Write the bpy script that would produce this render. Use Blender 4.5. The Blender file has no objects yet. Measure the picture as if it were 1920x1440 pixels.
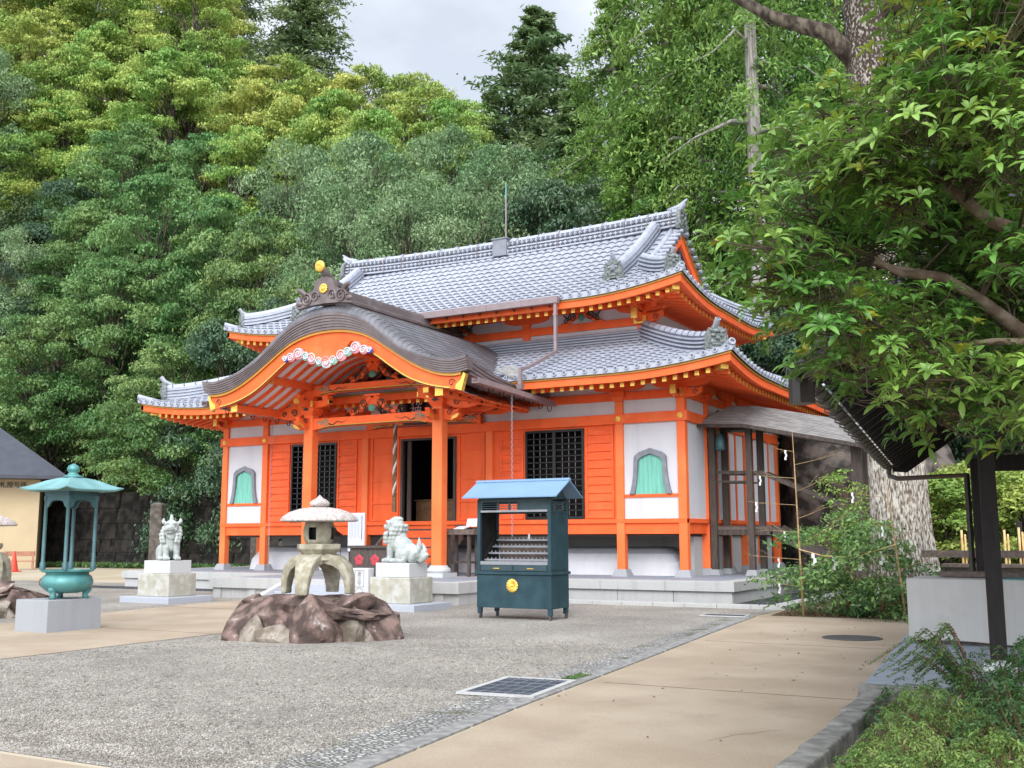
import bpy, math, random
import numpy as np
from mathutils import Matrix, Vector
R=math.radians; PI=math.pi
S=bpy.context.scene; COL=S.collection
# ------------------------------------------------------------------ camera
def camera():
    p,a,rl=R(8.251),R(29.23),R(-.133)
    h=Vector((-math.sin(a),math.cos(a),0)); z=Vector((0,0,1))
    r=Vector((math.cos(a),math.sin(a),0)); fw=h*math.cos(p)+z*math.sin(p); u=z*math.cos(p)-h*math.sin(p)
    c,s=math.cos(rl),math.sin(rl); r,u=r*c+u*s,u*c-r*s
    cam=bpy.data.cameras.new('camera'); o=bpy.data.objects.new('camera',cam); COL.objects.link(o)
    m=Matrix((r,u,-fw)).transposed().to_4x4(); m.translation=(0,0,1.6); o.matrix_world=m
    cam.sensor_width=36; cam.lens=1983.7/1920*36; cam.clip_end=2000; cam.clip_start=.05
    S.camera=o
camera()
# ------------------------------------------------------------------ sky and sun
SUN_EL,SUN_AZ=R(38),R(158)      # azimuth clockwise from +Y
def world():
    w=bpy.data.worlds.new('World'); S.world=w; w.use_nodes=True
    nt=w.node_tree; N=nt.nodes; L=nt.links; N.clear()
    out=N.new('ShaderNodeOutputWorld'); bg=N.new('ShaderNodeBackground'); bg.inputs['Strength'].default_value=.085
    sky=N.new('ShaderNodeTexSky'); sky.sky_type='NISHITA'; sky.sun_disc=False; sky.sun_elevation=SUN_EL; sky.sun_rotation=SUN_AZ
    tc=N.new('ShaderNodeTexCoord'); no=N.new('ShaderNodeTexNoise'); no.inputs['Scale'].default_value=3.2; no.inputs['Detail'].default_value=7; no.inputs['Roughness'].default_value=.55
    mp=N.new('ShaderNodeMapping'); mp.inputs['Scale'].default_value=(1,1,2.2); mp.inputs['Location'].default_value=(.3,.1,.55)
    rp=N.new('ShaderNodeValToRGB'); rp.color_ramp.elements[0].position=.28; rp.color_ramp.elements[0].color=(.62,.62,.62,1); rp.color_ramp.elements[1].position=.56
    mx=N.new('ShaderNodeMix'); mx.data_type='RGBA'; mx.inputs['B'].default_value=(8.7,9.2,10.0,1)
    L.new(tc.outputs['Generated'],mp.inputs['Vector']); L.new(mp.outputs['Vector'],no.inputs['Vector']); L.new(no.outputs['Fac'],rp.inputs['Fac'])
    # the overcast is brighter in the half of the sky where the hidden sun stands
    nv=N.new('ShaderNodeVectorMath'); nv.operation='NORMALIZE'; L.new(tc.outputs['Generated'],nv.inputs[0])
    dp=N.new('ShaderNodeVectorMath'); dp.operation='DOT_PRODUCT'; dp.inputs[1].default_value=(math.sin(SUN_AZ)*math.cos(SUN_EL),math.cos(SUN_AZ)*math.cos(SUN_EL),math.sin(SUN_EL)); L.new(nv.outputs['Vector'],dp.inputs[0])
    br=N.new('ShaderNodeMapRange'); br.inputs['From Min'].default_value=.15; br.inputs['From Max'].default_value=1; br.inputs['To Min'].default_value=1; br.inputs['To Max'].default_value=3.4; L.new(dp.outputs['Value'],br.inputs['Value'])
    sc=N.new('ShaderNodeVectorMath'); sc.operation='SCALE'; L.new(mx.outputs['Result'],sc.inputs[0]); L.new(br.outputs['Result'],sc.inputs['Scale'])
    L.new(rp.outputs['Color'],mx.inputs['Factor']); L.new(sky.outputs['Color'],mx.inputs['A'])
    L.new(sc.outputs['Vector'],bg.inputs['Color']); L.new(bg.outputs['Background'],out.inputs['Surface'])
    sl=bpy.data.lights.new('sun','SUN'); sl.energy=1.5; sl.angle=R(30); sl.color=(1,.95,.87)
    so=bpy.data.objects.new('sun',sl); COL.objects.link(so)
    d=Vector((math.sin(SUN_AZ)*math.cos(SUN_EL),math.cos(SUN_AZ)*math.cos(SUN_EL),math.sin(SUN_EL)))
    so.rotation_euler=d.to_track_quat('Z','Y').to_euler(); so.location=(0,0,60)
world()
S.view_settings.view_transform='Standard'; S.view_settings.look='None'; S.view_settings.exposure=.50; S.view_settings.gamma=1
S.render.engine='CYCLES'
S.cycles.max_bounces=8; S.cycles.diffuse_bounces=4; S.cycles.transparent_max_bounces=8
# ------------------------------------------------------------------ materials
def mat(name,col,rough=.6,var=.12,scale=6,spec=.4,bump=0,bscale=40,metal=0,col2=None,stretch=(1,1,1),trans=0,island=0,detail=4,streak=0,coord='Object',hue=0,mix2=(.42,.62),speck=0,spot=None,spotsc=5,spotr=(.60,.66)):
    m=bpy.data.materials.new(name); m.use_nodes=True; nt=m.node_tree; N=nt.nodes; L=nt.links
    b=N['Principled BSDF']; b.inputs['Roughness'].default_value=rough; b.inputs['Metallic'].default_value=metal
    b.inputs['Specular IOR Level'].default_value=spec
    tc=N.new('ShaderNodeTexCoord'); mp=N.new('ShaderNodeMapping'); mp.inputs['Scale'].default_value=stretch
    L.new(tc.outputs[coord],mp.inputs['Vector'])
    no=N.new('ShaderNodeTexNoise'); no.inputs['Scale'].default_value=scale; no.inputs['Detail'].default_value=detail
    L.new(mp.outputs['Vector'],no.inputs['Vector'])
    c=N.new('ShaderNodeMix'); c.data_type='RGBA'
    lo=[x*(1-var) for x in col]+[1]; hi=[min(1,x*(1+var)) for x in col]+[1]
    if col2: lo=list(col)+[1]; hi=list(col2)+[1]
    c.inputs['A'].default_value=lo; c.inputs['B'].default_value=hi
    rp=N.new('ShaderNodeMapRange'); rp.inputs['From Min'].default_value=mix2[0]-.1 if not col2 else mix2[0]; rp.inputs['From Max'].default_value=mix2[1]+.08 if not col2 else mix2[1]
    L.new(no.outputs['Fac'],rp.inputs['Value']); L.new(rp.outputs['Result'],c.inputs['Factor'])
    cur=c.outputs['Result']
    if streak:   # vertical weather streaks
        mp2=N.new('ShaderNodeMapping'); mp2.inputs['Scale'].default_value=(2.6,2.6,.22); L.new(tc.outputs[coord],mp2.inputs['Vector'])
        n2=N.new('ShaderNodeTexNoise'); n2.inputs['Scale'].default_value=1.6; n2.inputs['Detail'].default_value=5; L.new(mp2.outputs['Vector'],n2.inputs['Vector'])
        r2=N.new('ShaderNodeMapRange'); r2.inputs['From Min'].default_value=.5; r2.inputs['From Max'].default_value=.75; r2.inputs['To Min'].default_value=1; r2.inputs['To Max'].default_value=1-streak
        L.new(n2.outputs['Fac'],r2.inputs['Value'])
        mm=N.new('ShaderNodeMix'); mm.data_type='RGBA'; mm.blend_type='MULTIPLY'; mm.inputs['Factor'].default_value=1
        L.new(cur,mm.inputs['A']); L.new(r2.outputs['Result'],mm.inputs['B']); cur=mm.outputs['Result']
    if speck:
        n6=N.new('ShaderNodeTexNoise'); n6.inputs['Scale'].default_value=140; n6.inputs['Detail'].default_value=4; L.new(tc.outputs[coord],n6.inputs['Vector'])
        r6=N.new('ShaderNodeMapRange'); r6.inputs['From Min'].default_value=.3; r6.inputs['From Max'].default_value=.7; r6.inputs['To Min'].default_value=1-speck; r6.inputs['To Max'].default_value=1+speck; L.new(n6.outputs['Fac'],r6.inputs['Value'])
        m6=N.new('ShaderNodeMix'); m6.data_type='RGBA'; m6.blend_type='MULTIPLY'; m6.inputs['Factor'].default_value=1; L.new(cur,m6.inputs['A']); L.new(r6.outputs['Result'],m6.inputs['B']); cur=m6.outputs['Result']
    if spot:
        n7=N.new('ShaderNodeTexNoise'); n7.inputs['Scale'].default_value=spotsc; n7.inputs['Detail'].default_value=7; n7.inputs['Roughness'].default_value=.65; L.new(tc.outputs[coord],n7.inputs['Vector'])
        r7=N.new('ShaderNodeMapRange'); r7.inputs['From Min'].default_value=spotr[0]; r7.inputs['From Max'].default_value=spotr[1]; L.new(n7.outputs['Fac'],r7.inputs['Value'])
        m7=N.new('ShaderNodeMix'); m7.data_type='RGBA'; m7.inputs['B'].default_value=list(spot)+[1]; L.new(cur,m7.inputs['A']); L.new(r7.outputs['Result'],m7.inputs['Factor']); cur=m7.outputs['Result']
    if island:
        ge=N.new('ShaderNodeNewGeometry'); oi=N.new('ShaderNodeObjectInfo')
        hs=N.new('ShaderNodeHueSaturation')
        r3=N.new('ShaderNodeMapRange'); r3.inputs['To Min'].default_value=1-island; r3.inputs['To Max'].default_value=1+island
        L.new(ge.outputs['Random Per Island'],r3.inputs['Value']); L.new(r3.outputs['Result'],hs.inputs['Value'])
        r4=N.new('ShaderNodeMapRange'); r4.inputs['To Min'].default_value=.5-hue; r4.inputs['To Max'].default_value=.5+hue
        L.new(oi.outputs['Random'],r4.inputs['Value']); L.new(r4.outputs['Result'],hs.inputs['Hue'])
        L.new(cur,hs.inputs['Color']); cur=hs.outputs['Color']
    L.new(cur,b.inputs['Base Color'])
    if bump:
        n3=N.new('ShaderNodeTexNoise'); n3.inputs['Scale'].default_value=bscale; n3.inputs['Detail'].default_value=5; L.new(mp.outputs['Vector'],n3.inputs['Vector'])
        bu=N.new('ShaderNodeBump'); bu.inputs['Strength'].default_value=bump; bu.inputs['Distance'].default_value=.02
        L.new(n3.outputs['Fac'],bu.inputs['Height']); L.new(bu.outputs['Normal'],b.inputs['Normal'])
    if trans:
        t=N.new('ShaderNodeBsdfTranslucent'); ms=N.new('ShaderNodeMixShader'); ms.inputs['Fac'].default_value=trans
        L.new(cur,t.inputs['Color']); L.new(b.outputs['BSDF'],ms.inputs[1]); L.new(t.outputs['BSDF'],ms.inputs[2])
        L.new(ms.outputs['Shader'],N['Material Output'].inputs['Surface'])
    return m
def gravel_mat(name,cols,scale,dark=(.09,.085,.08),bump=.6,patch=(1,1,1),gap=.12,moss=None):
    m=bpy.data.materials.new(name); m.use_nodes=True; nt=m.node_tree; N=nt.nodes; L=nt.links
    b=N['Principled BSDF']; b.inputs['Roughness'].default_value=.85; b.inputs['Specular IOR Level'].default_value=.25
    tc=N.new('ShaderNodeTexCoord'); mp=N.new('ShaderNodeMapping'); mp.inputs['Scale'].default_value=patch; L.new(tc.outputs['Object'],mp.inputs['Vector'])
    v=N.new('ShaderNodeTexVoronoi'); v.inputs['Scale'].default_value=scale; L.new(mp.outputs['Vector'],v.inputs['Vector'])
    e=N.new('ShaderNodeTexVoronoi'); e.feature='DISTANCE_TO_EDGE'; e.inputs['Scale'].default_value=scale; L.new(mp.outputs['Vector'],e.inputs['Vector'])
    rp=N.new('ShaderNodeValToRGB'); rp.color_ramp.interpolation='CONSTANT'
    el=rp.color_ramp.elements
    for i,c in enumerate(cols):
        x=el[i] if i<2 else el.new(i/len(cols)); x.position=i/len(cols); x.color=list(c)+[1]
    sp=N.new('ShaderNodeSeparateColor'); L.new(v.outputs['Color'],sp.inputs['Color']); L.new(sp.outputs['Red'],rp.inputs['Fac'])
    mr=N.new('ShaderNodeMapRange'); mr.inputs['From Max'].default_value=gap; L.new(e.outputs['Distance'],mr.inputs['Value'])
    mx=N.new('ShaderNodeMix'); mx.data_type='RGBA'; mx.inputs['A'].default_value=list(dark)+[1]; L.new(mr.outputs['Result'],mx.inputs['Factor']); L.new(rp.outputs['Color'],mx.inputs['B'])
    n=N.new('ShaderNodeTexNoise'); n.inputs['Scale'].default_value=.55; n.inputs['Detail'].default_value=6; L.new(tc.outputs['Object'],n.inputs['Vector'])
    r2=N.new('ShaderNodeMapRange'); r2.inputs['From Min'].default_value=.3; r2.inputs['From Max'].default_value=.7; r2.inputs['To Min'].default_value=.78; r2.inputs['To Max'].default_value=1.15; L.new(n.outputs['Fac'],r2.inputs['Value'])
    mm=N.new('ShaderNodeMix'); mm.data_type='RGBA'; mm.blend_type='MULTIPLY'; mm.inputs['Factor'].default_value=1; L.new(mx.outputs['Result'],mm.inputs['A']); L.new(r2.outputs['Result'],mm.inputs['B'])
    cur=mm.outputs['Result']
    if moss:
        n4=N.new('ShaderNodeTexNoise'); n4.inputs['Scale'].default_value=1.7; n4.inputs['Detail'].default_value=6; L.new(tc.outputs['Object'],n4.inputs['Vector'])
        r5=N.new('ShaderNodeMapRange'); r5.inputs['From Min'].default_value=.56; r5.inputs['From Max'].default_value=.68; r5.inputs['To Max'].default_value=.75; L.new(n4.outputs['Fac'],r5.inputs['Value'])
        m5=N.new('ShaderNodeMix'); m5.data_type='RGBA'; m5.inputs['B'].default_value=list(moss)+[1]; L.new(cur,m5.inputs['A']); L.new(r5.outputs['Result'],m5.inputs['Factor']); cur=m5.outputs['Result']
    L.new(cur,b.inputs['Base Color'])
    bu=N.new('ShaderNodeBump'); bu.inputs['Strength'].default_value=bump; bu.inputs['Distance'].default_value=.02; L.new(mr.outputs['Result'],bu.inputs['Height']); L.new(bu.outputs['Normal'],b.inputs['Normal'])
    return m
M={}
M['verm']=mat('vermilion_paint',(.84,.125,.028),.6,.10,1.3,.3,streak=.13,spot=(.80,.185,.065),spotsc=1.1,spotr=(.54,.80))
M['vermd']=mat('vermilion_board',(.82,.115,.028),.6,.12,1.6,.3,stretch=(1,1,4),streak=.12,spot=(.80,.17,.06),spotsc=1.3,spotr=(.54,.80))
M['vermc']=mat('faded_column_paint',(.82,.15,.04),.6,.08,.9,.3,col2=(.84,.19,.056),streak=.06)
M['white']=mat('white_plaster',(.56,.56,.59),.85,.04,1.2,.2,streak=.09)
M['cream']=mat('cream_plaster',(.50,.40,.26),.9,.06,.7,.2)
M['ochre']=mat('ochre_edge_paint',(.42,.20,.028),.5,.1,3)
M['gold']=mat('gilt_metal',(.78,.50,.10),.35,.15,14,.5,metal=.55)
M['tile']=mat('grey_roof_tile',(.33,.345,.40),.42,.08,2.4,.55,bump=.15,bscale=30,speck=.12,spot=(.25,.262,.295),spotsc=2.6,spotr=(.56,.74))
M['tiled']=mat('dark_roof_tile',(.10,.11,.135),.5,.2,5,.5)
M['tilel']=mat('light_roof_tile',(.33,.355,.42),.42,.12,4,.55)
M['oni']=mat('weathered_demon_tile',(.10,.115,.115),.6,.35,14,.4,col2=(.22,.24,.23))
M['copper']=mat('brown_copper_sheet',(.115,.088,.088),.42,.2,3,.5,metal=.15,col2=(.16,.13,.13))
M['copperg']=mat('grey_copper_roof',(.10,.10,.115),.5,.2,2,.4,metal=.1,col2=(.15,.15,.17))
M['copper2']=mat('brown_copper_band',(.145,.112,.113),.45,.1,3,.5,metal=.1)
M['mauve']=mat('mauve_gutter_metal',(.22,.17,.175),.45,.1,5,.5)
M['black']=mat('black_lacquer',(.006,.006,.007),.35,.2,8,.4)
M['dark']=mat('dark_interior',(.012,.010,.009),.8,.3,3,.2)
M['altar']=mat('brown_altar_wood',(.16,.085,.04),.6,.25,8)
M['wood']=mat('weathered_dark_wood',(.075,.058,.050),.7,.35,5,.3,stretch=(6,6,.6),bump=.15)
M['woodl']=mat('grey_brown_wood',(.13,.10,.085),.75,.3,5,.3,stretch=(3,3,3),bump=.15)
M['brackk']=mat('dark_scroll_paint',(.035,.035,.028),.6,.2,8)
M['green']=mat('green_scroll_paint',(.10,.26,.19),.6,.15,8)
M['curt']=mat('turquoise_curtain',(.17,.45,.36),.8,.14,3,.2,stretch=(5,5,.5))
M['slate']=mat('grey_window_frame',(.19,.20,.23),.6,.12,6)
M['granite']=mat('pale_granite',(.41,.41,.40),.8,.12,60,.25,detail=8,bump=.08,bscale=160,streak=.16)
M['granitew']=mat('white_granite',(.47,.475,.48),.75,.08,50,.25,detail=8)
M['graniteb']=mat('blue_grey_granite',(.36,.38,.43),.8,.12,70,.25,detail=8)
M['granitep']=mat('plinth_granite',(.30,.31,.33),.8,.10,50,.25,detail=8,streak=.1)
M['oldst']=mat('old_lantern_stone',(.28,.255,.185),.9,.2,9,.15,col2=(.40,.375,.30),bump=.5,bscale=60,detail=8)
M['roofst']=mat('speckled_cap_stone',(.34,.29,.27),.9,.2,22,.15,col2=(.56,.51,.48),bump=.5,bscale=50,detail=10)
M['pedst']=mat('stained_pedestal_stone',(.35,.335,.27),.9,.1,5,.2,col2=(.45,.44,.41),bump=.2,bscale=70,streak=.22)
M['statue']=mat('pale_statue_granite',(.31,.34,.325),.75,.07,9,.25,col2=(.43,.455,.44),bump=.12,bscale=90)
M['statm']=mat('mossy_statue_granite',(.30,.32,.22),.85,.07,12,.25,col2=(.55,.58,.55),bump=.12,bscale=90)
M['rock']=mat('purple_brown_rock',(.06,.040,.034),.8,.3,4.2,.3,col2=(.20,.135,.115),bump=1.0,bscale=14,detail=12,speck=.25,spot=(.36,.32,.30),spotsc=5,spotr=(.60,.68))
M['rock2']=mat('tan_grey_rock',(.13,.105,.08),.85,.3,3.5,.25,col2=(.31,.27,.225),bump=1.0,bscale=14,detail=12,speck=.2,spot=(.06,.05,.04),spotsc=4,spotr=(.60,.70))
M['rock3']=mat('dark_mossy_rock',(.035,.032,.028),.9,.3,2.2,.2,col2=(.15,.125,.11),bump=1.0,bscale=8,detail=10)
M['bronze']=mat('green_bronze_patina',(.055,.20,.20),.38,.2,4,.5,metal=.25,col2=(.09,.27,.26))
M['bronzel']=mat('pale_verdigris_roof',(.12,.26,.265),.55,.1,2.5,.3,col2=(.17,.33,.34))
M['bronzed']=mat('dark_bronze_frame',(.05,.115,.125),.45,.15,6,.4,metal=.2)
M['cab']=mat('blue_green_steel',(.016,.043,.056),.5,.12,3,.3,col2=(.024,.058,.07),streak=.30)
M['cabr']=mat('light_blue_roof_sheet',(.15,.25,.38),.45,.06,2,.4)
M['cabd']=mat('dark_cabinet_trim',(.028,.055,.065),.5,.15,5)
M['soot']=mat('sooty_steel',(.012,.012,.013),.8,.4,5,.2)
M['steel']=mat('galvanised_steel',(.27,.28,.30),.45,.1,9,.5,metal=.5)
M['tan']=mat('tan_paving',(.31,.247,.183),.9,.10,.7,.15,col2=(.37,.305,.232),bump=.2,bscale=120,detail=10,speck=.22,spot=(.25,.20,.16),spotsc=1.3,spotr=(.56,.80))
M['sand']=mat('sandy_ground',(.36,.30,.21),.95,.12,.35,.1,col2=(.43,.37,.28),bump=.2,bscale=60,detail=8)
M['soil']=mat('brown_soil',(.10,.075,.05),.95,.3,4,.1,col2=(.17,.13,.09),bump=.6,bscale=30)
M['gravel']=gravel_mat('grey_gravel',[(.31,.28,.245),(.47,.44,.395),(.38,.34,.295),(.56,.53,.48),(.35,.325,.295),(.48,.44,.385)],44,(.19,.172,.15),.8,gap=.14)
M['cobble']=gravel_mat('set_pebbles',[(.30,.30,.295),(.42,.41,.395),(.36,.355,.36),(.50,.485,.46)],17,(.15,.145,.125),1.0,(1,1.4,1),.20,moss=(.10,.10,.035))
M['drain']=gravel_mat('dark_slate_chips',[(.05,.055,.065),(.09,.095,.105),(.13,.135,.145),(.07,.07,.08)],17,(.015,.015,.018),1.0,gap=.1)
M['pebble']=mat('loose_pebble',(.21,.19,.165),.85,.1,3,.2,col2=(.33,.305,.27),island=.4)
M['slab']=mat('blue_grey_paving_slab',(.25,.28,.33),.6,.1,5,.35)
M['kerb']=mat('grey_kerb_stone',(.19,.185,.18),.85,.12,9,.2,col2=(.28,.275,.265),bump=.3,bscale=50)
M['kerbr']=mat('rough_kerb_stone',(.15,.147,.135),.9,.2,6,.2,col2=(.24,.235,.215),bump=.9,bscale=18)
M['iron']=mat('cast_iron',(.10,.095,.095),.6,.2,20,.4,metal=.3)
M['grate']=mat('blue_black_grating',(.05,.065,.09),.5,.2,20,.4)
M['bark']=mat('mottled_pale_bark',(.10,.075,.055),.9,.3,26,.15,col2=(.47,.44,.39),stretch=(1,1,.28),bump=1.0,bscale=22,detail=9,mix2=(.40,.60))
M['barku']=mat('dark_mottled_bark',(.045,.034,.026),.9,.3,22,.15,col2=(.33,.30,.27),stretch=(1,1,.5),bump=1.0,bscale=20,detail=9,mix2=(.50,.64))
M['postst']=mat('shaded_post_stone',(.075,.065,.055),.9,.2,5,.15,col2=(.13,.115,.10),bump=.3,bscale=40)  # base colour darkened to hold the shade the posts stand in
M['wallst']=mat('shaded_wall_stone',(.010,.010,.009),.9,.3,2.2,.2,col2=(.036,.031,.027),bump=1.0,bscale=8,detail=10)  # near-black tone paints the deep tree shade into the stone colour
M['barkd']=mat('dark_bark',(.035,.028,.022),.9,.3,7,.15,col2=(.13,.11,.085),stretch=(1,1,.4),bump=.8,bscale=12)
M['barkg']=mat('grey_cypress_bark',(.20,.185,.17),.9,.2,4,.15,col2=(.36,.34,.32),stretch=(3,3,.25),bump=.7,bscale=10)
M['barkb']=mat('smooth_brown_bark',(.15,.105,.075),.8,.2,9,.2,col2=(.27,.21,.165),bump=.5,bscale=30)
M['twig']=mat('reddish_twig',(.15,.085,.05),.8,.2,9)
M['twigd']=mat('dark_branchlet',(.085,.062,.04),.8,.2,9)
M['bamboo']=mat('dry_bamboo',(.50,.33,.13),.6,.2,5,.3,col2=(.62,.45,.22))
M['bamboob']=mat('brown_dry_bamboo',(.27,.18,.085),.7,.2,5,.25,col2=(.40,.28,.14))
M['paper']=mat('white_paper',(.80,.80,.80),.9,.03,3,.1,trans=.2)
M['cloth']=mat('white_cloth',(.46,.45,.43),.95,.06,1.5,.1,streak=.12,spot=(.36,.31,.24),spotsc=1.1,spotr=(.58,.80))
M['tealc']=mat('teal_plastic',(.10,.33,.33),.4,.05,3)
M['pvdark']=mat('near_black_timber',(.016,.013,.012),.65,.3,6,.3,stretch=(5,5,.5))
M['gutter']=mat('dark_brown_gutter',(.035,.027,.024),.4,.2,6,.45)
M['navy']=mat('dark_sheet_roof',(.045,.05,.065),.5,.15,2,.4)
M['cone']=mat('red_cone_plastic',(.62,.05,.025),.45,.05,4)
M['benchw']=mat('pinkish_bench_wood',(.36,.17,.11),.7,.15,7)
M['red']=mat('red_flower_crest',(.42,.045,.06),.6,.08,6)
M['pink']=mat('pink_cloud_paint',(.66,.27,.29),.6,.06,6)
M['blue']=mat('blue_cloud_paint',(.06,.09,.50),.6,.06,6)
M['mint']=mat('mint_cloud_paint',(.26,.47,.40),.6,.06,6)
M['notice']=mat('white_notice_board',(.62,.66,.74),.6,.03,3,.3)
M['ink']=mat('black_ink',(.02,.02,.025),.7,.1,8)
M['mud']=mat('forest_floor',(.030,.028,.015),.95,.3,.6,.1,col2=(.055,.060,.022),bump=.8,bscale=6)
M['ribw']=mat('ceiling_white',(.74,.70,.70),.85,.04,2,.2)
def leafm(n,c,c2,sc=.35,tr=.3,isl=.35,hue=.012,rough=.5,spec=.35): return mat(n,c,rough,.1,sc,spec,col2=c2,trans=tr,island=isl,hue=hue,mix2=(.40,.60))
M['l_maple']=leafm('yellow_green_leaf',(.18,.32,.065),(.39,.46,.11),sc=.22,hue=.022)
M['l_mid']=leafm('fresh_green_leaf',(.085,.19,.055),(.20,.31,.10),sc=.25,hue=.018)
M['l_camph']=leafm('silvery_green_leaf',(.13,.235,.10),(.25,.36,.185),rough=.5,spec=.3)
M['l_dark']=leafm('deep_green_leaf',(.045,.10,.05),(.095,.165,.08),rough=.4,spec=.45)
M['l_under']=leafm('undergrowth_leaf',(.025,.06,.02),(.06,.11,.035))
M['l_con']=leafm('conifer_leaf',(.11,.185,.075),(.20,.27,.11))
M['l_hin']=leafm('bright_cypress_leaf',(.10,.22,.045),(.21,.34,.075))
M['l_fore']=leafm('glossy_leaf',(.085,.205,.035),(.21,.34,.065),1.6,.28,.35,0,.32,.5)
M['l_new']=leafm('young_yellow_leaf',(.36,.38,.04),(.24,.34,.05),3,.35,.3,0,.35,.5)
M['l_shrub']=leafm('shrub_leaf',(.06,.14,.045),(.13,.22,.06),2.0,.25,.4,0,.42,.4)
M['l_az']=leafm('azalea_leaf',(.12,.22,.05),(.24,.33,.085),2.2,.25,.4,0,.45,.4)
# ------------------------------------------------------------------ mesh builder
class MB:
    def __init__(s): s.v=[]; s.f=[]; s.mi=[]; s.k=0; s.T=None
    def add(s,vs,fs,k=None):
        b=len(s.v); k=s.k if k is None else k
        if s.T is not None: vs=[tuple(s.T@Vector(p)) for p in vs]
        s.v+= [tuple(p) for p in vs]; s.f+=[tuple(b+i for i in f) for f in fs]; s.mi+=[k]*len(fs); return s
    def box(s,x0,x1,y0,y1,z0,z1,k=None):
        v=[(x,y,z) for x in (x0,x1) for y in (y0,y1) for z in (z0,z1)]
        return s.add(v,[(0,1,3,2),(4,6,7,5),(0,4,5,1),(2,3,7,6),(0,2,6,4),(1,5,7,3)],k)
    def cbox(s,c,d,k=None): return s.box(c[0]-d[0]/2,c[0]+d[0]/2,c[1]-d[1]/2,c[1]+d[1]/2,c[2]-d[2]/2,c[2]+d[2]/2,k)
    def frustum(s,c,d0,d1,h,k=None):   # centre of base, base size, top size
        x,y,z=c; v=[]
        for (w,l),zz in ((d0,z),(d1,z+h)): v+=[(x-w/2,y-l/2,zz),(x+w/2,y-l/2,zz),(x+w/2,y+l/2,zz),(x-w/2,y+l/2,zz)]
        return s.add(v,[(3,2,1,0),(4,5,6,7),(0,1,5,4),(1,2,6,5),(2,3,7,6),(3,0,4,7)],k)
    def beam(s,p,q,w,h,k=None,up=(0,0,1)):
        p=Vector(p);q=Vector(q); d=(q-p).normalized(); sd=d.cross(Vector(up))
        if sd.length<1e-4: sd=d.cross(Vector((1,0,0)))
        sd=sd.normalized(); u=sd.cross(d); v=[]
        for e in (p,q):
            for a,b in ((-1,-1),(1,-1),(1,1),(-1,1)): v.append(e+sd*(a*w/2)+u*(b*h/2))
        return s.add(v,[(0,1,2,3),(7,6,5,4),(0,4,5,1),(1,5,6,2),(2,6,7,3),(3,7,4,0)],k)
    def sweep(s,pts,prof,k=None,up=(0,0,1),closed=True,cap=True,ks=None,scale=None):
        # prof: list of (side,up); path pts
        pts=[Vector(p) for p in pts]; n=len(pts); m=len(prof); v=[]; U=Vector(up)
        for i,p in enumerate(pts):
            d=(pts[min(i+1,n-1)]-pts[max(i-1,0)]).normalized(); sd=d.cross(U); sd=sd.normalized() if sd.length>1e-5 else Vector((1,0,0)); u=sd.cross(d)
            sc=1 if scale is None else scale[i]
            for a,b in prof: v.append(p+sd*a*sc+u*b*sc)
        mm=m if closed else m-1
        fs=[];kk=[]
        for i in range(n-1):
            for j in range(mm):
                j2=(j+1)%m; fs.append((i*m+j,(i+1)*m+j,(i+1)*m+j2,i*m+j2)); kk.append(ks[j] if ks else (s.k if k is None else k))
        if cap and closed:
            fs+= [tuple(range(m)),tuple(reversed(range((n-1)*m,n*m)))]; kk+=[kk[0]]*2
        b=len(s.v)
        if s.T is not None: v=[s.T@x for x in v]
        s.v+=[tuple(x) for x in v]; s.f+=[tuple(b+i for i in f) for f in fs]; s.mi+=kk; return s
    def tube(s,pts,r,n=8,k=None,cap=True):
        pts=[Vector(p) for p in pts]; rr=r if isinstance(r,(list,tuple)) else [r]*len(pts); v=[]; sd=None
        for i,p in enumerate(pts):
            d=(pts[min(i+1,len(pts)-1)]-pts[max(i-1,0)])
            d=d.normalized() if d.length>1e-7 else Vector((0,0,1))
            if sd is None:
                sd=d.cross(Vector((0,0,1)));
                if sd.length<1e-3: sd=d.cross(Vector((1,0,0)))
            sd=(sd-d*sd.dot(d)).normalized(); u=d.cross(sd)
            for j in range(n): a=2*PI*j/n; v.append(p+(sd*math.cos(a)+u*math.sin(a))*rr[i])
        fs=[(i*n+j,i*n+(j+1)%n,(i+1)*n+(j+1)%n,(i+1)*n+j) for i in range(len(pts)-1) for j in range(n)]
        if cap: fs+=[tuple(reversed(range(n))),tuple(range((len(pts)-1)*n,len(pts)*n))]
        return s.add(v,fs,k)
    def lathe(s,prof,n=24,c=(0,0,0),k=None,ph=0,sx=1,sy=1):
        v=[]
        for r,z in prof:
            for j in range(n): a=2*PI*j/n+ph; v.append((c[0]+r*math.cos(a)*sx,c[1]+r*math.sin(a)*sy,c[2]+z))
        fs=[(i*n+j,i*n+(j+1)%n,(i+1)*n+(j+1)%n,(i+1)*n+j) for i in range(len(prof)-1) for j in range(n)]
        fs+=[tuple(reversed(range(n))),tuple(range((len(prof)-1)*n,len(prof)*n))]
        return s.add(v,fs,k)
    def prism(s,poly,ext,k=None):   # poly: 3D points of a planar outline, ext: extrusion vector
        n=len(poly); e=Vector(ext); v=[Vector(p) for p in poly]; v+= [p+e for p in v[:n]]
        return s.add(v,[tuple(range(n)),tuple(reversed(range(n,2*n)))]+[(i,n+i,n+(i+1)%n,(i+1)%n) for i in range(n)],k)
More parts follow.
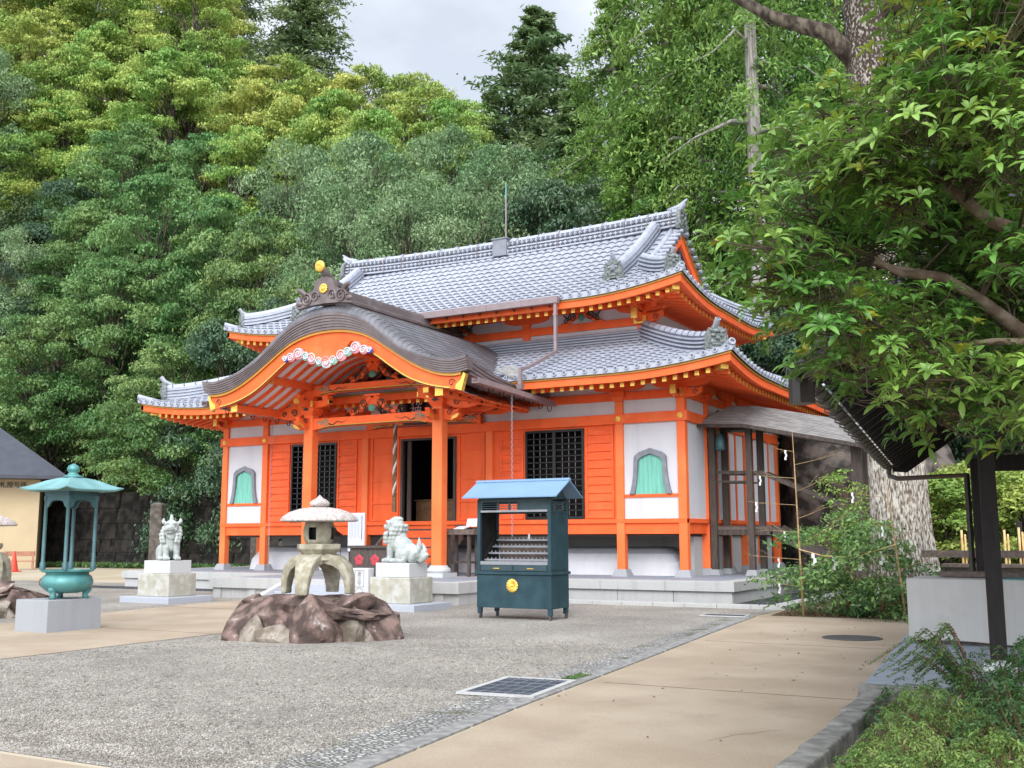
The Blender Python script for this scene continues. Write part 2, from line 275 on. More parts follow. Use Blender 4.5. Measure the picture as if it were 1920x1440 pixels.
    def ball(s,c,r,k=None,n=12,m=8):
        rx,ry,rz=r if isinstance(r,(tuple,list)) else (r,r,r); v=[(c[0],c[1],c[2]-rz)]
        for i in range(1,m):
            t=-PI/2+PI*i/m
            for j in range(n): a=2*PI*j/n; v.append((c[0]+rx*math.cos(t)*math.cos(a),c[1]+ry*math.cos(t)*math.sin(a),c[2]+rz*math.sin(t)))
        v.append((c[0],c[1],c[2]+rz)); e=len(v)-1
        fs=[(0,1+(j+1)%n,1+j) for j in range(n)]+[(1+i*n+j,1+i*n+(j+1)%n,1+(i+1)*n+(j+1)%n,1+(i+1)*n+j) for i in range(m-2) for j in range(n)]+[(1+(m-2)*n+j,1+(m-2)*n+(j+1)%n,e) for j in range(n)]
        return s.add(v,fs,k)
    def spiral(s,c,r,turns,w,k=None,ax=((1,0,0),(0,0,1)),flip=1,d=.02,start=0):
        X=Vector(ax[0]);Y=Vector(ax[1]); C=Vector(c); n=int(14*turns)+2
        pts=[C+X*(flip*math.cos(start+2*PI*turns*i/(n-1))*r*(1-.8*i/(n-1)))+Y*(math.sin(start+2*PI*turns*i/(n-1))*r*(1-.8*i/(n-1))) for i in range(n)]
        return s.tube(pts,[w*(1-.35*i/(n-1)) for i in range(n)],5,k)
    def build(s,name,mats,parent=None,loc=None,smooth=False,bevel=0,rotz=0,auto=None):
        me=bpy.data.meshes.new(name); me.from_pydata(s.v,[],s.f)
        if not isinstance(mats,(list,tuple)): mats=[mats]
        for m in mats: me.materials.append(M[m] if isinstance(m,str) else m)
        if len(mats)>1: me.polygons.foreach_set('material_index',np.array(s.mi,dtype=np.int32))
        if smooth: me.polygons.foreach_set('use_smooth',np.ones(len(s.f),dtype=bool))
        if auto and smooth: me.set_sharp_from_angle(angle=R(auto))
        me.update()
        o=bpy.data.objects.new(name,me); COL.objects.link(o)
        if loc is not None: o.location=loc
        o.rotation_euler.z=rotz
        if parent is not None: o.parent=parent
        if bevel:
            b=o.modifiers.new('bevel','BEVEL'); b.width=bevel; b.segments=2; b.limit_method='ANGLE'; b.angle_limit=R(40)
        return o
def npmesh(name,V,F,mats,mi=None,parent=None,smooth=False):
    me=bpy.data.meshes.new(name); V=np.asarray(V,dtype=np.float32); F=np.asarray(F,dtype=np.int32); k=F.shape[1]
    me.vertices.add(len(V)); me.vertices.foreach_set('co',V.ravel())
    me.loops.add(F.size); me.loops.foreach_set('vertex_index',F.ravel())
    me.polygons.add(len(F)); me.polygons.foreach_set('loop_start',np.arange(0,F.size,k,dtype=np.int32)); me.polygons.foreach_set('loop_total',np.full(len(F),k,dtype=np.int32))
    for m in mats: me.materials.append(M[m])
    if mi is not None: me.polygons.foreach_set('material_index',np.asarray(mi,dtype=np.int32))
    if smooth: me.polygons.foreach_set('use_smooth',np.ones(len(F),dtype=bool))
    me.update(calc_edges=True); me.validate()
    o=bpy.data.objects.new(name,me); COL.objects.link(o)
    if parent is not None: o.parent=parent
    return o
def tag(o,label=None,cat=None,group=None,kind=None):
    if label: o['label']=label
    if cat: o['category']=cat
    if group: o['group']=group
    if kind: o['kind']=kind
    return o
def thing(name,label,cat,loc=(0,0,0),rotz=0,group=None):
    o=bpy.data.objects.new(name,None); COL.objects.link(o); o.location=loc; o.rotation_euler=(0,0,rotz); o.empty_display_size=.2
    return tag(o,label,cat,group)
def kids(o): return [c for c in bpy.data.objects if c.parent is o]
def dup(root,loc,rotz=0,scale=None,label=None,group=None,tree=None):
    tree=tree or [(c,kids(c)) for c in kids(root)]
    r=root.copy(); COL.objects.link(r); r.location=loc; r.rotation_euler=(0,0,rotz)
    if scale is not None: r.scale=scale
    if label: r['label']=label
    if group: r['group']=group
    for c,gs in tree:
        d=c.copy(); COL.objects.link(d); d.parent=r
        for g in gs:
            e=g.copy(); COL.objects.link(e); e.parent=d
    return r
def inst(o,parent,T=None):   # a part that repeats: same mesh, new object
    c=o.copy(); COL.objects.link(c); c.parent=parent
    if T is not None: c.matrix_local=T
    return c
def text(body,size,ext,m,parent,loc,rot,name='lettering',sp=1,align='CENTER'):
    cu=bpy.data.curves.new(name,'FONT'); cu.body=body; cu.size=size; cu.extrude=ext; cu.align_x=align; cu.align_y='CENTER'; cu.space_line=sp
    t=bpy.data.objects.new(name,cu); COL.objects.link(t)
    bpy.context.view_layer.update(); dg=bpy.context.evaluated_depsgraph_get()
    me=bpy.data.meshes.new_from_object(t.evaluated_get(dg)); bpy.data.objects.remove(t); bpy.data.curves.remove(cu)
    me.materials.clear(); me.materials.append(M[m])
    o=bpy.data.objects.new(name,me); COL.objects.link(o); o.parent=parent; o.location=loc; o.rotation_euler=rot
    return o
def leaf_quads(P,Nn,size,rnd,asp=.5,fold=0):
    # P centres (n,3), Nn normals (n,3), size (n,): one bent kite per leaf
    n=len(P); a=rnd.normal(size=(n,3)); t=np.cross(Nn,a); t/=np.linalg.norm(t,axis=1,keepdims=True)+1e-9; s=np.cross(Nn,t)
    L=size[:,None]*.5; W=L*asp
    v=np.stack([P-t*L,P+s*W+Nn*L*.12-t*L*.1,P+t*L-Nn*L*.25,P-s*W+Nn*L*.12-t*L*.1],1).reshape(-1,3)
    return v,np.arange(n*4,dtype=np.int32).reshape(-1,4)
# ------------------------------------------------------------------ ground
def structure(o): return tag(o,kind='structure')
def sheet(name,poly,z,m,thick=0):
    b=MB()
    if thick: b.prism([(x,y,z-thick) for x,y in poly],(0,0,thick))
    else: b.add([(x,y,z) for x,y in poly],[tuple(range(len(poly)))])
    return structure(b.build(name,m))
def hill_z(x,y):
    d=y-42.0
    if d<=0: return 0.0
    z=min(d,26)*.66+max(0,d-26)*.30
    return z*min(1,d/4+.25)+max(0,-x-55)*.45*min(1,d/10)
def ground():
    sheet('ground',[(-900,-300),(700,-300),(700,1200),(-900,1200)],0,'sand')
    b=MB(); xs=[-260+i*8 for i in range(50)]; ys=[41.9,43,45,48]+[52+i*6 for i in range(24)]
    rnd=random.Random(4)
    v=[(x,y,-.1 if j==0 else hill_z(x,y)+rnd.uniform(-.25,.25)) for j,y in enumerate(ys) for x in xs]
    n=len(xs); b.add(v,[(j*n+i,j*n+i+1,(j+1)*n+i+1,(j+1)*n+i) for j in range(len(ys)-1) for i in range(n-1)])
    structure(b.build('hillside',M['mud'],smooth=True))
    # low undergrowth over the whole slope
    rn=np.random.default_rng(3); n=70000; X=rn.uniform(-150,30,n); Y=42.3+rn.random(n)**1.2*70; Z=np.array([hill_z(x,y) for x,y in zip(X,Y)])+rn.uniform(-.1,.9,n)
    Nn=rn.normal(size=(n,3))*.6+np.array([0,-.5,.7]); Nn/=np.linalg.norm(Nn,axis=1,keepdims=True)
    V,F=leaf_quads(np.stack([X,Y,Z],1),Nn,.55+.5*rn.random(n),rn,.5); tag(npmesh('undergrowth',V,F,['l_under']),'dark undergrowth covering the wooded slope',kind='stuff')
    P=[(-4.55,6.0),(-4.95,9.0),(-5.37,12.9),(-5.9,17.5),(-6.35,21.6)]      # right edge of the kerb strip
    Pl=[(x-.24,y-.05) for x,y in P]
    sheet('gravel_court',[(-40,5.4),(-4.9,5.4)]+[(x-.2,y) for x,y in P]+[(-6.42,21.9),(-6.42,23.63),(-13.4,23.63),(-13.4,27.0),(-40,27.0)],.004,'gravel')
    sheet('pebble_strip',[(-5.5,5.4)]+[(x-.78+.06*i,y) for i,(x,y) in enumerate(P)]+[(x-.2,y) for x,y in reversed(P)]+[(-4.6,5.4)],.008,'cobble')
    # tan path on the right, sheet with joints
    path=[(-3.9,-4)]+P+[(-6.3,21.75),(-2.6,21.85),(-2.0,11.0),(-1.7,7),(-1.6,-4)]
    sheet('paved_path',path,.012,'tan')
    sheet('cross_path',[(-40,2.5),(-4.55,2.5),(-4.55,5.3),(-40,5.3)],.012,'tan')
    sheet('approach_path',[(-13.0,5.3),(-13.05,10),(-13.3,15),(-13.6,21.3),(-19.8,21.3),(-19.4,17.5),(-18.6,14),(-17.6,8),(-17.5,5.3)],.010,'tan')
    b=MB()
    for (x0,y0),(x1,y1) in zip(Pl[:-1],Pl[1:]):
        n=3
        for i in range(n):
            a,c=i/n,(i+1)/n; g=.006
            p=[(x0+(x1-x0)*(a+g),y0+(y1-y0)*(a+g)),(x0+(x1-x0)*(c-g),y0+(y1-y0)*(c-g))]
            q=[(p[1][0]+.19,p[1][1]+.03),(p[0][0]+.19,p[0][1]+.03)]
            b.prism([(x,y,-.02) for x,y in p+q],(0,0,.04))
    structure(b.build('kerb_strip',M['kerb'],bevel=.008))
    b=MB()
    for y in (-.5,5.2,11.0,16.1):
        a=-4.4-(y-6)*.118; b.box(a if y>6 else -4.5,-2.0,y-.008,y+.008,.0125,.0145)
    structure(b.build('path_joint',M['soil']))
    b=MB(); b.box(-19.6,-13.3,13.4,13.416,.0105,.0125); b.box(-19.6,-13.3,18.2,18.216,.0105,.0125); structure(b.build('path_joint',M['soil']))
    rc=random.Random(21)
    for (x,y,a,n) in ((-3.9,6.6,.2,9),(-2.9,8.2,1.9,7),(-4.2,13.2,.1,8),(-3.1,12.4,1.2,6),(-4.9,17.4,2.6,6),(-3.3,19.6,.3,8)):
        b=MB(); V=[]
        for k in range(n+1):
            w=.0035*(1-abs(2*k/n-1))+.0008; V+=[(x-math.sin(a)*w,y+math.cos(a)*w,.0135),(x+math.sin(a)*w,y-math.cos(a)*w,.0135)]; a+=rc.uniform(-.55,.55); x+=math.cos(a)*.16; y+=math.sin(a)*.16
        b.add(V,[(2*k,2*k+1,2*k+3,2*k+2) for k in range(n)]); structure(b.build('path_crack',M['soil']))
    sheet('planting_bed',[(-1.60,-3),(8,-3),(8,11.1),(-2.05,11.1),(-1.85,8)],.006,'soil')
    sheet('tree_bed',[(-6.2,21.9),(-.5,21.9),(-.5,33),(-7.2,33)],.006,'soil')
    # rough kerb along the planting bed
    b=MB(); rnd=random.Random(7)
    y=-3.0
    while y<10.6:
        l=rnd.uniform(.5,.8); x=-1.915-.055*(max(y,4)-7.7); b.cbox((x+rnd.uniform(-.015,.015),y+l/2,.055),(.2,l-.012,.19+rnd.uniform(-.02,.02))); y+=l
    structure(b.build('rough_kerb',M['kerbr'],bevel=.02))
ground()
def flat_items():
    # drain gratings, manhole
    t=thing('drain_grating','blue-black barred drain grating nearest the camera, set in pale frame','drain grating',(-5.63,10.2,.012),R(6.8),'drain gratings')
    b=MB(); w,l=.36,.60
    for x0,x1,y0,y1 in ((-w-.07,-w,-l-.07,l+.07),(w,w+.07,-l-.07,l+.07),(-w,w,-l-.07,-l),(-w,w,l,l+.07)): b.box(x0,x1,y0,y1,0,.022)
    b.build('frame','granite',t)
    b=MB(); b.box(-w,w,-l,l,-.01,.002,1)
    for i in range(24): y=-l+.05*i+.012; b.box(-w,w,y,y+.022,.002,.018)
    for i in range(6): x=-w+.72*i/5; b.box(x-.007,x+.007,-l,l,.002,.0215,2)
    for i in range(5): y=-l+.24*i+.12; b.box(-w,w,y-.007,y+.007,.0181,.0205,2)
    b.build('bar_grid',['grate','black','steel'],t)
    t=thing('drain_grating','small far drain grating between gravel and kerb near the temple corner','drain grating',(-6.95,21.25,.012),R(95),'drain gratings'); w,l=.22,.42
    b=MB()
    for x0,x1,y0,y1 in ((-w-.05,-w,-l-.05,l+.05),(w,w+.05,-l-.05,l+.05),(-w,w,-l-.05,-l),(-w,w,l,l+.05)): b.box(x0,x1,y0,y1,0,.022)
    b.build('frame','granite',t)
    b=MB(); b.box(-w,w,-l,l,-.01,.002,1)
    for i in range(18): y=-l+.046*i+.01; b.box(-w,w,y,y+.022,.002,.018)
    b.build('bar_grid',['grate','black'],t)
    t=thing('manhole_cover','round dark iron manhole cover in the tan path','manhole cover',(-3.68,17.55,.012))
    b=MB(); b.lathe([(.02,.0),(.46,0),(.46,.012),(.43,.014),(.43,.008),(.01,.008)],40); b.build('rim','iron',t)
    b=MB()
    for i in range(-9,10):
        for j in range(-9,10):
            if math.hypot(i,j)*.043<.41 : b.cbox((i*.043,j*.043,.011),(.030,.018,.007) if (i+j)%2 else (.018,.030,.007))
    b.build('tread','iron',t)
flat_items()
# ------------------------------------------------------------------ temple hall (local origin: middle of the front wall line, on the ground)
HALL=thing('temple_hall','large vermilion temple hall with double grey tiled roof and curved brown porch gable','temple',(-18.32,27.32,0))
HW,IW,D,CW=8.34,6.52,9.08,.24
PZ=.54
def hpart(b,name,mats,parent=None,**k): return b.build(name,mats,parent or HALL,**k)
def roof_z(u,v,Lh,z0,rise,c,lift,run,span=3.4):
    t=v/run; return z0+rise*(c*t+(1-c)*t*t)+lift*max(0,(abs(u)-(Lh-span))/span)**2*(max(0,1-t*1.3))**2
def tile_panel(b,X,Lh,run,z0,rise,c,lift,lim,vmax,p=.30,cr=.315,h=.055,verge=None):
    zf=lambda u,v: roof_z(u,v,Lh,z0,rise,c,lift,run)
    n=int(math.ceil(2*Lh/p)); us=[]
    for i in range(n):
        for q in (0,.14,.28,.5,.72,.86): us.append((-n*p/2+(i+q)*p,(.0,.55,.95,1,.95,.55)[(0,.14,.28,.5,.72,.86).index(q)]))
    us.append((n*p/2,0)); rows=[(0,-.09,0),(0,.022,1)]
    v=cr
    while v<vmax-.02: rows+=[(v+.01,-.018,1),(v-.045,.034,1),(v-.047,.056,1)]; v+=cr
    rows.append((vmax,0,1))
    V=[];
    for v,dz,w in rows:
        l=lim(v)
        for u,a in us:
            uu=max(-l,min(l,u)); clamp=abs(u)>l
            V.append(X(uu,v,zf(uu,v)+dz+(0 if clamp else (a*h-h*.3)*w)))
    m=len(us); F=[]
    for r in range(len(rows)-1):
        l0=max(lim(rows[r][0]),lim(rows[r+1][0]))
        for i in range(m-1):
            if (abs(us[i][0])<l0 or abs(us[i+1][0])<l0): F.append((r*m+i,r*m+i+1,(r+1)*m+i+1,(r+1)*m+i))
    b.add(V,F,0)
    # round end tiles at the eave
    for i in range(n):
        u=-n*p/2+(i+.5)*p
        if abs(u)>lim(0)-.05: continue
        z=zf(u,0)+.012; N=9; P=[]
        for dv in (-.045,.05):
            for j in range(N): a=2*PI*j/N; P.append(X(u+.062*math.cos(a),dv,z+.062*math.sin(a)))
        P+= [X(u+.040*math.cos(2*PI*j/N),-.045,z+.040*math.sin(2*PI*j/N)) for j in range(N)]+[X(u+.040*math.cos(2*PI*j/N),-.035,z+.040*math.sin(2*PI*j/N)) for j in range(N)]
        b.add(P,[(j,(j+1)%N,N+(j+1)%N,N+j) for j in range(N)]+[(j,(j+1)%N,2*N+(j+1)%N,2*N+j) for j in range(N)]+[(2*N+j,2*N+(j+1)%N,3*N+(j+1)%N,3*N+j) for j in range(N)],2)
        b.add([P[3*N+j] for j in range(N)],[tuple(range(N))],1)
def Xf(yo): return lambda u,v,z:(u,yo+v,z)           # front
def Xb(yo): return lambda u,v,z:(-u,yo-v,z)
def Xr(xo,yc): return lambda u,v,z:(xo-v,yc+u,z)
def Xl(xo,yc): return lambda u,v,z:(-xo+v,yc-u,z)
LOW=dict(z0=5.95,rise=1.55,c=.75,lift=.34,run=3.97); LH,LS=10.49,6.69; LY0=-2.15; YC=4.54
UP=dict(z0=8.56,rise=3.0,c=.72,lift=.42,run=4.74); UH,US=8.54,4.74; UY0=-.20
def roofs():
    TM=['tile','tiled','tilel']
    b=MB(); lo=lambda L:(lambda v:L-v)
    for X,L in ((Xf(LY0),LH),(Xb(2*YC-LY0),LH),(Xr(LH,YC),LS),(Xl(LH,YC),LS)):
        tile_panel(b,X,L,LOW['run'],LOW['z0'],LOW['rise'],LOW['c'],LOW['lift'],lo(L),LOW['run']-.05)
    low=hpart(b,'lower_roof',TM,smooth=True,auto=50)
    b=MB(); g=6.86
    for X in (Xf(UY0),Xb(2*YC-UY0)): tile_panel(b,X,UH,UP['run'],UP['z0'],UP['rise'],UP['c'],UP['lift'],lambda v:max(UH-v,g) if v<UP['run'] else g,UP['run'])
    for X in (Xr(UH,YC),Xl(UH,YC)): tile_panel(b,X,US,UP['run'],UP['z0'],UP['rise'],UP['c'],UP['lift'],lambda v:US-v,2.1)
    # verge tiles on the gables
    for sx in (-1,1):
        for sy in (-1,1):
            for i in range(12):
                v=1.62+i*.262; y=UY0+v if sy<0 else 2*YC-UY0-v; z=roof_z(0,v,UH,**UP)
                b.tube([(sx*(g-.25),y,z+.05),(sx*(g+.13),y,z+.03)],.062,9,0); b.tube([(sx*(g+.129),y,z+.03),(sx*(g+.134),y,z+.03)],.04,8,1)
                b.box(sx*g-.03,sx*g+.08,y-.12,y+.12,z-.10,z-.02,1)
    up=hpart(b,'upper_roof',TM,smooth=True,auto=50)
    return low,up
LOWR,UPR=roofs()
def ridge_prof(w,h,layers=4):
    # stepped layers of flat tiles with a round cap; profile and material ids (0 light tile, 1 dark joint)
    side=[];ids=[];dz=h/layers
    for i in range(layers):
        a=w/2-.012*i
        side+=[(a+.02,i*dz),(a+.02,i*dz+dz*.45),(a-.03,i*dz+dz*.45),(a-.03,(i+1)*dz)]; ids+=[0,0,1,0]
    cap=[(w*.30*math.cos(PI*j/8),h+w*.30*math.sin(PI*j/8)) for j in range(9)]
    pr=side+cap+[(-a,z) for a,z in reversed(side)]
    return pr,ids+[0]*9+[0]+list(reversed(ids[:-1]))[:]+[0]*(len(pr)-len(ids)-10-len(ids)+1)
def oni_tile(parent,c,s,az,name='demon_tile',back=.5):
    # shield plate with horns, brow, jaw, side scrolls and the round roll tile that juts up and out above it
    b=MB(); b.T=Matrix.Translation(c)@Matrix.Rotation(az,4,'Z')@Matrix.Scale(s,4)
    ol=[(-.50,0),(-.56,.16),(-.44,.26),(-.46,.62),(-.34,.86),(-.16,.98),(.16,.98),(.34,.86),(.46,.62),(.44,.26),(.56,.16),(.50,0),(.22,.03),(.12,.12),(-.12,.12),(-.22,.03)]
    b.prism([(x,-.10,z) for x,z in ol],(0,.2,0),0)
    for sx in (-1,1):
        b.ball((sx*.18,-.13,.62),(.10,.07,.08),0,8,6); b.tube([(sx*.10,-.14,.74),(sx*.26,-.15,.78),(sx*.38,-.10,.90)],[.06,.055,.02],6,0)
        b.spiral((sx*.40,-.12,.20),.13,1.6,.035,0,flip=sx); b.ball((sx*.2,-.13,.36),(.11,.06,.09),0,8,6)
    b.ball((0,-.15,.50),(.10,.09,.09),0,8,6); b.box(-.24,.24,-.15,-.10,.24,.30,0); b.ball((0,-.12,.80),(.14,.06,.08),0,8,6)
    for i in range(7): b.ball((-.40+.0*i,-.11,.34+.08*i),.03,0,6,4); b.ball((.40,-.11,.34+.08*i),.03,0,6,4)
    b.tube([(0,back,.78),(0,.0,1.02),(0,-.20,1.26)],[.115,.12,.12],12,1); b.tube([(0,-.2,1.26),(0,-.206,1.267)],[.085,.085],12,2)
    return b.build(name,['oni','tile','tiled'],parent,smooth=True,auto=45)
def ridges():
    RM=['tilel','tiled']
    # main ridge
    pr,ks=ridge_prof(.46,.50,4); b=MB(); z=11.46
    def arch(x): return .14*(abs(x)/6.9)**2.2
    b.sweep([(x,YC,z+arch(x)) for x in [i*.46 for i in range(-15,16)]] if False else [(x,YC,z+arch(x)) for x in [i*.45 for i in range(-15,16)]],pr,ks=ks)
    for band in (.135,.395):      # pierced wave bands: rows of little half round tiles on both faces
        for i in range(-70,71):
            x=i*.094
            for sy in (-1,1):
                y=YC+sy*.225; b.tube([(x,y,z+arch(x)+band-.06),(x+.0,y+sy*.02,z+arch(x)+band+.01),(x,y,z+arch(x)+band+.07)],[.022,.03,.022],5,0 if i%2 else 1,cap=False)
    for i in range(-11,12):    # cap tile joints
        x=i*.6; b.tube([(x-.02,YC,z+.52+arch(x)),(x+.02,YC,z+.52+arch(x))],.155,10,0)
    rg=hpart(b,'main_ridge',RM,UPR,smooth=True,auto=40)
    for i in range(-8,9):
        x=i*.82; b=MB()
        for sy in (-1,1): b.tube([(x,YC+sy*.26,z+arch(x)),(x,YC+sy*.255,z+.5+arch(x)),(x,YC,z+.67+arch(x))],.012,5)
        hpart(b,'ridge_strap','mauve',UPR)
    for sx in (-1,1):
        o=oni_tile(UPR,(sx*6.84,YC,z+.02),.72,R(90) if sx>0 else R(-90),'ridge_end_tile')
        b=MB(); b.tube([(sx*6.40,YC,z+.72),(sx*6.78,YC,z+.83),(sx*7.06,YC,z+1.06)],[.11,.09,.03],9); hpart(b,'ridge_horn','tilel',UPR,smooth=True)
    pr,ks=ridge_prof(.40,.34,3)
    for sx in (-1,1):
        for sy in (-1,1):
            Y=lambda v:UY0+v if sy<0 else 2*YC-UY0-v
            # descending ridge on the slope
            b=MB(); b.sweep([(sx*6.02,Y(v),roof_z(6.1,v,UH,**UP)+.03) for v in [4.55-.1*i-.24*i for i in range(11)]],pr,ks=ks)
            for v in [4.4-.28*i for i in range(12)]: z=roof_z(6.1,v,UH,**UP)+.375; b.tube([(sx*6.02,Y(v)-.02,z),(sx*6.02,Y(v)+.02,z)],.128,9,1)
            hpart(b,'descending_ridge',RM,UPR,smooth=True,auto=40)
            v=1.06; oni_tile(UPR,(sx*6.02,Y(v),roof_z(6.1,v,UH,**UP)+.02),.64,0 if sy<0 else PI)
            # second roll beside the verge
            b=MB(); b.sweep([(sx*6.58,Y(v),roof_z(6.6,v,UH,**UP)+.05) for v in [4.5,4.0,3.5,3.0,2.5,2.0]],[(.09*math.cos(2*PI*j/9),.09*math.sin(2*PI*j/9)+.03) for j in range(9)]); hpart(b,'verge_roll','tilel',UPR,smooth=True)
            # hip ridge of the upper roof
            pts=[]
            for i in range(9):
                v=1.95-i*.19; pts.append((sx*(UH-v),Y(v),roof_z(UH-v,v,UH,**UP)+.03))
            b=MB(); b.sweep(pts,pr,ks=ks); hpart(b,'hip_ridge',RM,UPR,smooth=True,auto=40)
            az=math.atan2(sx,1) if sy<0 else PI-math.atan2(sx,1); p=pts[-1]; oni_tile(UPR,(p[0],p[1],p[2]-.02),.52,az)
            # corner end tile
            v=.08; p=(sx*(UH-v),Y(v),roof_z(UH-v,v,UH,**UP)+.05)
            b=MB(); d=Vector((sx,-1 if sy<0 else 1,0)).normalized(); P=Vector(p); b.tube([P-d*.35-Vector((0,0,.05)),P+d*.1+Vector((0,0,.05))],.085,10,0); b.tube([P+d*.1+Vector((0,0,.05)),P+d*.105+Vector((0,0,.05))],.055,9,1); hpart(b,'corner_tile',RM,UPR,smooth=True,auto=40)
            # hip ridge of the lower roof
            YL=lambda v:LY0+v if sy<0 else 2*YC-LY0-v
            pts=[]
            for i in range(13):
                v=3.9-i*.27; pts.append((sx*(LH-v),YL(v),roof_z(LH-v,v,LH,**LOW)+.02))
            pr2,ks2=ridge_prof(.42,.42,4); b=MB(); b.sweep(pts,pr2,ks=ks2)
            for i in range(12):
                q=Vector(pts[i])*.5+Vector(pts[i+1])*.5; dd=(Vector(pts[i+1])-Vector(pts[i])).normalized(); q.z+=.44; b.tube([q-dd*.02,q+dd*.02],.135,9,1)
            hpart(b,'hip_ridge',RM,LOWR,smooth=True,auto=40)
            p=pts[-1]; oni_tile(LOWR,(p[0]+d.x*.08,p[1]+d.y*.08,p[2]-.02),.66,az)
            v=.08; P=Vector((sx*(LH-v),YL(v),roof_z(LH-v,v,LH,**LOW)+.06)); b=MB(); b.tube([P-d*.55-Vector((0,0,.1)),P+d*.12+Vector((0,0,.07))],.095,10,0); b.tube([P+d*.12+Vector((0,0,.07)),P+d*.126+Vector((0,0,.07))],.06,9,1); hpart(b,'corner_tile',RM,LOWR,smooth=True,auto=40)
    # flashing ridge where the lower roof meets the upper wall
    pr,ks=ridge_prof(.30,.26,3); b=MB(); y0,y1=1.70,2*YC-1.70; x=IW+.12
    for a,c in (((-x,y0),(x,y0)),((x,y0),(x,y1)),((x,y1),(-x,y1)),((-x,y1),(-x,y0))): b.sweep([(a[0],a[1],7.42),(c[0],c[1],7.42)],pr,ks=ks)
    hpart(b,'wall_foot_ridge',RM,LOWR,smooth=True,auto=40)
ridges()
def gable_ends():
    for sx in (-1,1):
        b=MB(); pts=[(UY0+v,roof_z(0,v,UH,**UP)-.10) for v in (2.02,2.6,3.2,3.8,4.4,4.74)]; poly=[(sx*6.34,y,z) for y,z in pts]+[(sx*6.34,2*YC-y,z) for y,z in reversed(pts[:-1])]
        b.prism(poly,(sx*.06,0,0)); hpart(b,'gable_wall','white')
        for sy in (-1,1):
            b=MB(); P=[(UY0+v,roof_z(0,v,UH,**UP)) for v in [1.45+.33*i for i in range(10)]+[4.74]]
            Y=(lambda y:y) if sy<0 else (lambda y:2*YC-y)
            def strip(z0,z1,xa,xb,k):
                n=len(P); v=[(sx*x,Y(y),z+dz) for x,dz in ((xa,z0),(xb,z0),(xb,z1),(xa,z1)) for y,z in P]
                b.add(v,[(r*n+i,r*n+i+1,((r+1)%4)*n+i+1,((r+1)%4)*n+i) for r in range(4) for i in range(n-1)]+[(0,n,2*n,3*n),(n-1,2*n-1,3*n-1,4*n-1)],k)
            strip(-.17,-.105,6.70,6.87,1); strip(-.52,-.172,6.72,6.81,0)
            hpart(b,'bargeboard',['verm','ochre'])
        b=MB(); b.box(sx*6.405 if sx>0 else sx*6.45,sx*6.45 if sx>0 else sx*6.405,2.6,6.5,9.86,10.06); b.box(sx*6.405 if sx>0 else sx*6.45,sx*6.45 if sx>0 else sx*6.405,4.44,4.64,10.062,11.2); hpart(b,'gable_beam','verm')
gable_ends()
# ------------------------------------------------------------------ eaves: fascia, soffit, rafters
RAFT=[0]
def eave(X,Lh,P,wallv,spacing,nlim,roof,ident):
    zf=lambda u,v: roof_z(u,v,Lh,P['z0'],P['rise'],P['c'],P['lift'],P['run'])
    us=[-Lh+.02+ (2*Lh-.04)*i/48 for i in range(49)]
    def strip(b,va,vb,za,zb,k,inset):
        v=[]
        for vv,zz in ((va,za),(vb,za),(vb,zb),(va,zb)):
            for u in us:
                uu=max(-(Lh-inset),min(Lh-inset,u)); v.append(X(uu,vv,zf(uu,0)+zz))
        n=len(us); b.add(v,[(r*n+i,r*n+i+1,((r+1)%4)*n+i+1,((r+1)%4)*n+i) for r in range(4) for i in range(n-1)]+[(0,n,2*n,3*n),(n-1,2*n-1,3*n-1,4*n-1)],k)
    b=MB(); strip(b,.05,.16,-.145,-.092,1,.05); strip(b,.09,.19,-.33,-.147,0,.09)
    hpart(b,'eave_fascia',['verm','ochre'],roof)
    # soffit
    b=MB(); n=len(us); v=[]
    for k,(vv,dz) in enumerate(((.15,-.31),(wallv*.55,.0),(wallv+.1,.0))):
        for u in us:
            uu=max(-(Lh-vv),min(Lh-vv,u)); base=P['z0']-.31+.24*(vv-.15); l=P['lift']*max(0,(abs(uu)-(Lh-3.4))/3.4)**2*max(0,1-vv/wallv*.9); v.append(X(uu,vv,base+l))
    b.add(v,[(r*n+i,r*n+i+1,(r+1)*n+i+1,(r+1)*n+i) for r in range(2) for i in range(n-1)])
    hpart(b,'soffit','vermd',roof)
    # rafters
    b2=MB(); cnt=0
    k=int((Lh-.55)/spacing)
    seen=[]
    for i in range(-k,k+1):
        u=i*spacing; v1=min(wallv+.05,Lh-abs(u)-.12)
        l0=P['lift']*max(0,(abs(u)-(Lh-3.4))/3.4)**2
        a=X(u,.34,P['z0']-.415+.24*.2+l0*.93); c=X(u,max(v1,.5),P['z0']-.415+.24*(max(v1,.5)-.15)+l0*max(0,1-v1/wallv*.9))
        e=X(u,.322,P['z0']-.415+.24*.2+l0*.93)
        if ident(u) and RAFT[0]<100:
            m=MB(); m.beam(a,c,.11,.13); r=hpart(m,'rafter','verm')
            m=MB(); m.beam(e,a,.114,.134); m.build('gold_cap','gold',r); RAFT[0]+=1
        else: b2.k=0; b2.beam(a,c,.11,.13); b2.k=1; b2.beam(e,a,.114,.134)
    if b2.v: tag(hpart(b2,'rafter_row',['verm','gold'],roof),kind='stuff')
eave(Xf(LY0),LH,LOW,2.15,.295,0,LOWR,lambda u:u>4.6 or u<-6.2)
eave(Xr(LH-.004,YC),LS-.004,LOW,2.15,.295,0,LOWR,lambda u:u<4.5)
eave(Xf(UY0),UH,UP,2.02,.295,0,UPR,lambda u:u>-1.5)
eave(Xr(UH-.004,YC),US-.004,UP,2.02,.295,0,UPR,lambda u:u<1.5)
eave(Xl(LH,YC),LS,LOW,2.15,.295,0,LOWR,lambda u:False)
eave(Xl(UH,YC),US,UP,2.02,.295,0,UPR,lambda u:False)
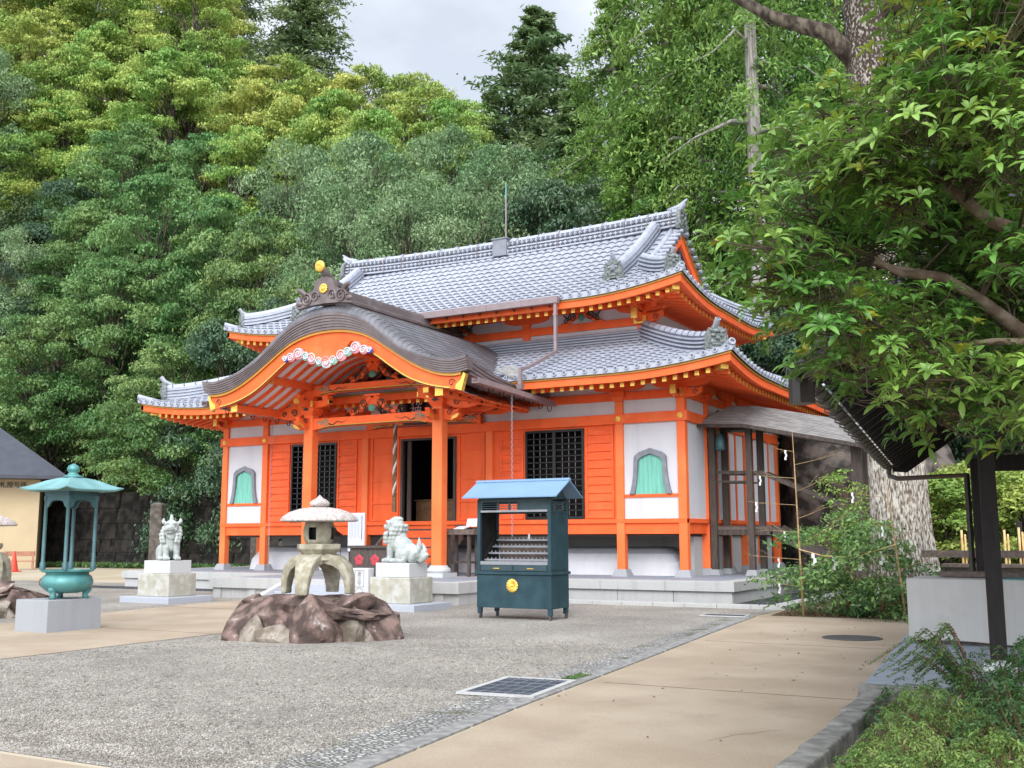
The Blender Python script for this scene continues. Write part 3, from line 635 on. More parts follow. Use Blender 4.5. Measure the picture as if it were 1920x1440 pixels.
eave(Xb(2*YC-LY0),LH,LOW,2.15,.6,0,LOWR,lambda u:False)
eave(Xb(2*YC-UY0),UH,UP,2.02,.6,0,UPR,lambda u:False)
def corner_beams():
    for sx in (-1,1):
        for sy in (-1,1):
            for (W,y0,L,P,roof) in ((HW,0,LH,LOW,LOWR),(IW,1.82,UH,UP,UPR)):
                Y=lambda y:y if sy<0 else 2*YC-y
                o=L-W; ey=y0-o
                p=Vector((sx*(W-.2),Y(y0+.2),P['z0']-.02)); q=Vector((sx*(L-.33),Y(ey+.33),P['z0']-.30+P['lift']*.85)); d=(q-p).normalized()
                b=MB(); b.beam(p,q,.20,.30); c=hpart(b,'corner_beam','verm')
                b=MB(); b.beam(q-d*.34,q+d*.02,.215,.315); b.build('gold_cap','gold',c)
corner_beams()
# ------------------------------------------------------------------ platform
def platform():
    b=MB()
    x0,x1,y0,y1=-10.45,10.45,-2.5,2*YC+2.5
    b.box(x0+.12,x1-.12,y0+.12,y1-.12,0,.30,0)
    for i in range(14):   # upright face slabs
        w=(x1-x0-.14)/14; b.box(x0+.07+i*w+.006,x0+.07+(i+1)*w-.006,y0+.07,y0+.12,0,.30,0)
    for i in range(10):
        w=(y1-y0-.24)/10; b.box(x1-.12,x1-.07,y0+.12+i*w+.006,y0+.12+(i+1)*w-.006,0,.30,0); b.box(x0+.07,x0+.12,y0+.12+i*w+.006,y0+.12+(i+1)*w-.006,0,.30,0)
    for i in range(12):
        w=(x1-x0)/12; b.box(x0+i*w+.003,x0+(i+1)*w-.003,y0,y0+.45,.302,PZ,0)
    for i in range(8):
        w=(y1-y0-.45)/8; b.box(x1-.45,x1,y0+.45+i*w+.003,y0+.45+(i+1)*w-.003,.302,PZ,0); b.box(x0,x0+.45,y0+.45+i*w+.003,y0+.45+(i+1)*w-.003,.302,PZ,0)
    p=hpart(b,'platform','granite',bevel=.008)
    b=MB(); b.box(x0+.45,x1-.45,y0+.45,y1-.45,.31,PZ-.006); hpart(b,'platform_floor','slab',p)
    b=MB()      # forward step-out that carries the porch
    b.box(-3.2,4.72,-5.64,-2.44,0,.27)
    for i in range(6):
        w=8.04/6; b.box(-3.26+i*w+.003,-3.26+(i+1)*w-.003,-5.74,-5.3,.272,PZ)
    b.box(4.34,4.78,-5.3,-2.5,.272,PZ); b.box(-3.26,-2.82,-5.3,-2.5,.272,PZ)
    for x in (-3.0,-1.75,-.75,4.2): b.box(x-.12,x+.12,-5.68,-5.64,0,.27)
    q=hpart(b,'porch_platform','granite',bevel=.008)
    b=MB(); b.box(-2.82,4.34,-5.3,-2.46,.28,PZ-.004); hpart(b,'platform_floor','slab',q)
    b=MB()      # steps
    for i,(y,z) in enumerate(((-6.1,.40),(-6.45,.27),(-6.8,.135))): b.box(-.30,3.3,y,-5.74 if i==0 else y+.36,0,z)
    hpart(b,'stone_step','graniteb',bevel=.006)
    for x in (-.48,3.32):
        b=MB(); b.prism([(x,-5.745,PZ+.03),(x,-5.745,.2),(x,-6.5,0),(x,-7.25,0),(x,-7.25,.05)],(.17,0,0)); hpart(b,'step_side_stone','granitew',bevel=.006)
    # drain channel and kerb round the platform
    o=(-18.32,27.32)
    b=MB(); b.box(-11.9,12.0,-3.35,-2.4,.0,.02); b.box(10.4,11.55,-3.35,11.5,.0,.021)
    s=b.build('slate_drain_bed',M['drain'],loc=(o[0],o[1],.004)); structure(s)
    b=MB()
    for i in range(9):
        w=7.0/9; b.box(4.95+i*w+.004,4.95+(i+1)*w-.004,-3.66,-3.36,-.05,.09)
    for i in range(6):
        w=8.0/6; b.box(11.55,11.9,-3.36+i*w+.004,-3.36+(i+1)*w-.004,-.05,.09)
    structure(b.build('drain_kerb',M['granite'],loc=(o[0],o[1],0),bevel=.01))
platform()
# ------------------------------------------------------------------ walls, columns, windows
XC=[-8.34,-6.52,-2.30,2.30,6.52,8.34]     # front columns
YS=[0,1.82,3.63,5.45,7.26,9.08]
def gold_flower(p,axis,r=.085):
    b=MB(); q=[]
    if axis=='y':
        for j in range(6): a=2*PI*j/6; b.ball((p[0]+r*.6*math.cos(a),p[1],p[2]+r*.6*math.sin(a)),(r*.42,.02,r*.42),0,7,5)
        b.ball(p,(r*.4,.035,r*.4),0,7,5)
    else:
        for j in range(6): a=2*PI*j/6; b.ball((p[0],p[1]+r*.6*math.cos(a),p[2]+r*.6*math.sin(a)),(.02,r*.42,r*.42),0,7,5)
        b.ball(p,(.035,r*.4,r*.4),0,7,5)
    hpart(b,'gold_flower','gold')
def boat_arm(b,x,y,z,ax,L=.62,h=.17,w=.16):   # boat shaped bracket arm
    o=[(-L,h),(-L,h*.55),(-L*.85,h*.22),(-L*.55,0),(L*.55,0),(L*.85,h*.22),(L,h*.55),(L,h)]
    if ax=='x': b.prism([(x+a,y-w/2,z+c) for a,c in o],(0,w,0))
    else: b.prism([(x-w/2,y+a,z+c) for a,c in o],(w,0,0))
def column(x,y,zt,parent=None):
    b=MB(); c=CW/2-.0; b.box(x-c,x+c,y-c,y+c,PZ+.18,zt); o=hpart(b,'column','vermc',bevel=.02)
    b=MB(); b.frustum((x,y,PZ-.01),(.48,.48),(.32,.32),.20); b.build('base_stone','granitep',o,bevel=.008); return o
def front_walls():
    for x in XC: column(x,0,5.38 if abs(x)>3 else 5.0)
    for y in YS[1:]:
        for sx in (-1,1): column(sx*HW,y,5.38)
    # horizontal beams on the front, beam faces stand proud of the columns
    def hb(z0,z1,p,name='beam',x0=-HW-.20,x1=HW+.20,side=True,y1=2*YC):
        b=MB(); b.box(x0,x1,-p,.06,z0,z1)
        if side:
            for sx in (-1,1):
                a,c=(HW-.06,HW+p) if sx>0 else (-HW-p,-HW+.06); b.box(a,c,.0605,y1,z0,z1)
        return hpart(b,name,'verm',bevel=.008)
    hb(4.74,5.02,.155,'tie_beam'); hb(5.40,5.63,.09,'head_beam',-HW-.3,HW+.3); hb(5.88,6.12,.11,'wall_plate',-HW-.5,HW+.5)
    hb(1.98,2.10,.125,'sill_beam',-HW-.12,HW+.12); 
    b=MB(); b.box(-HW+.12,HW-.12,-.06,.05,1.69,1.98)
    for sx in (-1,1): b.box(sx*HW-.05,sx*HW+.05,.12,2*YC,1.69,1.98)
    hpart(b,'skirt_board','verm')
    # white plaster strips above
    b=MB()
    for z0,z1 in ((5.02,5.40),(5.63,5.88)):
        b.box(-HW,HW,-.03,.03,z0,z1)
        for sx in (-1,1): b.box(sx*HW-.03,sx*HW+.03,.031,2*YC,z0,z1)
    hpart(b,'plaster_wall','white')
    for x in (-8.34,-6.52,6.52,8.34): gold_flower((x,-.165,4.88),'y')
    for y in (0.0,1.82): gold_flower((HW+.165,y,4.88),'x',.075)
    for x in XC[:2]+[-2.3,2.3]+XC[4:]:
        b=MB(); b.frustum((x,0,5.38),(.25,.25),(.36,.36),.10); b.box(x-.20,x+.20,-.2,.2,5.48,5.66); boat_arm(b,x,0,5.66,'x',.80,.22,.24)
        hpart(b,'boat_bracket','verm',bevel=.006)
    for sx in (-1,1):
        for y in YS[1:]:
            b=MB(); b.frustum((sx*HW,y,5.38),(.25,.25),(.36,.36),.10); b.box(sx*HW-.2,sx*HW+.2,y-.2,y+.2,5.48,5.66); boat_arm(b,sx*HW,y,5.66,'y',.80,.22,.24); hpart(b,'boat_bracket','verm',bevel=.006)
    # corner nosings with gold plates
    for sx in (-1,1):
        for ax in ('x','y'):
            b=MB(); o=[(0,0),(.30,.02),(.46,.12),(.50,.26),(.34,.22),(0,.24)]
            if ax=='x': b.prism([(sx*(HW+.12+a),-.06,5.38+c) for a,c in o],(0,.12,0),0); b.spiral((sx*(HW+.42),-.075,5.50),.08,1.3,.012,1,flip=sx); b.box(sx*HW-.14,sx*HW+.14,-.26,-.235,5.40,5.63,2)
            else: b.prism([(sx*HW-.06,-.12-a,5.38+c) for a,c in o],(.12,0,0),0); b.spiral((sx*HW+.075,-.42,5.50),.08,1.3,.012,1,ax=((0,-1,0),(0,0,1))); b.box(sx*HW-.08,sx*HW+.08,-.66,-.62,5.42,5.66,2)
            hpart(b,'nosing',['verm','brackk','gold'])
    # white bays with bell windows
    for s in (-1,1):
        xa,xb=6.52+.12,8.34-.12
        b=MB(); b.box(s*xa if s>0 else -xb,s*xb if s>0 else -xa,-.045,.03,2.10,4.74); hpart(b,'plaster_wall','white')
        b=MB(); b.box(s*xa if s>0 else -xb,s*xb if s>0 else -xa,-.075,-.0455,2.68,2.77); hpart(b,'window_rail','verm')
        cx=s*7.43
        BT=[(0,.615),(.1,.572),(.22,.535),(.38,.503),(.55,.484),(.72,.474),(.80,.468),(.845,.44),(.88,.385),(.91,.335),(.93,.25),(.952,.195),(.97,.10),(1,.0)]
        def bell(k,h,z): return [(x*k,z+h*t) for t,x in BT]
        o=bell(1,1.26,2.77); i=bell(.775,1.11,2.77)
        P=[(-x,z) for x,z in o[:-1]]+[(0,o[-1][1])]+[(x,z) for x,z in reversed(o[:-1])]
        Q=[(-x,z) for x,z in i[:-1]]+[(0,i[-1][1])]+[(x,z) for x,z in reversed(i[:-1])]
        n=len(P); b=MB(); v=[(cx+x,-.14,z) for x,z in P]+[(cx+x,-.14,z) for x,z in Q]+[(cx+x,-.04,z) for x,z in P]+[(cx+x,-.06,z) for x,z in Q]
        b.add(v,[(j,j+1,n+j+1,n+j) for j in range(n-1)]+[(j+1,j,2*n+j,2*n+j+1) for j in range(n-1)]+[(n+j,n+j+1,3*n+j+1,3*n+j) for j in range(n-1)])
        fr=hpart(b,'bell_window','slate')
        b=MB(); nn=40; zz=lambda x:float(np.interp(-abs(x),[-q[0] for q in i],[q[1] for q in i]))
        v=[];
        for j in range(nn+1):
            x=-.49+.98*j/nn; lim=zz(x); y=-.065+.012*math.cos(j*PI/2.5)
            v+=[(cx+x,y,2.772),(cx+x,y,max(2.8,lim-.01))]
        b.add(v,[(2*j,2*j+2,2*j+3,2*j+1) for j in range(nn)]); b.build('curtain','curt',fr,smooth=True)
    # lattice windows and boarded shutters, both sides of the porch
    for s in (-1,1):
        X=lambda a,c:(min(s*a,s*c),max(s*a,s*c))
        b=MB()
        for a,c in ((2.42,3.50),(5.40,6.40)): b.box(*X(a,c),-.02,.03,2.10,4.74)
        b.box(*X(3.5,5.4),-.02,.03,4.685,4.74); hpart(b,'board_wall','verm')
        for a,c in ((2.66,3.44),(5.46,6.32)):
            x0,x1=X(a,c); b=MB(); b.box(x0,x0+.06,-.07,-.021,2.13,4.70); b.box(x1-.06,x1,-.07,-.021,2.13,4.70)
            nb=11; h=2.57/nb
            for i in range(nb): z=2.13+i*h; b.prism([(x0+.06,-.0215,z),(x0+.06,-.062,z),(x0+.06,-.026,z+h-.004),(x0+.06,-.0215,z+h-.004)],(x1-x0-.12,0,0))
            hpart(b,'shutter','vermd')
        x0,x1=X(3.5,5.4); b=MB(); f=.07
        b.box(x0,x1,-.06,.04,2.10,2.10+f+.02); b.box(x0,x1,-.06,.04,4.685-f,4.685); b.box(x0,x0+f,-.06,.04,2.19,4.615); b.box(x1-f,x1,-.06,.04,2.19,4.615); b.box((x0+x1)/2-.05,(x0+x1)/2+.05,-.062,.04,2.19,4.615)
        w=hpart(b,'lattice_window','black')
        b=MB()
        for h0,h1 in ((x0+f,(x0+x1)/2-.05),((x0+x1)/2+.05,x1-f)):
            for i in range(1,4): x=h0+(h1-h0)*i/4; b.box(x-.016,x+.016,-.035,-.008,2.19,4.615)
            for i in range(1,14): z=2.19+2.425*i/14; b.box(h0,h1,-.028,-.012,z-.014,z+.014)
            for i in range(1,4):
                for j in range(0,14):
                    x=h0+(h1-h0)*i/4; z=2.19+2.425*(j+.5)/14; b.box(x-.005,x+.003,-.038,-.0352,z-.05,z+.05,1)
        b.build('lattice',['black','steel'],w)
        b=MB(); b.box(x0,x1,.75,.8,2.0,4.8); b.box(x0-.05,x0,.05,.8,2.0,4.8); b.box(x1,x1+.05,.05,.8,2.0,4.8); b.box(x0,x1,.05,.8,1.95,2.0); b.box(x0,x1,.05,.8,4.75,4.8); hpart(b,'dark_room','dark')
    # porch bay: panelled doors and open doorway
    b=MB(); b.box(-2.18,-.94,-.02,.04,2.10,4.98); b.box(1.10,2.18,-.02,.04,2.10,4.98); b.box(-.94,1.10,-.02,.04,4.66,4.98); hpart(b,'board_wall','verm')
    for x0,x1 in ((-2.1,-1.02),(1.18,2.12)):
        b=MB(); zs=[2.12,2.65,3.35,4.2,4.72]
        for x in (x0,x1-.07): b.box(x,x+.07,-.06,-.021,2.12,4.79)
        for z in zs: b.box(x0+.07,x1-.07,-.052,-.0212,z,z+.06)
        hpart(b,'door_panel','verm')
    b=MB(); b.box(-.94,-.86,-.08,.05,2.1,4.66); b.box(1.02,1.10,-.08,.05,2.1,4.66); b.box(-.86,1.02,-.08,.05,4.60,4.66); hpart(b,'door_frame','wood')
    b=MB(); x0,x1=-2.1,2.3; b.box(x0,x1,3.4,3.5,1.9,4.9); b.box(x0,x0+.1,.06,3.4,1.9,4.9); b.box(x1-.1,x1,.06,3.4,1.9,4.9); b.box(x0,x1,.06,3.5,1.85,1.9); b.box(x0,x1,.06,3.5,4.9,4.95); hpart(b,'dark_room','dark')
    b=MB(); b.box(-.80,-.66,.10,.16,2.1,4.6); hpart(b,'sliding_door','wood')
    # side wall panels (right and left)
    for sx in (-1,1):
        for i in range(5):
            y0,y1=YS[i]+.12,YS[i+1]-.12; b=MB(); b.box(sx*HW-.035,sx*HW+.035,y0,y1,2.10,4.74); hpart(b,'plaster_wall','white')
            if i: b=MB(); b.box(sx*(HW+.036) if sx>0 else -(HW+.06),sx*(HW+.06) if sx>0 else -(HW+.036),(y0+y1)/2-.07,(y0+y1)/2+.07,2.10,4.74); hpart(b,'stud','verm')
    b=MB(); b.box(-HW,HW,2*YC-.04,2*YC+.04,1.69,6.1); hpart(b,'plaster_wall','white')
    # floor underside, plaster mound and concrete footing below the floor
    b=MB(); b.box(-HW+.1,HW-.1,.1,2*YC-.05,1.62,1.74); hpart(b,'floor_underside','wood')
    b=MB(); L=7.85; n=12; prof=[(.75,0),(.80,.35),(.95,.60),(1.2,.74),(1.6,.80)]; rings=[]
    b2=[]
    for d,z in prof:
        x1=L-(d-.75); r=.35
        b2.append([(-x1,d),(x1-r,d),(x1-.1,d+.1),(x1,d+r),(x1,2*YC-.8)])
    for i in range(len(prof)-1):
        A=[(x,y,PZ-.01+prof[i][1]) for x,y in b2[i]]; B=[(x,y,PZ-.01+prof[i+1][1]) for x,y in b2[i+1]]
        b.add(A+B,[(j,j+1,5+j+1,5+j) for j in range(4)])
    hpart(b,'plaster_mound','white',smooth=True)
    b=MB(); b.box(-7.7,8.20,2.2,2*YC-.3,PZ-.01,1.62); b.box(7.9,8.24,1.0,2*YC-.3,PZ-.011,1.61); hpart(b,'concrete_footing','granite')
front_walls()
def upper_walls():
    y0=1.82; b=MB()
    b.box(-IW,IW,y0-.03,y0+.03,7.3,8.60); 
    for sx in (-1,1): b.box(sx*IW-.03,sx*IW+.03,y0+.031,2*YC-y0,7.3,9.6)
    b.box(-IW,IW,2*YC-y0-.03,2*YC-y0+.03,7.3,8.6); hpart(b,'upper_plaster_wall','white')
    for z0,z1,p,n in ((7.90,8.14,.10,'upper_tie_beam'),(8.48,8.76,.13,'upper_wall_plate')):
        b=MB(); b.box(-IW-.2,IW+.2,y0-p,y0-.031,z0,z1)
        for sx in (-1,1): a,c=(IW+.031,IW+p) if sx>0 else (-IW-p,-IW-.031); b.box(a,c,y0-.03,2*YC-y0,z0,z1)
        hpart(b,n,'verm',bevel=.008)
    for x in (-6.52,-2.6,2.6,6.52):
        b=MB(); b.box(x-.12,x+.12,y0-.12,y0+.05,7.5,8.20); b.frustum((x,y0-.02,8.2),(.24,.24),(.36,.34),.10); boat_arm(b,x,y0-.04,8.30,'x',.78,.19,.24); hpart(b,'upper_column','verm',bevel=.006)
    # corner bracket sets
    for sx in (-1,1):
        b=MB(); x=sx*IW; b.prism([(x+sx*a,y0-.08,7.95+c) for a,c in ((.1,0),(.42,.05),(.62,.18),(.66,.34),(.4,.27),(.1,.3))],(0,.16,0),0); b.prism([(x-.08,y0-a,7.95+c) for a,c in ((.1,0),(.42,.05),(.62,.18),(.66,.34),(.4,.27),(.1,.3))],(.16,0,0),0)
        b.box(x-.2,x+.2,y0-.24,y0-.225,7.92,8.16,1); b.spiral((x+sx*.45,y0-.095,8.1),.10,1.4,.014,2,flip=sx); b.box(x-.09,x+.09,y0-.69,y0-.64,8.0,8.32,1); boat_arm(b,x,y0,8.3,'y',.78,.19,.22); b.beam((x-sx*.1,y0+.1,8.42),(x+sx*.62,y0-.62,8.42),.16,.18,0); b.box(x-.10,x+.10,y0-.25,y0-.13,8.3,8.72,1)
        hpart(b,'corner_bracket',['verm','gold','brackk'])
    # frog-leg struts with dark scrolls and a green heart
    for x in (-4.6,0,4.55):
        b=MB(); y=y0-.085
        for s in (-1,1):
            b.tube([(x+s*.10,y,8.42),(x+s*.28,y,8.30),(x+s*.5,y,8.18),(x+s*.72,y,8.155)],[.075,.065,.055,.03],7,0)
            b.spiral((x+s*.30,y-.06,8.34),.14,1.7,.022,1,flip=s); b.spiral((x+s*.52,y-.05,8.24),.10,1.5,.018,1,flip=-s)
            b.tube([(x+s*.45,y-.04,8.30),(x+s*.60,y-.05,8.42),(x+s*.66,y-.04,8.50)],[.03,.022,.008],6,1)
        b.ball((x,y-.06,8.32),(.11,.05,.12),2,9,6); b.box(x-.20,x+.20,y-.03,y+.05,8.42,8.48,0)
        hpart(b,'frog_leg_strut',['verm','brackk','green'])
upper_walls()
# ------------------------------------------------------------------ porch with the undulating gable
KX=[0,.6,1.2,1.6,2.1,2.6,3.1,3.6,4.1,4.52]; KT=[7.95,7.88,7.68,7.44,7.06,6.70,6.41,6.22,6.13,6.19]
KB=[7.24,7.20,7.05,6.86,6.55,6.24,5.98,5.80,5.735,5.79]; KO=[6.78,6.74,6.58,6.38,6.04,5.73,5.52,5.39,5.32,5.30]
def cub(xs,ys,x):
    x=abs(x); x=min(x,xs[-1]); i=max(0,min(len(xs)-2,int(np.searchsorted(xs,x))-1))
    def sl(j):
        if j==0: return 0
        if j==len(xs)-1: return (ys[j]-ys[j-1])/(xs[j]-xs[j-1])
        return (ys[j+1]-ys[j-1])/(xs[j+1]-xs[j-1])
    h=xs[i+1]-xs[i]; t=(x-xs[i])/h; a,b_=ys[i],ys[i+1]; m0,m1=sl(i)*h,sl(i+1)*h
    return a*(2*t**3-3*t*t+1)+m0*(t**3-2*t*t+t)+b_*(-2*t**3+3*t*t)+m1*(t**3-t*t)
def porch():
    yf=-5.06; XS=[-4.52+9.04*i/60 for i in range(61)]
    kt=lambda x:cub(KX,KT,x); kb=lambda x:cub(KX,KB,x); ko=lambda x:cub(KX,KO,x)
    def sag(x,y): q=min(1,max(0,(y-yf)/3.0)); return -.48*(max(0,abs(x)-2.4)/2.1)**1.5*(1-(1-q)**2)
    P=thing('tmp','x','x'); bpy.data.objects.remove(P)
    # roof skin: sheet courses running up the curve
    b=MB(); ys=[yf]+[yf+.42]; n=len(XS)
    ysl=[yf,yf+.02,yf+.06,yf+.12,yf+.22,yf+.34,yf+.40]+[yf+.40+i*.3 for i in range(1,22)]
    V=[]
    for y in ysl:
        for x in XS:
            q=min(1,(y-yf)/.34); roll=-.25*(1-math.sqrt(max(0,1-(1-q)**2)))*min(1,max(.25,(kt(x)-6.0)/.8))
            V.append((x,y,kt(x)+sag(x,y)+roll))
    b.add(V,[(r*n+i,r*n+i+1,(r+1)*n+i+1,(r+1)*n+i) for r in range(len(ysl)-1) for i in range(n-1) if not (ysl[r]>-.6 and abs(XS[i])>3.4)])
    pr=hpart(b,'porch_roof','copperg',smooth=True)
    b=MB()      # seams: ribs across the front roll, courses behind
    for i in range(1,60):
        x=(XS[i]+XS[i])/2; RL=lambda q:-.25*(1-math.sqrt(max(0,1-(1-q)**2)))*min(1,max(.25,(kt(x)-6.0)/.8)); pts=[(x,yf-.004+.34*j/8,kt(x)+RL(j/8)+.006+sag(x,yf+.34*j/8)) for j in range(9)]; b.tube(pts,.008,4)
    for s in (-1,1):
        for k in range(1,26):
            x=s*(.35+k*.165)
            if abs(x)>4.5: continue
            b.tube([(x,y,kt(x)+sag(x,y)+.004) for y in [yf+.45+i*.38 for i in range(12 if abs(x)>3.4 else 15)]],.009,4)
    hpart(b,'roof_seam','copper',pr)
    # thick layered front edge
    b=MB(); L=6
    for l in range(L):
        k0=lambda x:kt(x)-.25*min(1,max(.25,(kt(x)-6.0)/.8)); za=lambda x:k0(x)+(kb(x)-k0(x))*(l/L)-(0 if l==0 else .004); zb=lambda x:k0(x)+(kb(x)-k0(x))*((l+1)/L)
        y0=yf+.022*l; V=[]
        for x in XS: V+=[(x,y0,za(x)-.003),(x,y0,zb(x)),(x,yf+.36,zb(x)),(x,yf+.36,za(x)-.003)]
        b.add(V,[(4*i+r,4*i+4+r,4*i+4+(r+1)%4,4*i+(r+1)%4) for i in range(n-1) for r in range(4)]+[(0,1,2,3),(4*n-1,4*n-2,4*n-3,4*n-4)],0 if l%2==0 else 1)
    hpart(b,'layered_edge',['copper','copper2'],pr)
    # side eaves of the porch roof
    for s in (-1,1):
        b=MB(); Y=[yf+.36+i*.33 for i in range(14)]
        for l in range(4):
            V=[]
            for y in Y:
                t=kt(4.52)+sag(4.52,y); th=.42-.20*min(1,(y-yf)/2.5); za,zb=t-th*l/4-.003,t-th*(l+1)/4
                V+=[(s*(4.52-.02*l),y,za),(s*(4.52-.02*l),y,zb),(s*3.9,y,zb),(s*3.9,y,za)]
            m=len(Y); b.add(V,[(4*i+r,4*i+4+r,4*i+4+(r+1)%4,4*i+(r+1)%4) for i in range(m-1) for r in range(4)]+[(0,1,2,3),(4*m-1,4*m-2,4*m-3,4*m-4)],l%2)
        hpart(b,'side_eave',['copper','copper2'],pr)
    # orange gable board with ochre edge and gold line
    b=MB()
    def band(za,zb,y0,y1,k,x0=-4.3,x1=4.3):
        xs=[x0+(x1-x0)*i/56 for i in range(57)]; V=[]
        for x in xs: V+=[(x,y0,za(x)),(x,y0,zb(x)),(x,y1,zb(x)),(x,y1,za(x))]
        m=57; b.add(V,[(4*i+r,4*i+4+r,4*i+4+(r+1)%4,4*i+(r+1)%4) for i in range(m-1) for r in range(4)]+[(0,1,2,3),(4*m-1,4*m-2,4*m-3,4*m-4)],k)
    band(lambda x:kb(x)-.004,lambda x:kb(x)-.075,yf+.14,yf+.30,1)
    lo=lambda x:ko(x)
    band(lambda x:kb(x)-.079,lo,yf+.20,yf+.28,0)
    band(lambda x:lo(x)+.055,lambda x:lo(x)+.028,yf+.19,yf+.198,2,-3.95,3.95)
    band(lambda x:lo(x)+.022,lambda x:lo(x)+.006,yf+.185,yf+.198,3,-3.95,3.95)
    g=hpart(b,'gable_board',['verm','ochre','gold','brackk'])
    for s in (-1,1):
        b=MB(); b.prism([(s*x,yf+.17,z) for x,z in ((4.12,5.33),(4.30,5.27),(4.42,5.68),(4.36,5.74),(4.28,5.55),(4.14,5.44))],(0,.14,0),0); b.spiral((s*4.0,yf+.185,5.50),.10,1.3,.012,1,flip=s); b.build('gold_tip',['gold','brackk'],g)
    # carved cloud pendant in the middle of the gable board
    b=MB(); y=yf+.10
    b.prism([(x,y+.03,z) for x,z in ((-.85,6.86),(-.4,6.83),(0,6.80),(.4,6.83),(.85,6.86),(.62,6.60),(.34,6.46),(0,6.38),(-.34,6.46),(-.62,6.60))],(0,.07,0),0); b.v=[(q[0],q[1]-.06 if q[1]<y+.05 else q[1],q[2]) for q in b.v]
    for s in (-1,1):
        for (x,z,r,k) in ((1.46,6.55,.10,2),(1.26,6.58,.15,1),(.98,6.66,.19,1),(.72,6.57,.15,3),(.50,6.49,.19,1),(.24,6.38,.15,3),(0,6.35,.20,4)):
            if x==0 and s>0: continue
            b.ball((s*x,y+.03,z),(r,.05,r*.9),k,10,7); b.spiral((s*x,y-.025,z),r*.8,1.6,.02,4 if k!=4 else 1,flip=s)
    b.ball((0,y,6.50),(.05,.03,.05),5,8,6)
    hpart(b,'cloud_pendant',['verm','pink','blue','mint','white','gold'],g)
    # ridge with ornament
    b=MB(); zr=8.02; b.sweep([(0,yf+.1+i*.5,kt(0)-.02+ (0)) for i in range(15)],[(.22,0),(.22,.14),(.26,.16),(.26,.24),(.16,.30),(.14,.46),(.10,.54),(-.10,.54),(-.14,.46),(-.16,.30),(-.26,.24),(-.26,.16),(-.22,.14),(-.22,0)]); rd=hpart(b,'porch_ridge','copper',pr)
    b=MB(); o=[(-.95,-.08),(-.92,.06),(-.70,.12),(-.62,.30),(-.38,.42),(-.30,.66),(0,.78),(.30,.66),(.38,.42),(.62,.30),(.70,.12),(.92,.06),(.95,-.08),(.5,-.02),(0,.0),(-.5,-.02)]
    b.prism([(x,yf-.06,7.95+z) for x,z in o],(0,.16,0),0)
    for s in (-1,1):
        b.spiral((s*.60,yf-.08,8.10),.20,1.8,.035,0,flip=s); b.spiral((s*.30,yf-.08,8.16),.15,1.6,.03,0,flip=-s); b.ball((s*.86,yf-.06,8.02),(.12,.06,.08),0,8,6)
        b.tube([(s*.62,yf-.05,8.24),(s*.80,yf-.08,8.38),(s*.90,yf-.1,8.40)],[.06,.07,.05],8,0)
    b.build('tmp','gold') if False else None
    hpart(b,'ridge_ornament',['copper','copper'],pr,smooth=True,auto=40)
    b=MB(); b.T=Matrix.Translation((0,yf-.09,8.36))@Matrix.Rotation(R(90),4,'X')
    for j in range(12): a=2*PI*j/12; b.ball((.10*math.cos(a),.10*math.sin(a),0),(.045,.045,.03),0,7,5)
    b.ball((0,0,.01),(.07,.07,.05),0,9,6); hpart(b,'gold_crest','gold',pr)
    b=MB(); b.tube([(0,yf+.9,8.50),(0,yf+.35,8.60),(0,yf+.0,8.78),(0,yf-.22,8.95)],[.13,.12,.11,.11],12,0); b.lathe([(0.0,0)],3) if False else None
    t=hpart(b,'ridge_roll','copper',pr,smooth=True)
    b=MB(); b.T=Matrix.Translation((0,yf-.25,8.95))@Matrix.Rotation(R(97),4,'X'); b.lathe([(.12,-.05),(.155,-.03),(.155,.03),(.12,.05)],18,(0,0,0)); 
    for j in range(8): a=2*PI*j/8; b.ball((.07*math.cos(a),.07*math.sin(a),.05),(.035,.035,.02),0,6,4)
    hpart(b,'gold_crest','gold',pr)
    # vaulted white ceiling with red ribs
    ce=lambda x:kb(x)-.30
    b=MB(); xs=[-3.9+7.8*i/40 for i in range(41)]; V=[(x,y,ce(x)+sag(x,y)*.6) for y in (yf+.30,-3.0,-.10) for x in xs]; b.add(V,[(r*41+i,r*41+i+1,(r+1)*41+i+1,(r+1)*41+i) for r in range(2) for i in range(40)]); cl=hpart(b,'vault_ceiling','ribw',pr,smooth=True)
    for i in range(15):
        y=yf+.50+i*.40
        if y>-.2: break
        b=MB(); b.sweep([(x,y,ce(x)-.065+sag(x,y)*.6) for x in xs],[(-.055,-.0),(.055,-.0),(.055,.06),(-.055,.06)]); hpart(b,'vault_rib','verm',pr)
    # columns
    for s in (-1,1):
        x,y=s*2.29,-2.78; b=MB(); w=.165; c=.03
        pl=[(-w+c,-w),(w-c,-w),(w,-w+c),(w,w-c),(w-c,w),(-w+c,w),(-w,w-c),(-w,-w+c)]
        b.prism([(x+a,y+d,PZ+.30) for a,d in pl],(0,0,5.22-PZ-.30)); o=hpart(b,'porch_column','vermc')
        b=MB(); b.box(x-.36,x+.36,y-.36,y+.36,PZ-.01,PZ+.11); b.lathe([(.30,.11),(.335,.16),(.33,.21),(.26,.27),(.24,.31)],28,(x,y,PZ),ph=0); b.build('base_stone','granitew',o,smooth=True,auto=40)
        # bracket complex
        b=MB(); b.frustum((x,y,5.2),(.32,.32),(.50,.50),.14); b.box(x-.25,x+.25,y-.25,y+.25,5.34,5.44)
        boat_arm(b,x,y,5.44,'x',.72,.2,.17); boat_arm(b,x,y,5.44,'y',.70,.2,.17)
        for d in (-.58,0,.58): b.frustum((x+d,y,5.64),(.17,.2),(.24,.24),.13); b.frustum((x,y+d,5.641),(.2,.17),(.24,.24),.13)
        boat_arm(b,x,y,5.77,'x',.95,.2,.16)
        br=hpart(b,'bracket_set','verm',bevel=.006)
        PL=[]
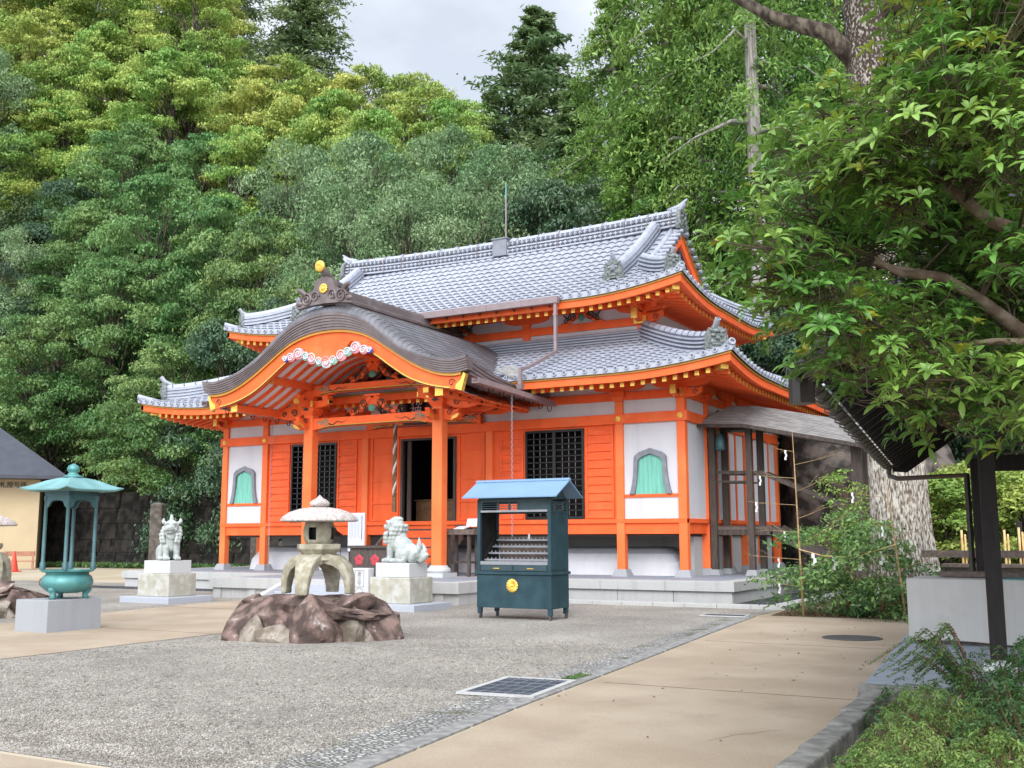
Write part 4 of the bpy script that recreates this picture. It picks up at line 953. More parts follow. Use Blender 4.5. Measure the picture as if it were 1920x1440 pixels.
        for d in (-.70,.70): PL+=[(x+d-.02,x+d+.02,y-.09,y+.09,5.52,5.66),(x-.09,x+.09,y+d-.02,y+d+.02,5.52,5.66),(x+d*1.32-.02,x+d*1.32+.02,y-.085,y+.085,5.85,5.99)]
        for q in (-.22,.22): PL.append((x+q-.05,x+q+.05,y-.30,y-.255,5.45,5.62))
        for q in PL: b=MB(); b.box(*q); b.build('gilded_plate','gold',br)
        b=MB(); b.prism([(x+a,y-.262,5.38+z) for a,z in ((-.13,0),(0,-.05),(.13,0),(0,.06))],(0,.02,0)); b.build('dark_lozenge','brackk',br)
        # nosings left and right and forward, gold faced with scrolls
        for dx,dy in ((s,0),(-s*0,-1)):
            if dx==0 and dy==0: continue
            b=MB(); o2=[(.16,-.02),(.42,-.06),(.62,.02),(.70,.14),(.60,.12),(.66,.26),(.48,.22),(.16,.28)]
            if dx: b.prism([(x+dx*a,y-.07,4.86+z) for a,z in o2],(0,.14,0),0); b.prism([(x+dx*a,y-.08,4.86+z) for a,z in ((.40,-.05),(.60,.02),(.68,.13),(.56,.10),(.44,.05))],(0,.16,0),1); b.spiral((x+dx*.36,y-.078,5.02),.09,1.4,.014,2,flip=dx)
            else: b.prism([(x-.07,y-a,4.86+z) for a,z in o2],(.14,0,0),0); b.prism([(x-.08,y-a,4.86+z) for a,z in ((.40,-.05),(.60,.02),(.68,.13),(.56,.10),(.44,.05))],(.16,0,0),1); b.spiral((x+.078,y-.36,5.02),.09,1.4,.014,2,ax=((0,-1,0),(0,0,1)))
            hpart(b,'carved_nosing',['verm','gold','brackk'])
        # curved tie beam back to the hall
        b=MB(); pts=[(x,y+.16+ (2.6)*i/10,5.0+.42*math.sin(PI*.5*i/10)*(1 if i<10 else 1)) for i in range(11)]; b.sweep(pts,[(-.11,-.15),(.11,-.15),(.11,.15),(-.11,.15)],0)
        for k,(yy,zz) in enumerate(((-2.1,5.12),(-1.2,5.32))): b.spiral((x+.115,yy,zz),.11,1.7,.018,1,ax=((0,1,0),(0,0,1))); b.spiral((x-.115,yy,zz),.11,1.7,.018,1,ax=((0,1,0),(0,0,1)))
        for k in range(5): b.tube([(x+s*.115,-2.3+.5*k,4.92+.08*k),(x+s*.12,-2.1+.5*k,5.0+.08*k),(x+s*.115,-1.9+.5*k,4.98+.09*k)],[.012,.02,.008],5,1)
        hpart(b,'curved_tie_beam',['verm','brackk'])
        # eave purlin and carved ends on the outer side
        b=MB(); b.box(x+s*.0-.10,x+s*.0+.10,yf+.45,-.1,5.97,6.16); hpart(b,'porch_purlin','verm',bevel=.006)
        b=MB(); xo=s*3.55; b.box(xo-.10,xo+.10,yf+.35,-.1,5.22,5.42,0)
        for k in range(9):
            yy=yf+.7+k*.45; b.spiral((xo+s*.105,yy,5.30),.06,1.2,.014,1,ax=((0,1,0),(0,0,1)))
        hpart(b,'eave_purlin',['verm','brackk'])
        b=MB(); b.box(s*3.53-.12,s*3.53+.12,yf+.32,yf+.35,5.21,5.43,0); hpart(b,'gold_cap','gold'); b=MB(); b.box(x-.12,x+.12,yf+.42,yf+.45,5.96,6.17,0); hpart(b,'gold_cap','gold')
        b=MB()      # carved arm between bracket and outer purlin
        b.prism([(x+s*a,y-.06,z) for a,z in ((.2,5.30),(.5,5.15),(.9,5.12),(1.25,5.20),(1.36,5.22),(1.36,5.40),(1.0,5.5),(.2,5.6))],(0,.12,0),0)
        b.spiral((x+s*.6,y-.07,5.32),.12,1.6,.02,1,flip=s); b.spiral((x+s*1.0,y-.07,5.30),.09,1.5,.016,1,flip=-s); b.box(x+s*.35-.05,x+s*.35+.05,y-.10,y-.06,5.42,5.66,2)
        hpart(b,'carved_bracket_arm',['verm','brackk','gold'])
        for yy in (-1.9,-1.0): b=MB(); b.prism([(x+s*a,yy-.05,z) for a,z in ((.12,5.35),(.5,5.14),(.9,5.12),(1.36,5.22),(1.36,5.40),(.9,5.52),(.12,5.6))],(0,.1,0),0); b.spiral((x+s*.8,yy-.06,5.32),.11,1.6,.018,1,flip=s); hpart(b,'carved_bracket_arm',['verm','brackk'])
    # rainbow beams with scrolls
    def rainbow(y,z0,z1,w,name,x=2.12,ends=True):
        b=MB(); m=24; V=[]; h=.075
        for i in range(m+1):
            q=-1+2*i/m; xx=q*x; up=h*(1-q**8 if abs(q)<.98 else 0); V+=[(xx,y-w/2,z0+up),(xx,y-w/2,z1),(xx,y+w/2,z1),(xx,y+w/2,z0+up)]
        b.add(V,[(4*i+r,4*i+4+r,4*i+4+(r+1)%4,4*i+(r+1)%4) for i in range(m) for r in range(4)],0)
        b.tube([(q*x*.9,y-w/2-.002,z0+h*(1-q**8)+.035) for q in [-1+2*i/20 for i in range(21)]],.014,5,1)
        b.tube([(q*x*.9,y-w/2-.002,z0+h*(1-q**8)+.012) for q in [-1+2*i/20 for i in range(21)]],.010,5,2)
        zc=(z0+z1)/2+.03
        for s in (-1,1):
            X=s*(x-.48); b.spiral((X,y-w/2,zc),.115,1.6,.02,3,flip=s); b.spiral((X+s*.18,y-w/2,zc-.03),.06,1.2,.016,3,flip=-s)
            b.tube([(X-s*.10,y-w/2,zc-.03),(X-s*.25,y-w/2,zc-.08),(X-s*.42,y-w/2,zc+.02),(X-s*.60,y-w/2,zc-.02),(X-s*.8,y-w/2,zc+.05)],[.02,.018,.016,.012,.005],5,2)
            b.tube([(X+s*.12,y-w/2,zc+.02),(X+s*.28,y-w/2,zc+.05),(X+s*.36,y-w/2,zc-.05)],[.02,.025,.008],5,3)
        return hpart(b,name,['verm','gold','brackk','green'])
    rainbow(-2.78,4.76,5.10,.24,'rainbow_beam'); rainbow(-2.78,5.78,6.08,.22,'rainbow_beam'); rainbow(-.22,4.98,5.26,.16,'rainbow_beam')
    # frog legs and carvings between the beams
    for (y,z,h,sc) in ((-2.78,5.10,.62,1.0),(-2.78,6.08,.66,1.05)):
        b=MB()
        for s in (-1,1):
            b.tube([(s*.08,y,z+h*.9),(s*.24,y,z+h*.62),(s*.46,y,z+h*.28),(s*.80*sc,y,z+.04)],[.10,.09,.075,.03],8,0)
            b.spiral((s*.30,y-.08,z+h*.55),.13,1.7,.02,1,flip=s); b.spiral((s*.55,y-.07,z+h*.25),.13,1.7,.02,1,flip=-s); b.spiral((s*.78,y-.03,z+.13),.08,1.3,.018,0,flip=s); b.spiral((s*.22,y-.08,z+h*.25),.09,1.4,.016,1,flip=-s)
        b.ball((0,y-.08,z+h*.34),(.14,.06,.11),2,10,7); b.box(-.28,.28,y-.1,y+.1,z+h*.9,z+h,0); b.ball((0,y,z+h*.55),(.18,.07,.2),0,9,6)
        hpart(b,'frog_leg_strut',['verm','brackk','green'])
    b=MB(); b.box(-.14,.14,yf+.45,-.1,6.74,6.92); hpart(b,'ridge_purlin','verm'); b=MB(); b.box(-.15,.15,yf+.42,yf+.45,6.73,6.93); hpart(b,'gold_cap','gold')
    b=MB(); b.box(-2.1,2.1,-.10,-.06,5.26,6.6); hpart(b,'tympanum_wall','ribw')
    for s in (-1,1):
        b=MB()
        for k,(xx,zz) in enumerate(((.5,5.5),(.85,5.62),(1.25,5.48),(1.6,5.6))): b.spiral((s*xx,-.13,zz),.17,1.8,.03,k%2,flip=s if k%2 else -s); 
        b.tube([(s*.3,-.13,5.35),(s*.7,-.14,5.75),(s*1.1,-.13,5.9)],[.04,.03,.01],6,1); hpart(b,'wave_carving',['verm','brackk'])
    # box gutters with hooks, rain chains
    for s in (-1,1):
        b=MB(); X=s*4.66; Y=[yf+.25+i*.48 for i in range(10)]
        zz=lambda y:5.60-.035*(y+5.06)
        for i in range(9):
            a=Y[i]+.004;c=Y[i+1]-.004
            b.prism([(X-.10,a,zz(a)),(X-.10,a,zz(a)-.14),(X+.10,a,zz(a)-.14),(X+.10,a,zz(a)),(X+.085,a,zz(a)),(X+.085,a,zz(a)-.12),(X-.085,a,zz(a)-.12),(X-.085,a,zz(a))],(0,c-a,-.035*(c-a)))
        g=hpart(b,'porch_gutter','mauve')
        b=MB()
        for i in range(8):
            y=yf+.6+i*.55; z=zz(y)-.14; b.tube([(X-s*.12,y,z+.16),(X-s*.13,y,z-.06),(X-s*.09,y,z-.14),(X-s*.02,y,z-.13),(X+s*.01,y,z-.02)],.014,5)
        b.build('gutter_hook','black',g)
        b=MB(); cy=-2.92 if s>0 else -1.85; z0=zz(cy)-.14; n=int((z0-.62)/.075)
        for i in range(n):
            z=z0-.04-i*.075; N=8; a=(i%2)*PI/2
            b.tube([(X+.024*math.cos(2*PI*j/N)*math.cos(a),cy+.024*math.cos(2*PI*j/N)*math.sin(a),z+.045*math.sin(2*PI*j/N)) for j in range(N+1)],.0065,4,cap=False)
        hpart(b,'rain_chain','steel')
porch()
def roof_fittings():
    # box gutter under the upper eave and the mauve downpipe
    b=MB()
    for i in range(8):
        x=-4.75+i*1.19; b.box(x+.003,x+1.187,-.42,-.26,8.36,8.56)
    g=hpart(b,'upper_gutter','mauve')
    b=MB()
    for i in range(16): x=-4.6+i*.6; b.tube([(x,-.27,8.36),(x,-.16,8.30),(x,-.10,8.42)],.013,5)
    b.build('gutter_hook','black',g)
    b=MB(); P=[(4.68,-.34,8.37),(4.68,-.34,6.93),(4.66,-2.1,6.20),(4.66,-2.45,6.12),(4.66,-2.45,5.66)]
    for i,(p,q) in enumerate(zip(P[:-1],P[1:])): b.beam(p,q,.10,.085)
    for z in (8.0,7.3): b.box(4.615,4.745,-.40,-.285,z,z+.03)
    b.frustum((4.66,-2.45,5.56),(.12,.12),(.20,.20),.14); hpart(b,'downpipe','mauve')
    # pale mortar wedge where the porch roof meets the tiles
    b=MB(); b.prism([(3.75,-2.2,6.16),(4.35,-2.2,5.90),(4.35,-1.9,5.98),(4.1,-1.4,6.25),(3.8,-1.4,6.4)],(0,0,.06)); hpart(b,'mortar_flashing','kerb')
    # lightning rod
    b=MB(); b.box(-.10,.46,YC-.34,YC+.34,11.46,12.06); b.box(-.14,.50,YC-.38,YC+.38,12.06,12.10); r=hpart(b,'rod_box','slate')
    b=MB(); b.tube([(.26,YC,12.04),(.26,YC,13.65)],.028,8,0); b.tube([(.26,YC,13.65),(.26,YC,14.25)],[.034,.018],8,1); b.build('lightning_rod',['mauve','bronzel'],r)
    # dark notice plaque over the door with white lettering
    b=MB(); b.T=Matrix.Translation((0,-.55,5.62))@Matrix.Rotation(R(-12),4,'X'); b.box(-.36,.36,-.03,.03,-.52,.52,0)
    for a in ((-.42,-.36,-.52,.52),(.36,.42,-.52,.52)): b.box(a[0],a[1],-.05,.05,a[2],a[3],1)
    b.box(-.42,.42,-.05,.05,.52,.60,1); b.box(-.42,.42,-.05,.05,-.60,-.52,1); p=hpart(b,'name_plaque',['black','wood'])
    text('荒\n神',.44,.008,'white',p,(0,-.60,5.60),(R(90-12),0,0),sp=.92)
roof_fittings()
def wooden_steps():
    b=MB()
    for i in range(5):
        y=-.42-.30*i; z=1.86-.26*i; b.box(-.98,1.35,y-.17,y+.17,z-.05,z,0)
        if i: b.box(-.98,1.35,y+.12,y+.15,z,z+.21,1)
    s=hpart(b,'wooden_stair',['wood','vermd'])
    for x in (-1.06,1.35):
        b=MB(); b.prism([(x,-.14,1.98),(x,-.14,1.55),(x,-1.75,PZ+.0),(x,-2.05,PZ),(x,-2.05,.72),(x,-.40,1.98)],(.08,0,0)); b.build('stair_side','woodl',s)
wooden_steps()
# ------------------------------------------------------------------ rocks and lanterns
from mathutils import noise as mnoise
def rock(name,label,loc,size,m,seed,rotz=0,tilt=0,group=None,cuts=11,amp=.15,cat='rock',sub=5):
    import bmesh
    rnd=random.Random(seed); bm=bmesh.new(); bmesh.ops.create_icosphere(bm,subdivisions=sub,radius=1)
    pl=[]
    for i in range(cuts):
        n=Vector((rnd.uniform(-1,1),rnd.uniform(-1,1),rnd.uniform(-.5,1))).normalized(); pl.append((n,rnd.uniform(.50,.82)))
    off=Vector((seed*3.1,seed*1.7,0))
    for v in bm.verts:
        p=v.co.copy(); d=1+amp*(mnoise.noise(p*1.3+off)+.5*mnoise.noise(p*3.1+off)+.30*mnoise.noise(p*7+off)+.12*mnoise.noise(p*15+off)); p=p*d
        for n,h in pl:
            e=p.dot(n)-h
            if e>0: p-=n*e*.96
        v.co=Vector((p.x*size[0]/1.5,p.y*size[1]/1.5,p.z*size[2]/1.5))
    bmesh.ops.rotate(bm,verts=bm.verts,cent=(0,0,0),matrix=Matrix.Rotation(tilt,3,'Y'))
    me=bpy.data.meshes.new(name); bm.to_mesh(me); bm.free(); me.materials.append(M[m])
    me.polygons.foreach_set('use_smooth',np.ones(len(me.polygons),dtype=bool)); me.set_sharp_from_angle(angle=R(24))
    o=bpy.data.objects.new(name,me); COL.objects.link(o); o.location=loc; o.rotation_euler.z=rotz
    return tag(o,label,cat,group)
E_=Vector((.8727,.4884,0)); N_=Vector((.4884,-.8727,0))     # right of and towards the viewer
def lantern_rocks(C,seed,tags,k=1,skip=()):
    rows=[(-.98,.10,.16,(.80,1.0,.84),'rock'),(-.90,.60,.14,(.38,.35,.52),'rock2'),(-.56,.28,.26,(.85,.8,.66),'rock'),(.0,.55,.22,(.95,.85,.84),'rock'),
          (-.52,.80,.05,(.75,.4,.34),'rock2'),(.60,.48,.18,(.62,.6,.70),'rock2'),(.86,.58,.06,(.34,.3,.36),'rock2'),(.98,.10,.16,(.85,1.0,.84),'rock'),
          (-.05,-.05,.50,(2.1,1.8,.36),'rock'),(.48,.34,.54,(.85,.7,.30),'rock'),(.0,-.75,.22,(2.1,.9,.75),'rock')]
    for i,(a,b_,z,s,m) in enumerate(rows):
        if i in skip: continue
        p=Vector(C)+E_*a*k+N_*b_*k; rock('rock',tags[i],(p.x,p.y,z),s,m,seed+i,R(29)+.3*math.sin(seed+i*2),.2*math.sin(i*1.9),cuts=12)
W='snow-viewing lantern in the middle of the gravel'
lantern_rocks((-11.37,13.8,0),3,['purple-brown leaning rock at the far left end under the middle stone lantern','small grey-tan stone leaning on the far left rock under the middle lantern','dark hollowed rock left of the big front rock under the middle lantern','big purple-brown front rock under the middle stone lantern','low flat tan stone in front of the hollowed rock under the middle lantern','pale grey boulder right of the big front rock under the middle lantern','small pale stone beside the right end rock under the middle lantern','purple-brown sloping rock at the right end under the middle lantern','wide flat top slab carrying the middle stone lantern','overhanging ledge stone above the pale boulder under the middle lantern','rear purple-brown rock behind the middle lantern, mostly hidden'])
def yukimi(loc,label,rot=0):
    t=thing('snow_lantern',label,'stone lantern',loc,rot,'snow-viewing stone lanterns')
    for i in range(4):
        a=PI/4+PI/2*i; c,s=math.cos(a),math.sin(a); b=MB()
        P=[(r*c,r*s,z) for r,z in ((.02,.515),(.20,.52),(.36,.48),(.48,.38),(.545,.22),(.565,.06),(.56,-.04))]
        b.sweep(P,[(-.15,-.07),(.15,-.07),(.15,.075),(-.15,.075)],up=(c*.6,s*.6,.8),scale=[1.2,1.2,1.15,1.0,.85,.72,.70]); b.build('leg','oldst',t,smooth=True,bevel=.02)
    b=MB(); b.lathe([(.33,.50),(.30,.58),(.10,.60)],24); b.build('leg_crown','oldst',t,smooth=True,auto=40)
    b=MB(); b.lathe([(.22,.575),(.30,.60),(.385,.68),(.385,.76),(.30,.765)],6,ph=.3); b.build('hexagonal_tray','oldst',t,bevel=.012)
    b=MB(); n=36; prof=[(.20,.765),(.235,.80),(.255,.90),(.255,1.0),(.235,1.09),(.20,1.14)]; 
    zs=[.765,.79,.83,.88,.93,.98,1.03,1.07,1.11,1.14]; rr=lambda z:.20+.06*math.sin(PI*min(1,max(0,(z-.765)/.375)))**.6
    V=[(rr(z)*math.cos(2*PI*j/n),rr(z)*math.sin(2*PI*j/n),z) for z in zs for j in range(n)]
    F=[(i*n+j,i*n+(j+1)%n,(i+1)*n+(j+1)%n,(i+1)*n+j) for i in range(len(zs)-1) for j in range(n) if not (2<=i<=5 and (j%9) in (3,4,5) )]
    b.add(V,F); b.lathe([(.16,.77),(.16,1.13)],16,k=1); b.build('light_chamber',['oldst','soot'],t,smooth=True)
    b=MB(); b.lathe([(.20,1.115),(.60,1.125),(.635,1.135),(.635,1.155),(.59,1.215),(.48,1.285),(.32,1.335),(.16,1.358),(.06,1.362)],36); b.build('umbrella_cap','roofst',t,smooth=True,auto=60)
    b=MB(); b.lathe([(.07,1.35),(.11,1.362),(.16,1.39),(.165,1.43),(.125,1.475),(.055,1.51),(.025,1.545),(.01,1.56)],24); b.build('finial','roofst',t,smooth=True)
    return t
yukimi((-11.37,13.8,.74),'grey stone snow-viewing lantern on purple rocks in the middle of the gravel',R(29+30))
yukimi((-20.7,14.2,.74),'stone snow-viewing lantern cut by the left photo edge beside the green censer',R(40))
LR=['pale lumpy rock at the foot of the left edge lantern, nearest the censer block','small tan stone under the left edge lantern','dark brown rock under the left edge lantern','front rock under the left edge lantern beside the lumpy pale one','low tan stone under the left edge lantern','brown streaked rock at the right side of the left edge lantern','small stone against the streaked rock of the left edge lantern','grey-purple end rock of the left edge lantern, behind the censer block','top slab carrying the left edge lantern','ledge stone under the left edge lantern','rear rock behind the left edge lantern']
lantern_rocks((-20.7,14.2,0),31,LR,skip=(0,1,2,4))
# ------------------------------------------------------------------ guardian lions on pedestals
def pedestal(loc,label,rot):
    t=thing('stone_pedestal',label,'pedestal',loc,rot,'pedestals of the guardian lions')
    b=MB(); b.box(-.86,.86,-.74,.74,-.02,.15); b.build('base_slab','graniteb',t,bevel=.012)
    b=MB(); b.box(-.55,.55,-.46,.46,.15,.72); b.build('middle_block','pedst',t,bevel=.02)
    b=MB(); b.box(-.46,.46,-.36,.36,.722,1.04); b.build('top_block','granitew',t,bevel=.012)
    return t
def lion(loc,label,rot,horn,hturn):
    b=MB()
    b.ball((-.02,0,.36),(.26,.20,.22)); b.ball((.10,0,.48),(.21,.19,.25)); b.ball((-.22,0,.22),(.22,.22,.22)); b.ball((.16,0,.62),(.19,.18,.18)); b.ball((.18,0,.36),(.12,.13,.14))
    for s in (-1,1):
        b.tube([(.16,s*.12,.52),(.24,s*.13,.32),(.24,s*.13,.16),(.25,s*.13,.04)],[.105,.085,.075,.085],12); b.ball((.31,s*.13,.06),(.12,.085,.065))
        for k in (-.05,0,.05): b.ball((.40,s*.13+k,.055),(.04,.028,.045),None,8,6)
        b.ball((-.13,s*.19,.20),(.19,.10,.20)); b.tube([(-.22,s*.2,.07),(.02,s*.2,.06)],[.075,.07],10); b.ball((.08,s*.2,.055),(.10,.07,.055))
        for k in (-.04,0,.04): b.ball((.16,s*.2+k,.05),(.035,.024,.04),None,8,6)
    rnd=random.Random(5)
    body=b
    hb=MB(); hb.T=Matrix.Translation((.17,0,.80))@Matrix.Rotation(hturn,4,'Z')
    hb.ball((.02,0,.04),(.20,.185,.195)); hb.ball((.20,0,.00),(.13,.115,.075)); hb.ball((.28,0,.03),(.06,.075,.05)); hb.ball((.16,0,-.11 if not horn else -.085),(.105,.10,.045)); hb.ball((.06,0,-.08),(.13,.13,.09))
    for s in (-1,1):
        hb.ball((.15,s*.085,.10),(.05,.055,.04)); hb.ball((.165,s*.08,.06),(.035,.035,.03)); hb.ball((.17,s*.09,.135),(.07,.055,.025)); hb.tube([(.0,s*.17,.14),(-.04,s*.215,.20),(-.06,s*.20,.27)] if horn else [(.03,s*.16,.13),(-.03,s*.205,.08),(-.05,s*.215,-.02)],[.055,.05,.02],8); hb.ball((.12,s*.12,-.01),(.06,.05,.06))
        hb.ball((.27,s*.035,.045),(.025,.028,.022))
        for k in range(3): hb.ball((.17+.03*k,s*(.10-.025*k),-.045),(.018,.018,.025),None,7,5)
    for row,(rr,zz,xx) in enumerate(((.20,.02,-.06),(.225,-.06,-.03),(.235,-.15,.0),(.225,-.24,.02),(.20,-.32,.04))):
        for j in range(11):
            a=-2.3+4.6*j/10; hb.ball((xx-.02-rr*math.cos(a)*.62 if row<2 else xx+.02-rr*math.cos(a)*.75+(.05 if abs(a)>1.6 else 0),rr*math.sin(a)*.98,zz),.055+.008*math.sin(j*2.3),None,8,6)
    if horn: hb.lathe([(.055,0),(.05,.06),(.03,.13),(.01,.15)],10,(.04,0,.22))
    else: hb.ball((-.02,0,.18),(.14,.14,.07))
    # flame tail
    tb=MB()
    for (y,x,h,w,l) in ((0,-.44,.52,.085,-.02),(-.09,-.46,.40,.075,-.08),(.09,-.46,.40,.075,-.08),(-.15,-.40,.28,.07,-.10),(.15,-.40,.28,.07,-.10),(0,-.55,.36,.08,-.12),(0,-.60,.22,.07,-.12)):
        tb.tube([(x+.12,y*.6,.05),(x+.02,y,.05+h*.3),(x+l*.4,y*1.1,.05+h*.65),(x+l*.2,y*1.05,.05+h)],[w,w*1.15,w*.8,w*.15],8)
    body.add(hb.v,hb.f); body.add(tb.v,tb.f)
    o=body.build('guardian_lion','statue',loc=loc,smooth=True,rotz=rot); o.scale=(1.02,1.02,1.0)
    r=o.modifiers.new('remesh','REMESH'); r.mode='VOXEL'; r.voxel_size=.0135; r.use_smooth_shade=True
    sm=o.modifiers.new('smooth','SMOOTH'); sm.iterations=2; sm.factor=.5
    return tag(o,label,'lion statue',None)
pedestal((-14.07,20.0,0),'pale stone pedestal under the open-mouthed lion, right of the path steps',0)
lion((-14.05,20.0,1.035),'pale granite guardian lion with open mouth in profile, on pedestal by the porch',PI,False,0)
pedestal((-21.1,19.65,0),'pale stone pedestal under the horned lion, left of the path steps',0)
lion((-21.08,19.65,1.035),'white granite horned guardian lion facing the viewer on the left pedestal',R(-30),True,R(-22))
t=thing('stone_marker','small pale stone marker with carved characters beside the right lion pedestal','stone marker',(-14.86,19.6,0))
b=MB(); b.box(-.24,.24,-.12,.12,0,.92); b.build('stone','granitew',t,bevel=.02)
b=MB(); 
for x0,x1,z0,z1 in ((-.13,.13,.86,.872),(-.13,.13,.50,.512),(-.13,-.12,.512,.86),(.12,.13,.512,.86)): b.box(x0,x1,-.123,-.1205,z0,z1)
b.tube([(.12*math.cos(PI*i/10),-.122,.36+.12*math.sin(PI*i/10)) for i in range(11)],.006,5); b.build('carved_frame','slate',t)
text('波\n三\n守',.105,.003,'slate',t,(0,-.123,.685),(R(90),0,0),sp=1.0)
# ------------------------------------------------------------------ bronze censer with its little roof on a granite block
b=MB(); b.box(-.42,.42,-.56,.56,-.01,.55); tag(b.build('granite_block','granitep',None,(-16.32,12.74,0),bevel=.012),'grey granite block under the green bronze censer','stone block')
t=thing('incense_burner','green bronze incense burner with a square canopy roof on four posts, on grey block','incense burner',(-16.20,12.78,.55))
b=MB(); b.lathe([(.20,.10),(.33,.13),(.425,.21),(.44,.29),(.41,.38),(.36,.42),(.355,.45),(.44,.475),(.445,.50),(.38,.505),(.34,.44),(.05,.40)],40); bw=b.build('bowl','bronze',t,smooth=True,auto=50)
b=MB(); b.ball((-.262,-.33,.29),(.04,.04,.07)); b.build('crest','altar',bw)
for i in range(3):
    a=R(-80+120*i); b=MB(); c,s=math.cos(a),math.sin(a); b.tube([(.30*c,.30*s,.24),(.34*c,.34*s,.13),(.31*c,.31*s,.06),(.34*c,.34*s,.0)],[.08,.07,.045,.065],10); b.ball((.35*c,.35*s,.17),.075,None,8,6); b.build('foot','bronze',t,smooth=True)
for x in (-.295,.295):
    for y in (-.295,.295): b=MB(); b.lathe([(.05,.50),(.05,.62),(.042,.63),(.034,.64),(.030,1.70),(.040,1.72),(.04,1.80)],12,(x,y,0)); b.build('post','bronzed',t,smooth=True,auto=40)
b=MB()
for q in (-.30,.30):
    b.box(-.32,.32,q-.012,q+.012,1.72,1.88); b.box(q-.0121,q+.0121,-.287,.287,1.721,1.879)
    for s in (-1,1):
        for o in ('x','y'):
            P=[(.27,1.72),(.27,1.58),(.21,1.62),(.17,1.69),(.10,1.72)]
            b.prism([(s*x,q-.01,z) if o=='x' else (q-.0102,s*x,z) for x,z in P],(0,.02,0) if o=='x' else (.0204,0,0))
b.build('frieze','bronzed',t)
b=MB(); n=10; V=[]
prof=[(.0,.27),(.09,.26),(.19,.235),(.31,.185),(.43,.115),(.55,.05),(.605,.03),(.62,.028)]
N=32
for r,z in prof:
    for j in range(N):
        a=2*PI*j/N+PI/4; q=max(abs(math.cos(a)),abs(math.sin(a))); k=1/q; k=1+(k-1)*1.0; cr=(k-1)/.414
        V.append((r*k*math.cos(a)*(1),r*k*math.sin(a),1.88+z+.045*cr**3*(r/.62)**2))
for r,z in reversed(prof):
    for j in range(N):
        a=2*PI*j/N+PI/4; q=max(abs(math.cos(a)),abs(math.sin(a))); k=1/q; cr=(k-1)/.414
        V.append((r*k*math.cos(a)*.99,r*k*math.sin(a)*.99,1.88+z*.9-.02+.045*cr**3*(r/.62)**2))
m=len(prof)*2; b.add(V,[(i*N+j,i*N+(j+1)%N,(i+1)*N+(j+1)%N,(i+1)*N+j) for i in range(m-1) for j in range(N)])
b.build('canopy_roof','bronzel',t,smooth=True,auto=40)
b=MB(); b.lathe([(.17,2.13),(.17,2.16),(.10,2.18),(.075,2.22),(.10,2.25),(.11,2.29),(.085,2.345),(.03,2.375),(.01,2.385)],20); b.build('finial','bronze',t,smooth=True)
# ------------------------------------------------------------------ candle cabinet
t=thing('candle_cabinet','dark blue-green steel candle cabinet with light blue roof and gold crest, on legs','cabinet',(-10.34,18.9,0))
w,d=.84,.385
b=MB(); b.box(-w,w,-d,d,.22,.87); bd=b.build('lower_body','cab',t,bevel=.008)
b=MB(); b.box(-w-.03,w+.03,-d-.03,d+.03,.872,.93); b.build('ledge','cab',t,bevel=.006)
for x in (-w+.04,w-.04):
    for y in (-d,d-.07): b=MB(); b.box(x-.035,x+.035,y,y+.07,.932,2.36); b.build('frame_post','cab',t)
b=MB(); b.box(w-.045,w-.012,-d+.072,d-.072,.932,2.12); sp_=b.build('side_panel','cab',t)
b=MB(); b.box(w-.0118,w-.004,-d+.09,d-.09,.97,.99); b.box(w-.0118,w-.004,-d+.09,d-.09,2.08,2.10)
for i in range(6): b.box(w-.035,w-.008,-d+.08,d-.08,2.14+.03*i,2.155+.03*i,1)
b.build('louvre',['cab','cabd','soot'],t)
b=MB(); b.box(-w+.005,-w+.04,-d+.072,d-.072,.932,2.34); b.build('side_panel','soot',t)
b=MB(); b.box(-w+.08,w-.08,-d+.005,-d+.045,2.10,2.14,1); b.box(-w+.08,w-.08,-d+.005,-d+.04,2.30,2.36,0); b.box(-w+.08,w-.08,d-.04,d-.005,2.30,2.36,0); b.box(-w+.08,w-.08,d-.04,d-.005,2.08,2.12,0)
b.box(.12,w-.08,-d+.02,-d+.03,2.14,2.30,0)
for x in (-.75,-.36,-.10,.10): b.box(x-.02,x+.02,-d+.01,-d+.04,2.14,2.30,0)
for i in range(3): b.box(-w+.08,.12,-d+.018,-d+.026,2.17+.045*i,2.185+.045*i,0)
b.build('top_rail',['cabd','steel'],t)
b=MB(); b.box(-w+.075,w-.075,-d+.01,d-.02,.935,1.06,0)
for x0,x1 in ((-w+.10,-.03),(.03,w-.10)): b.box(x0,x1,-d-.008,-d+.008,.945,1.05,1); b.box((x0+x1)/2-.07,(x0+x1)/2+.07,-d-.02,-d-.009,.985,1.0,2)
b.build('drawer',['cab','cabd','gold'],t)
b=MB(); b.box(-w+.08,w-.08,-d+.0,-d+.10,1.062,1.13); b.build('front_tray','steel',t)
b=MB()
for i in range(4):
    y=-.22+.16*i; z=1.14+.13*i; b.box(-w+.10,w-.10,y-.03,y+.03,z,z+.035,0)
    for k in range(16): x=-w+.16+k*.093; b.lathe([(.012,0),(.010,.03),(.003,.035)],6,(x,y,z+.036),0); b.tube([(x,y,z+.06),(x,y,z+.09)],.003,4,1)
b.prism([(-w+.045,-.30,1.07),(-w+.045,.32,1.07),(-w+.045,.32,1.75)],(.03,0,0),1)
b.build('candle_rack',['steel','soot'],t)
b=MB(); b.lathe([(.022,0),(.022,.10),(.004,.11)],8,(.02,.24,1.565)); b.build('candle','paper',t)
b=MB(); b.box(-w+.10,w-.10,d-.02,d-.014,1.06,1.62); b.build('back_sheet','woodl',t)
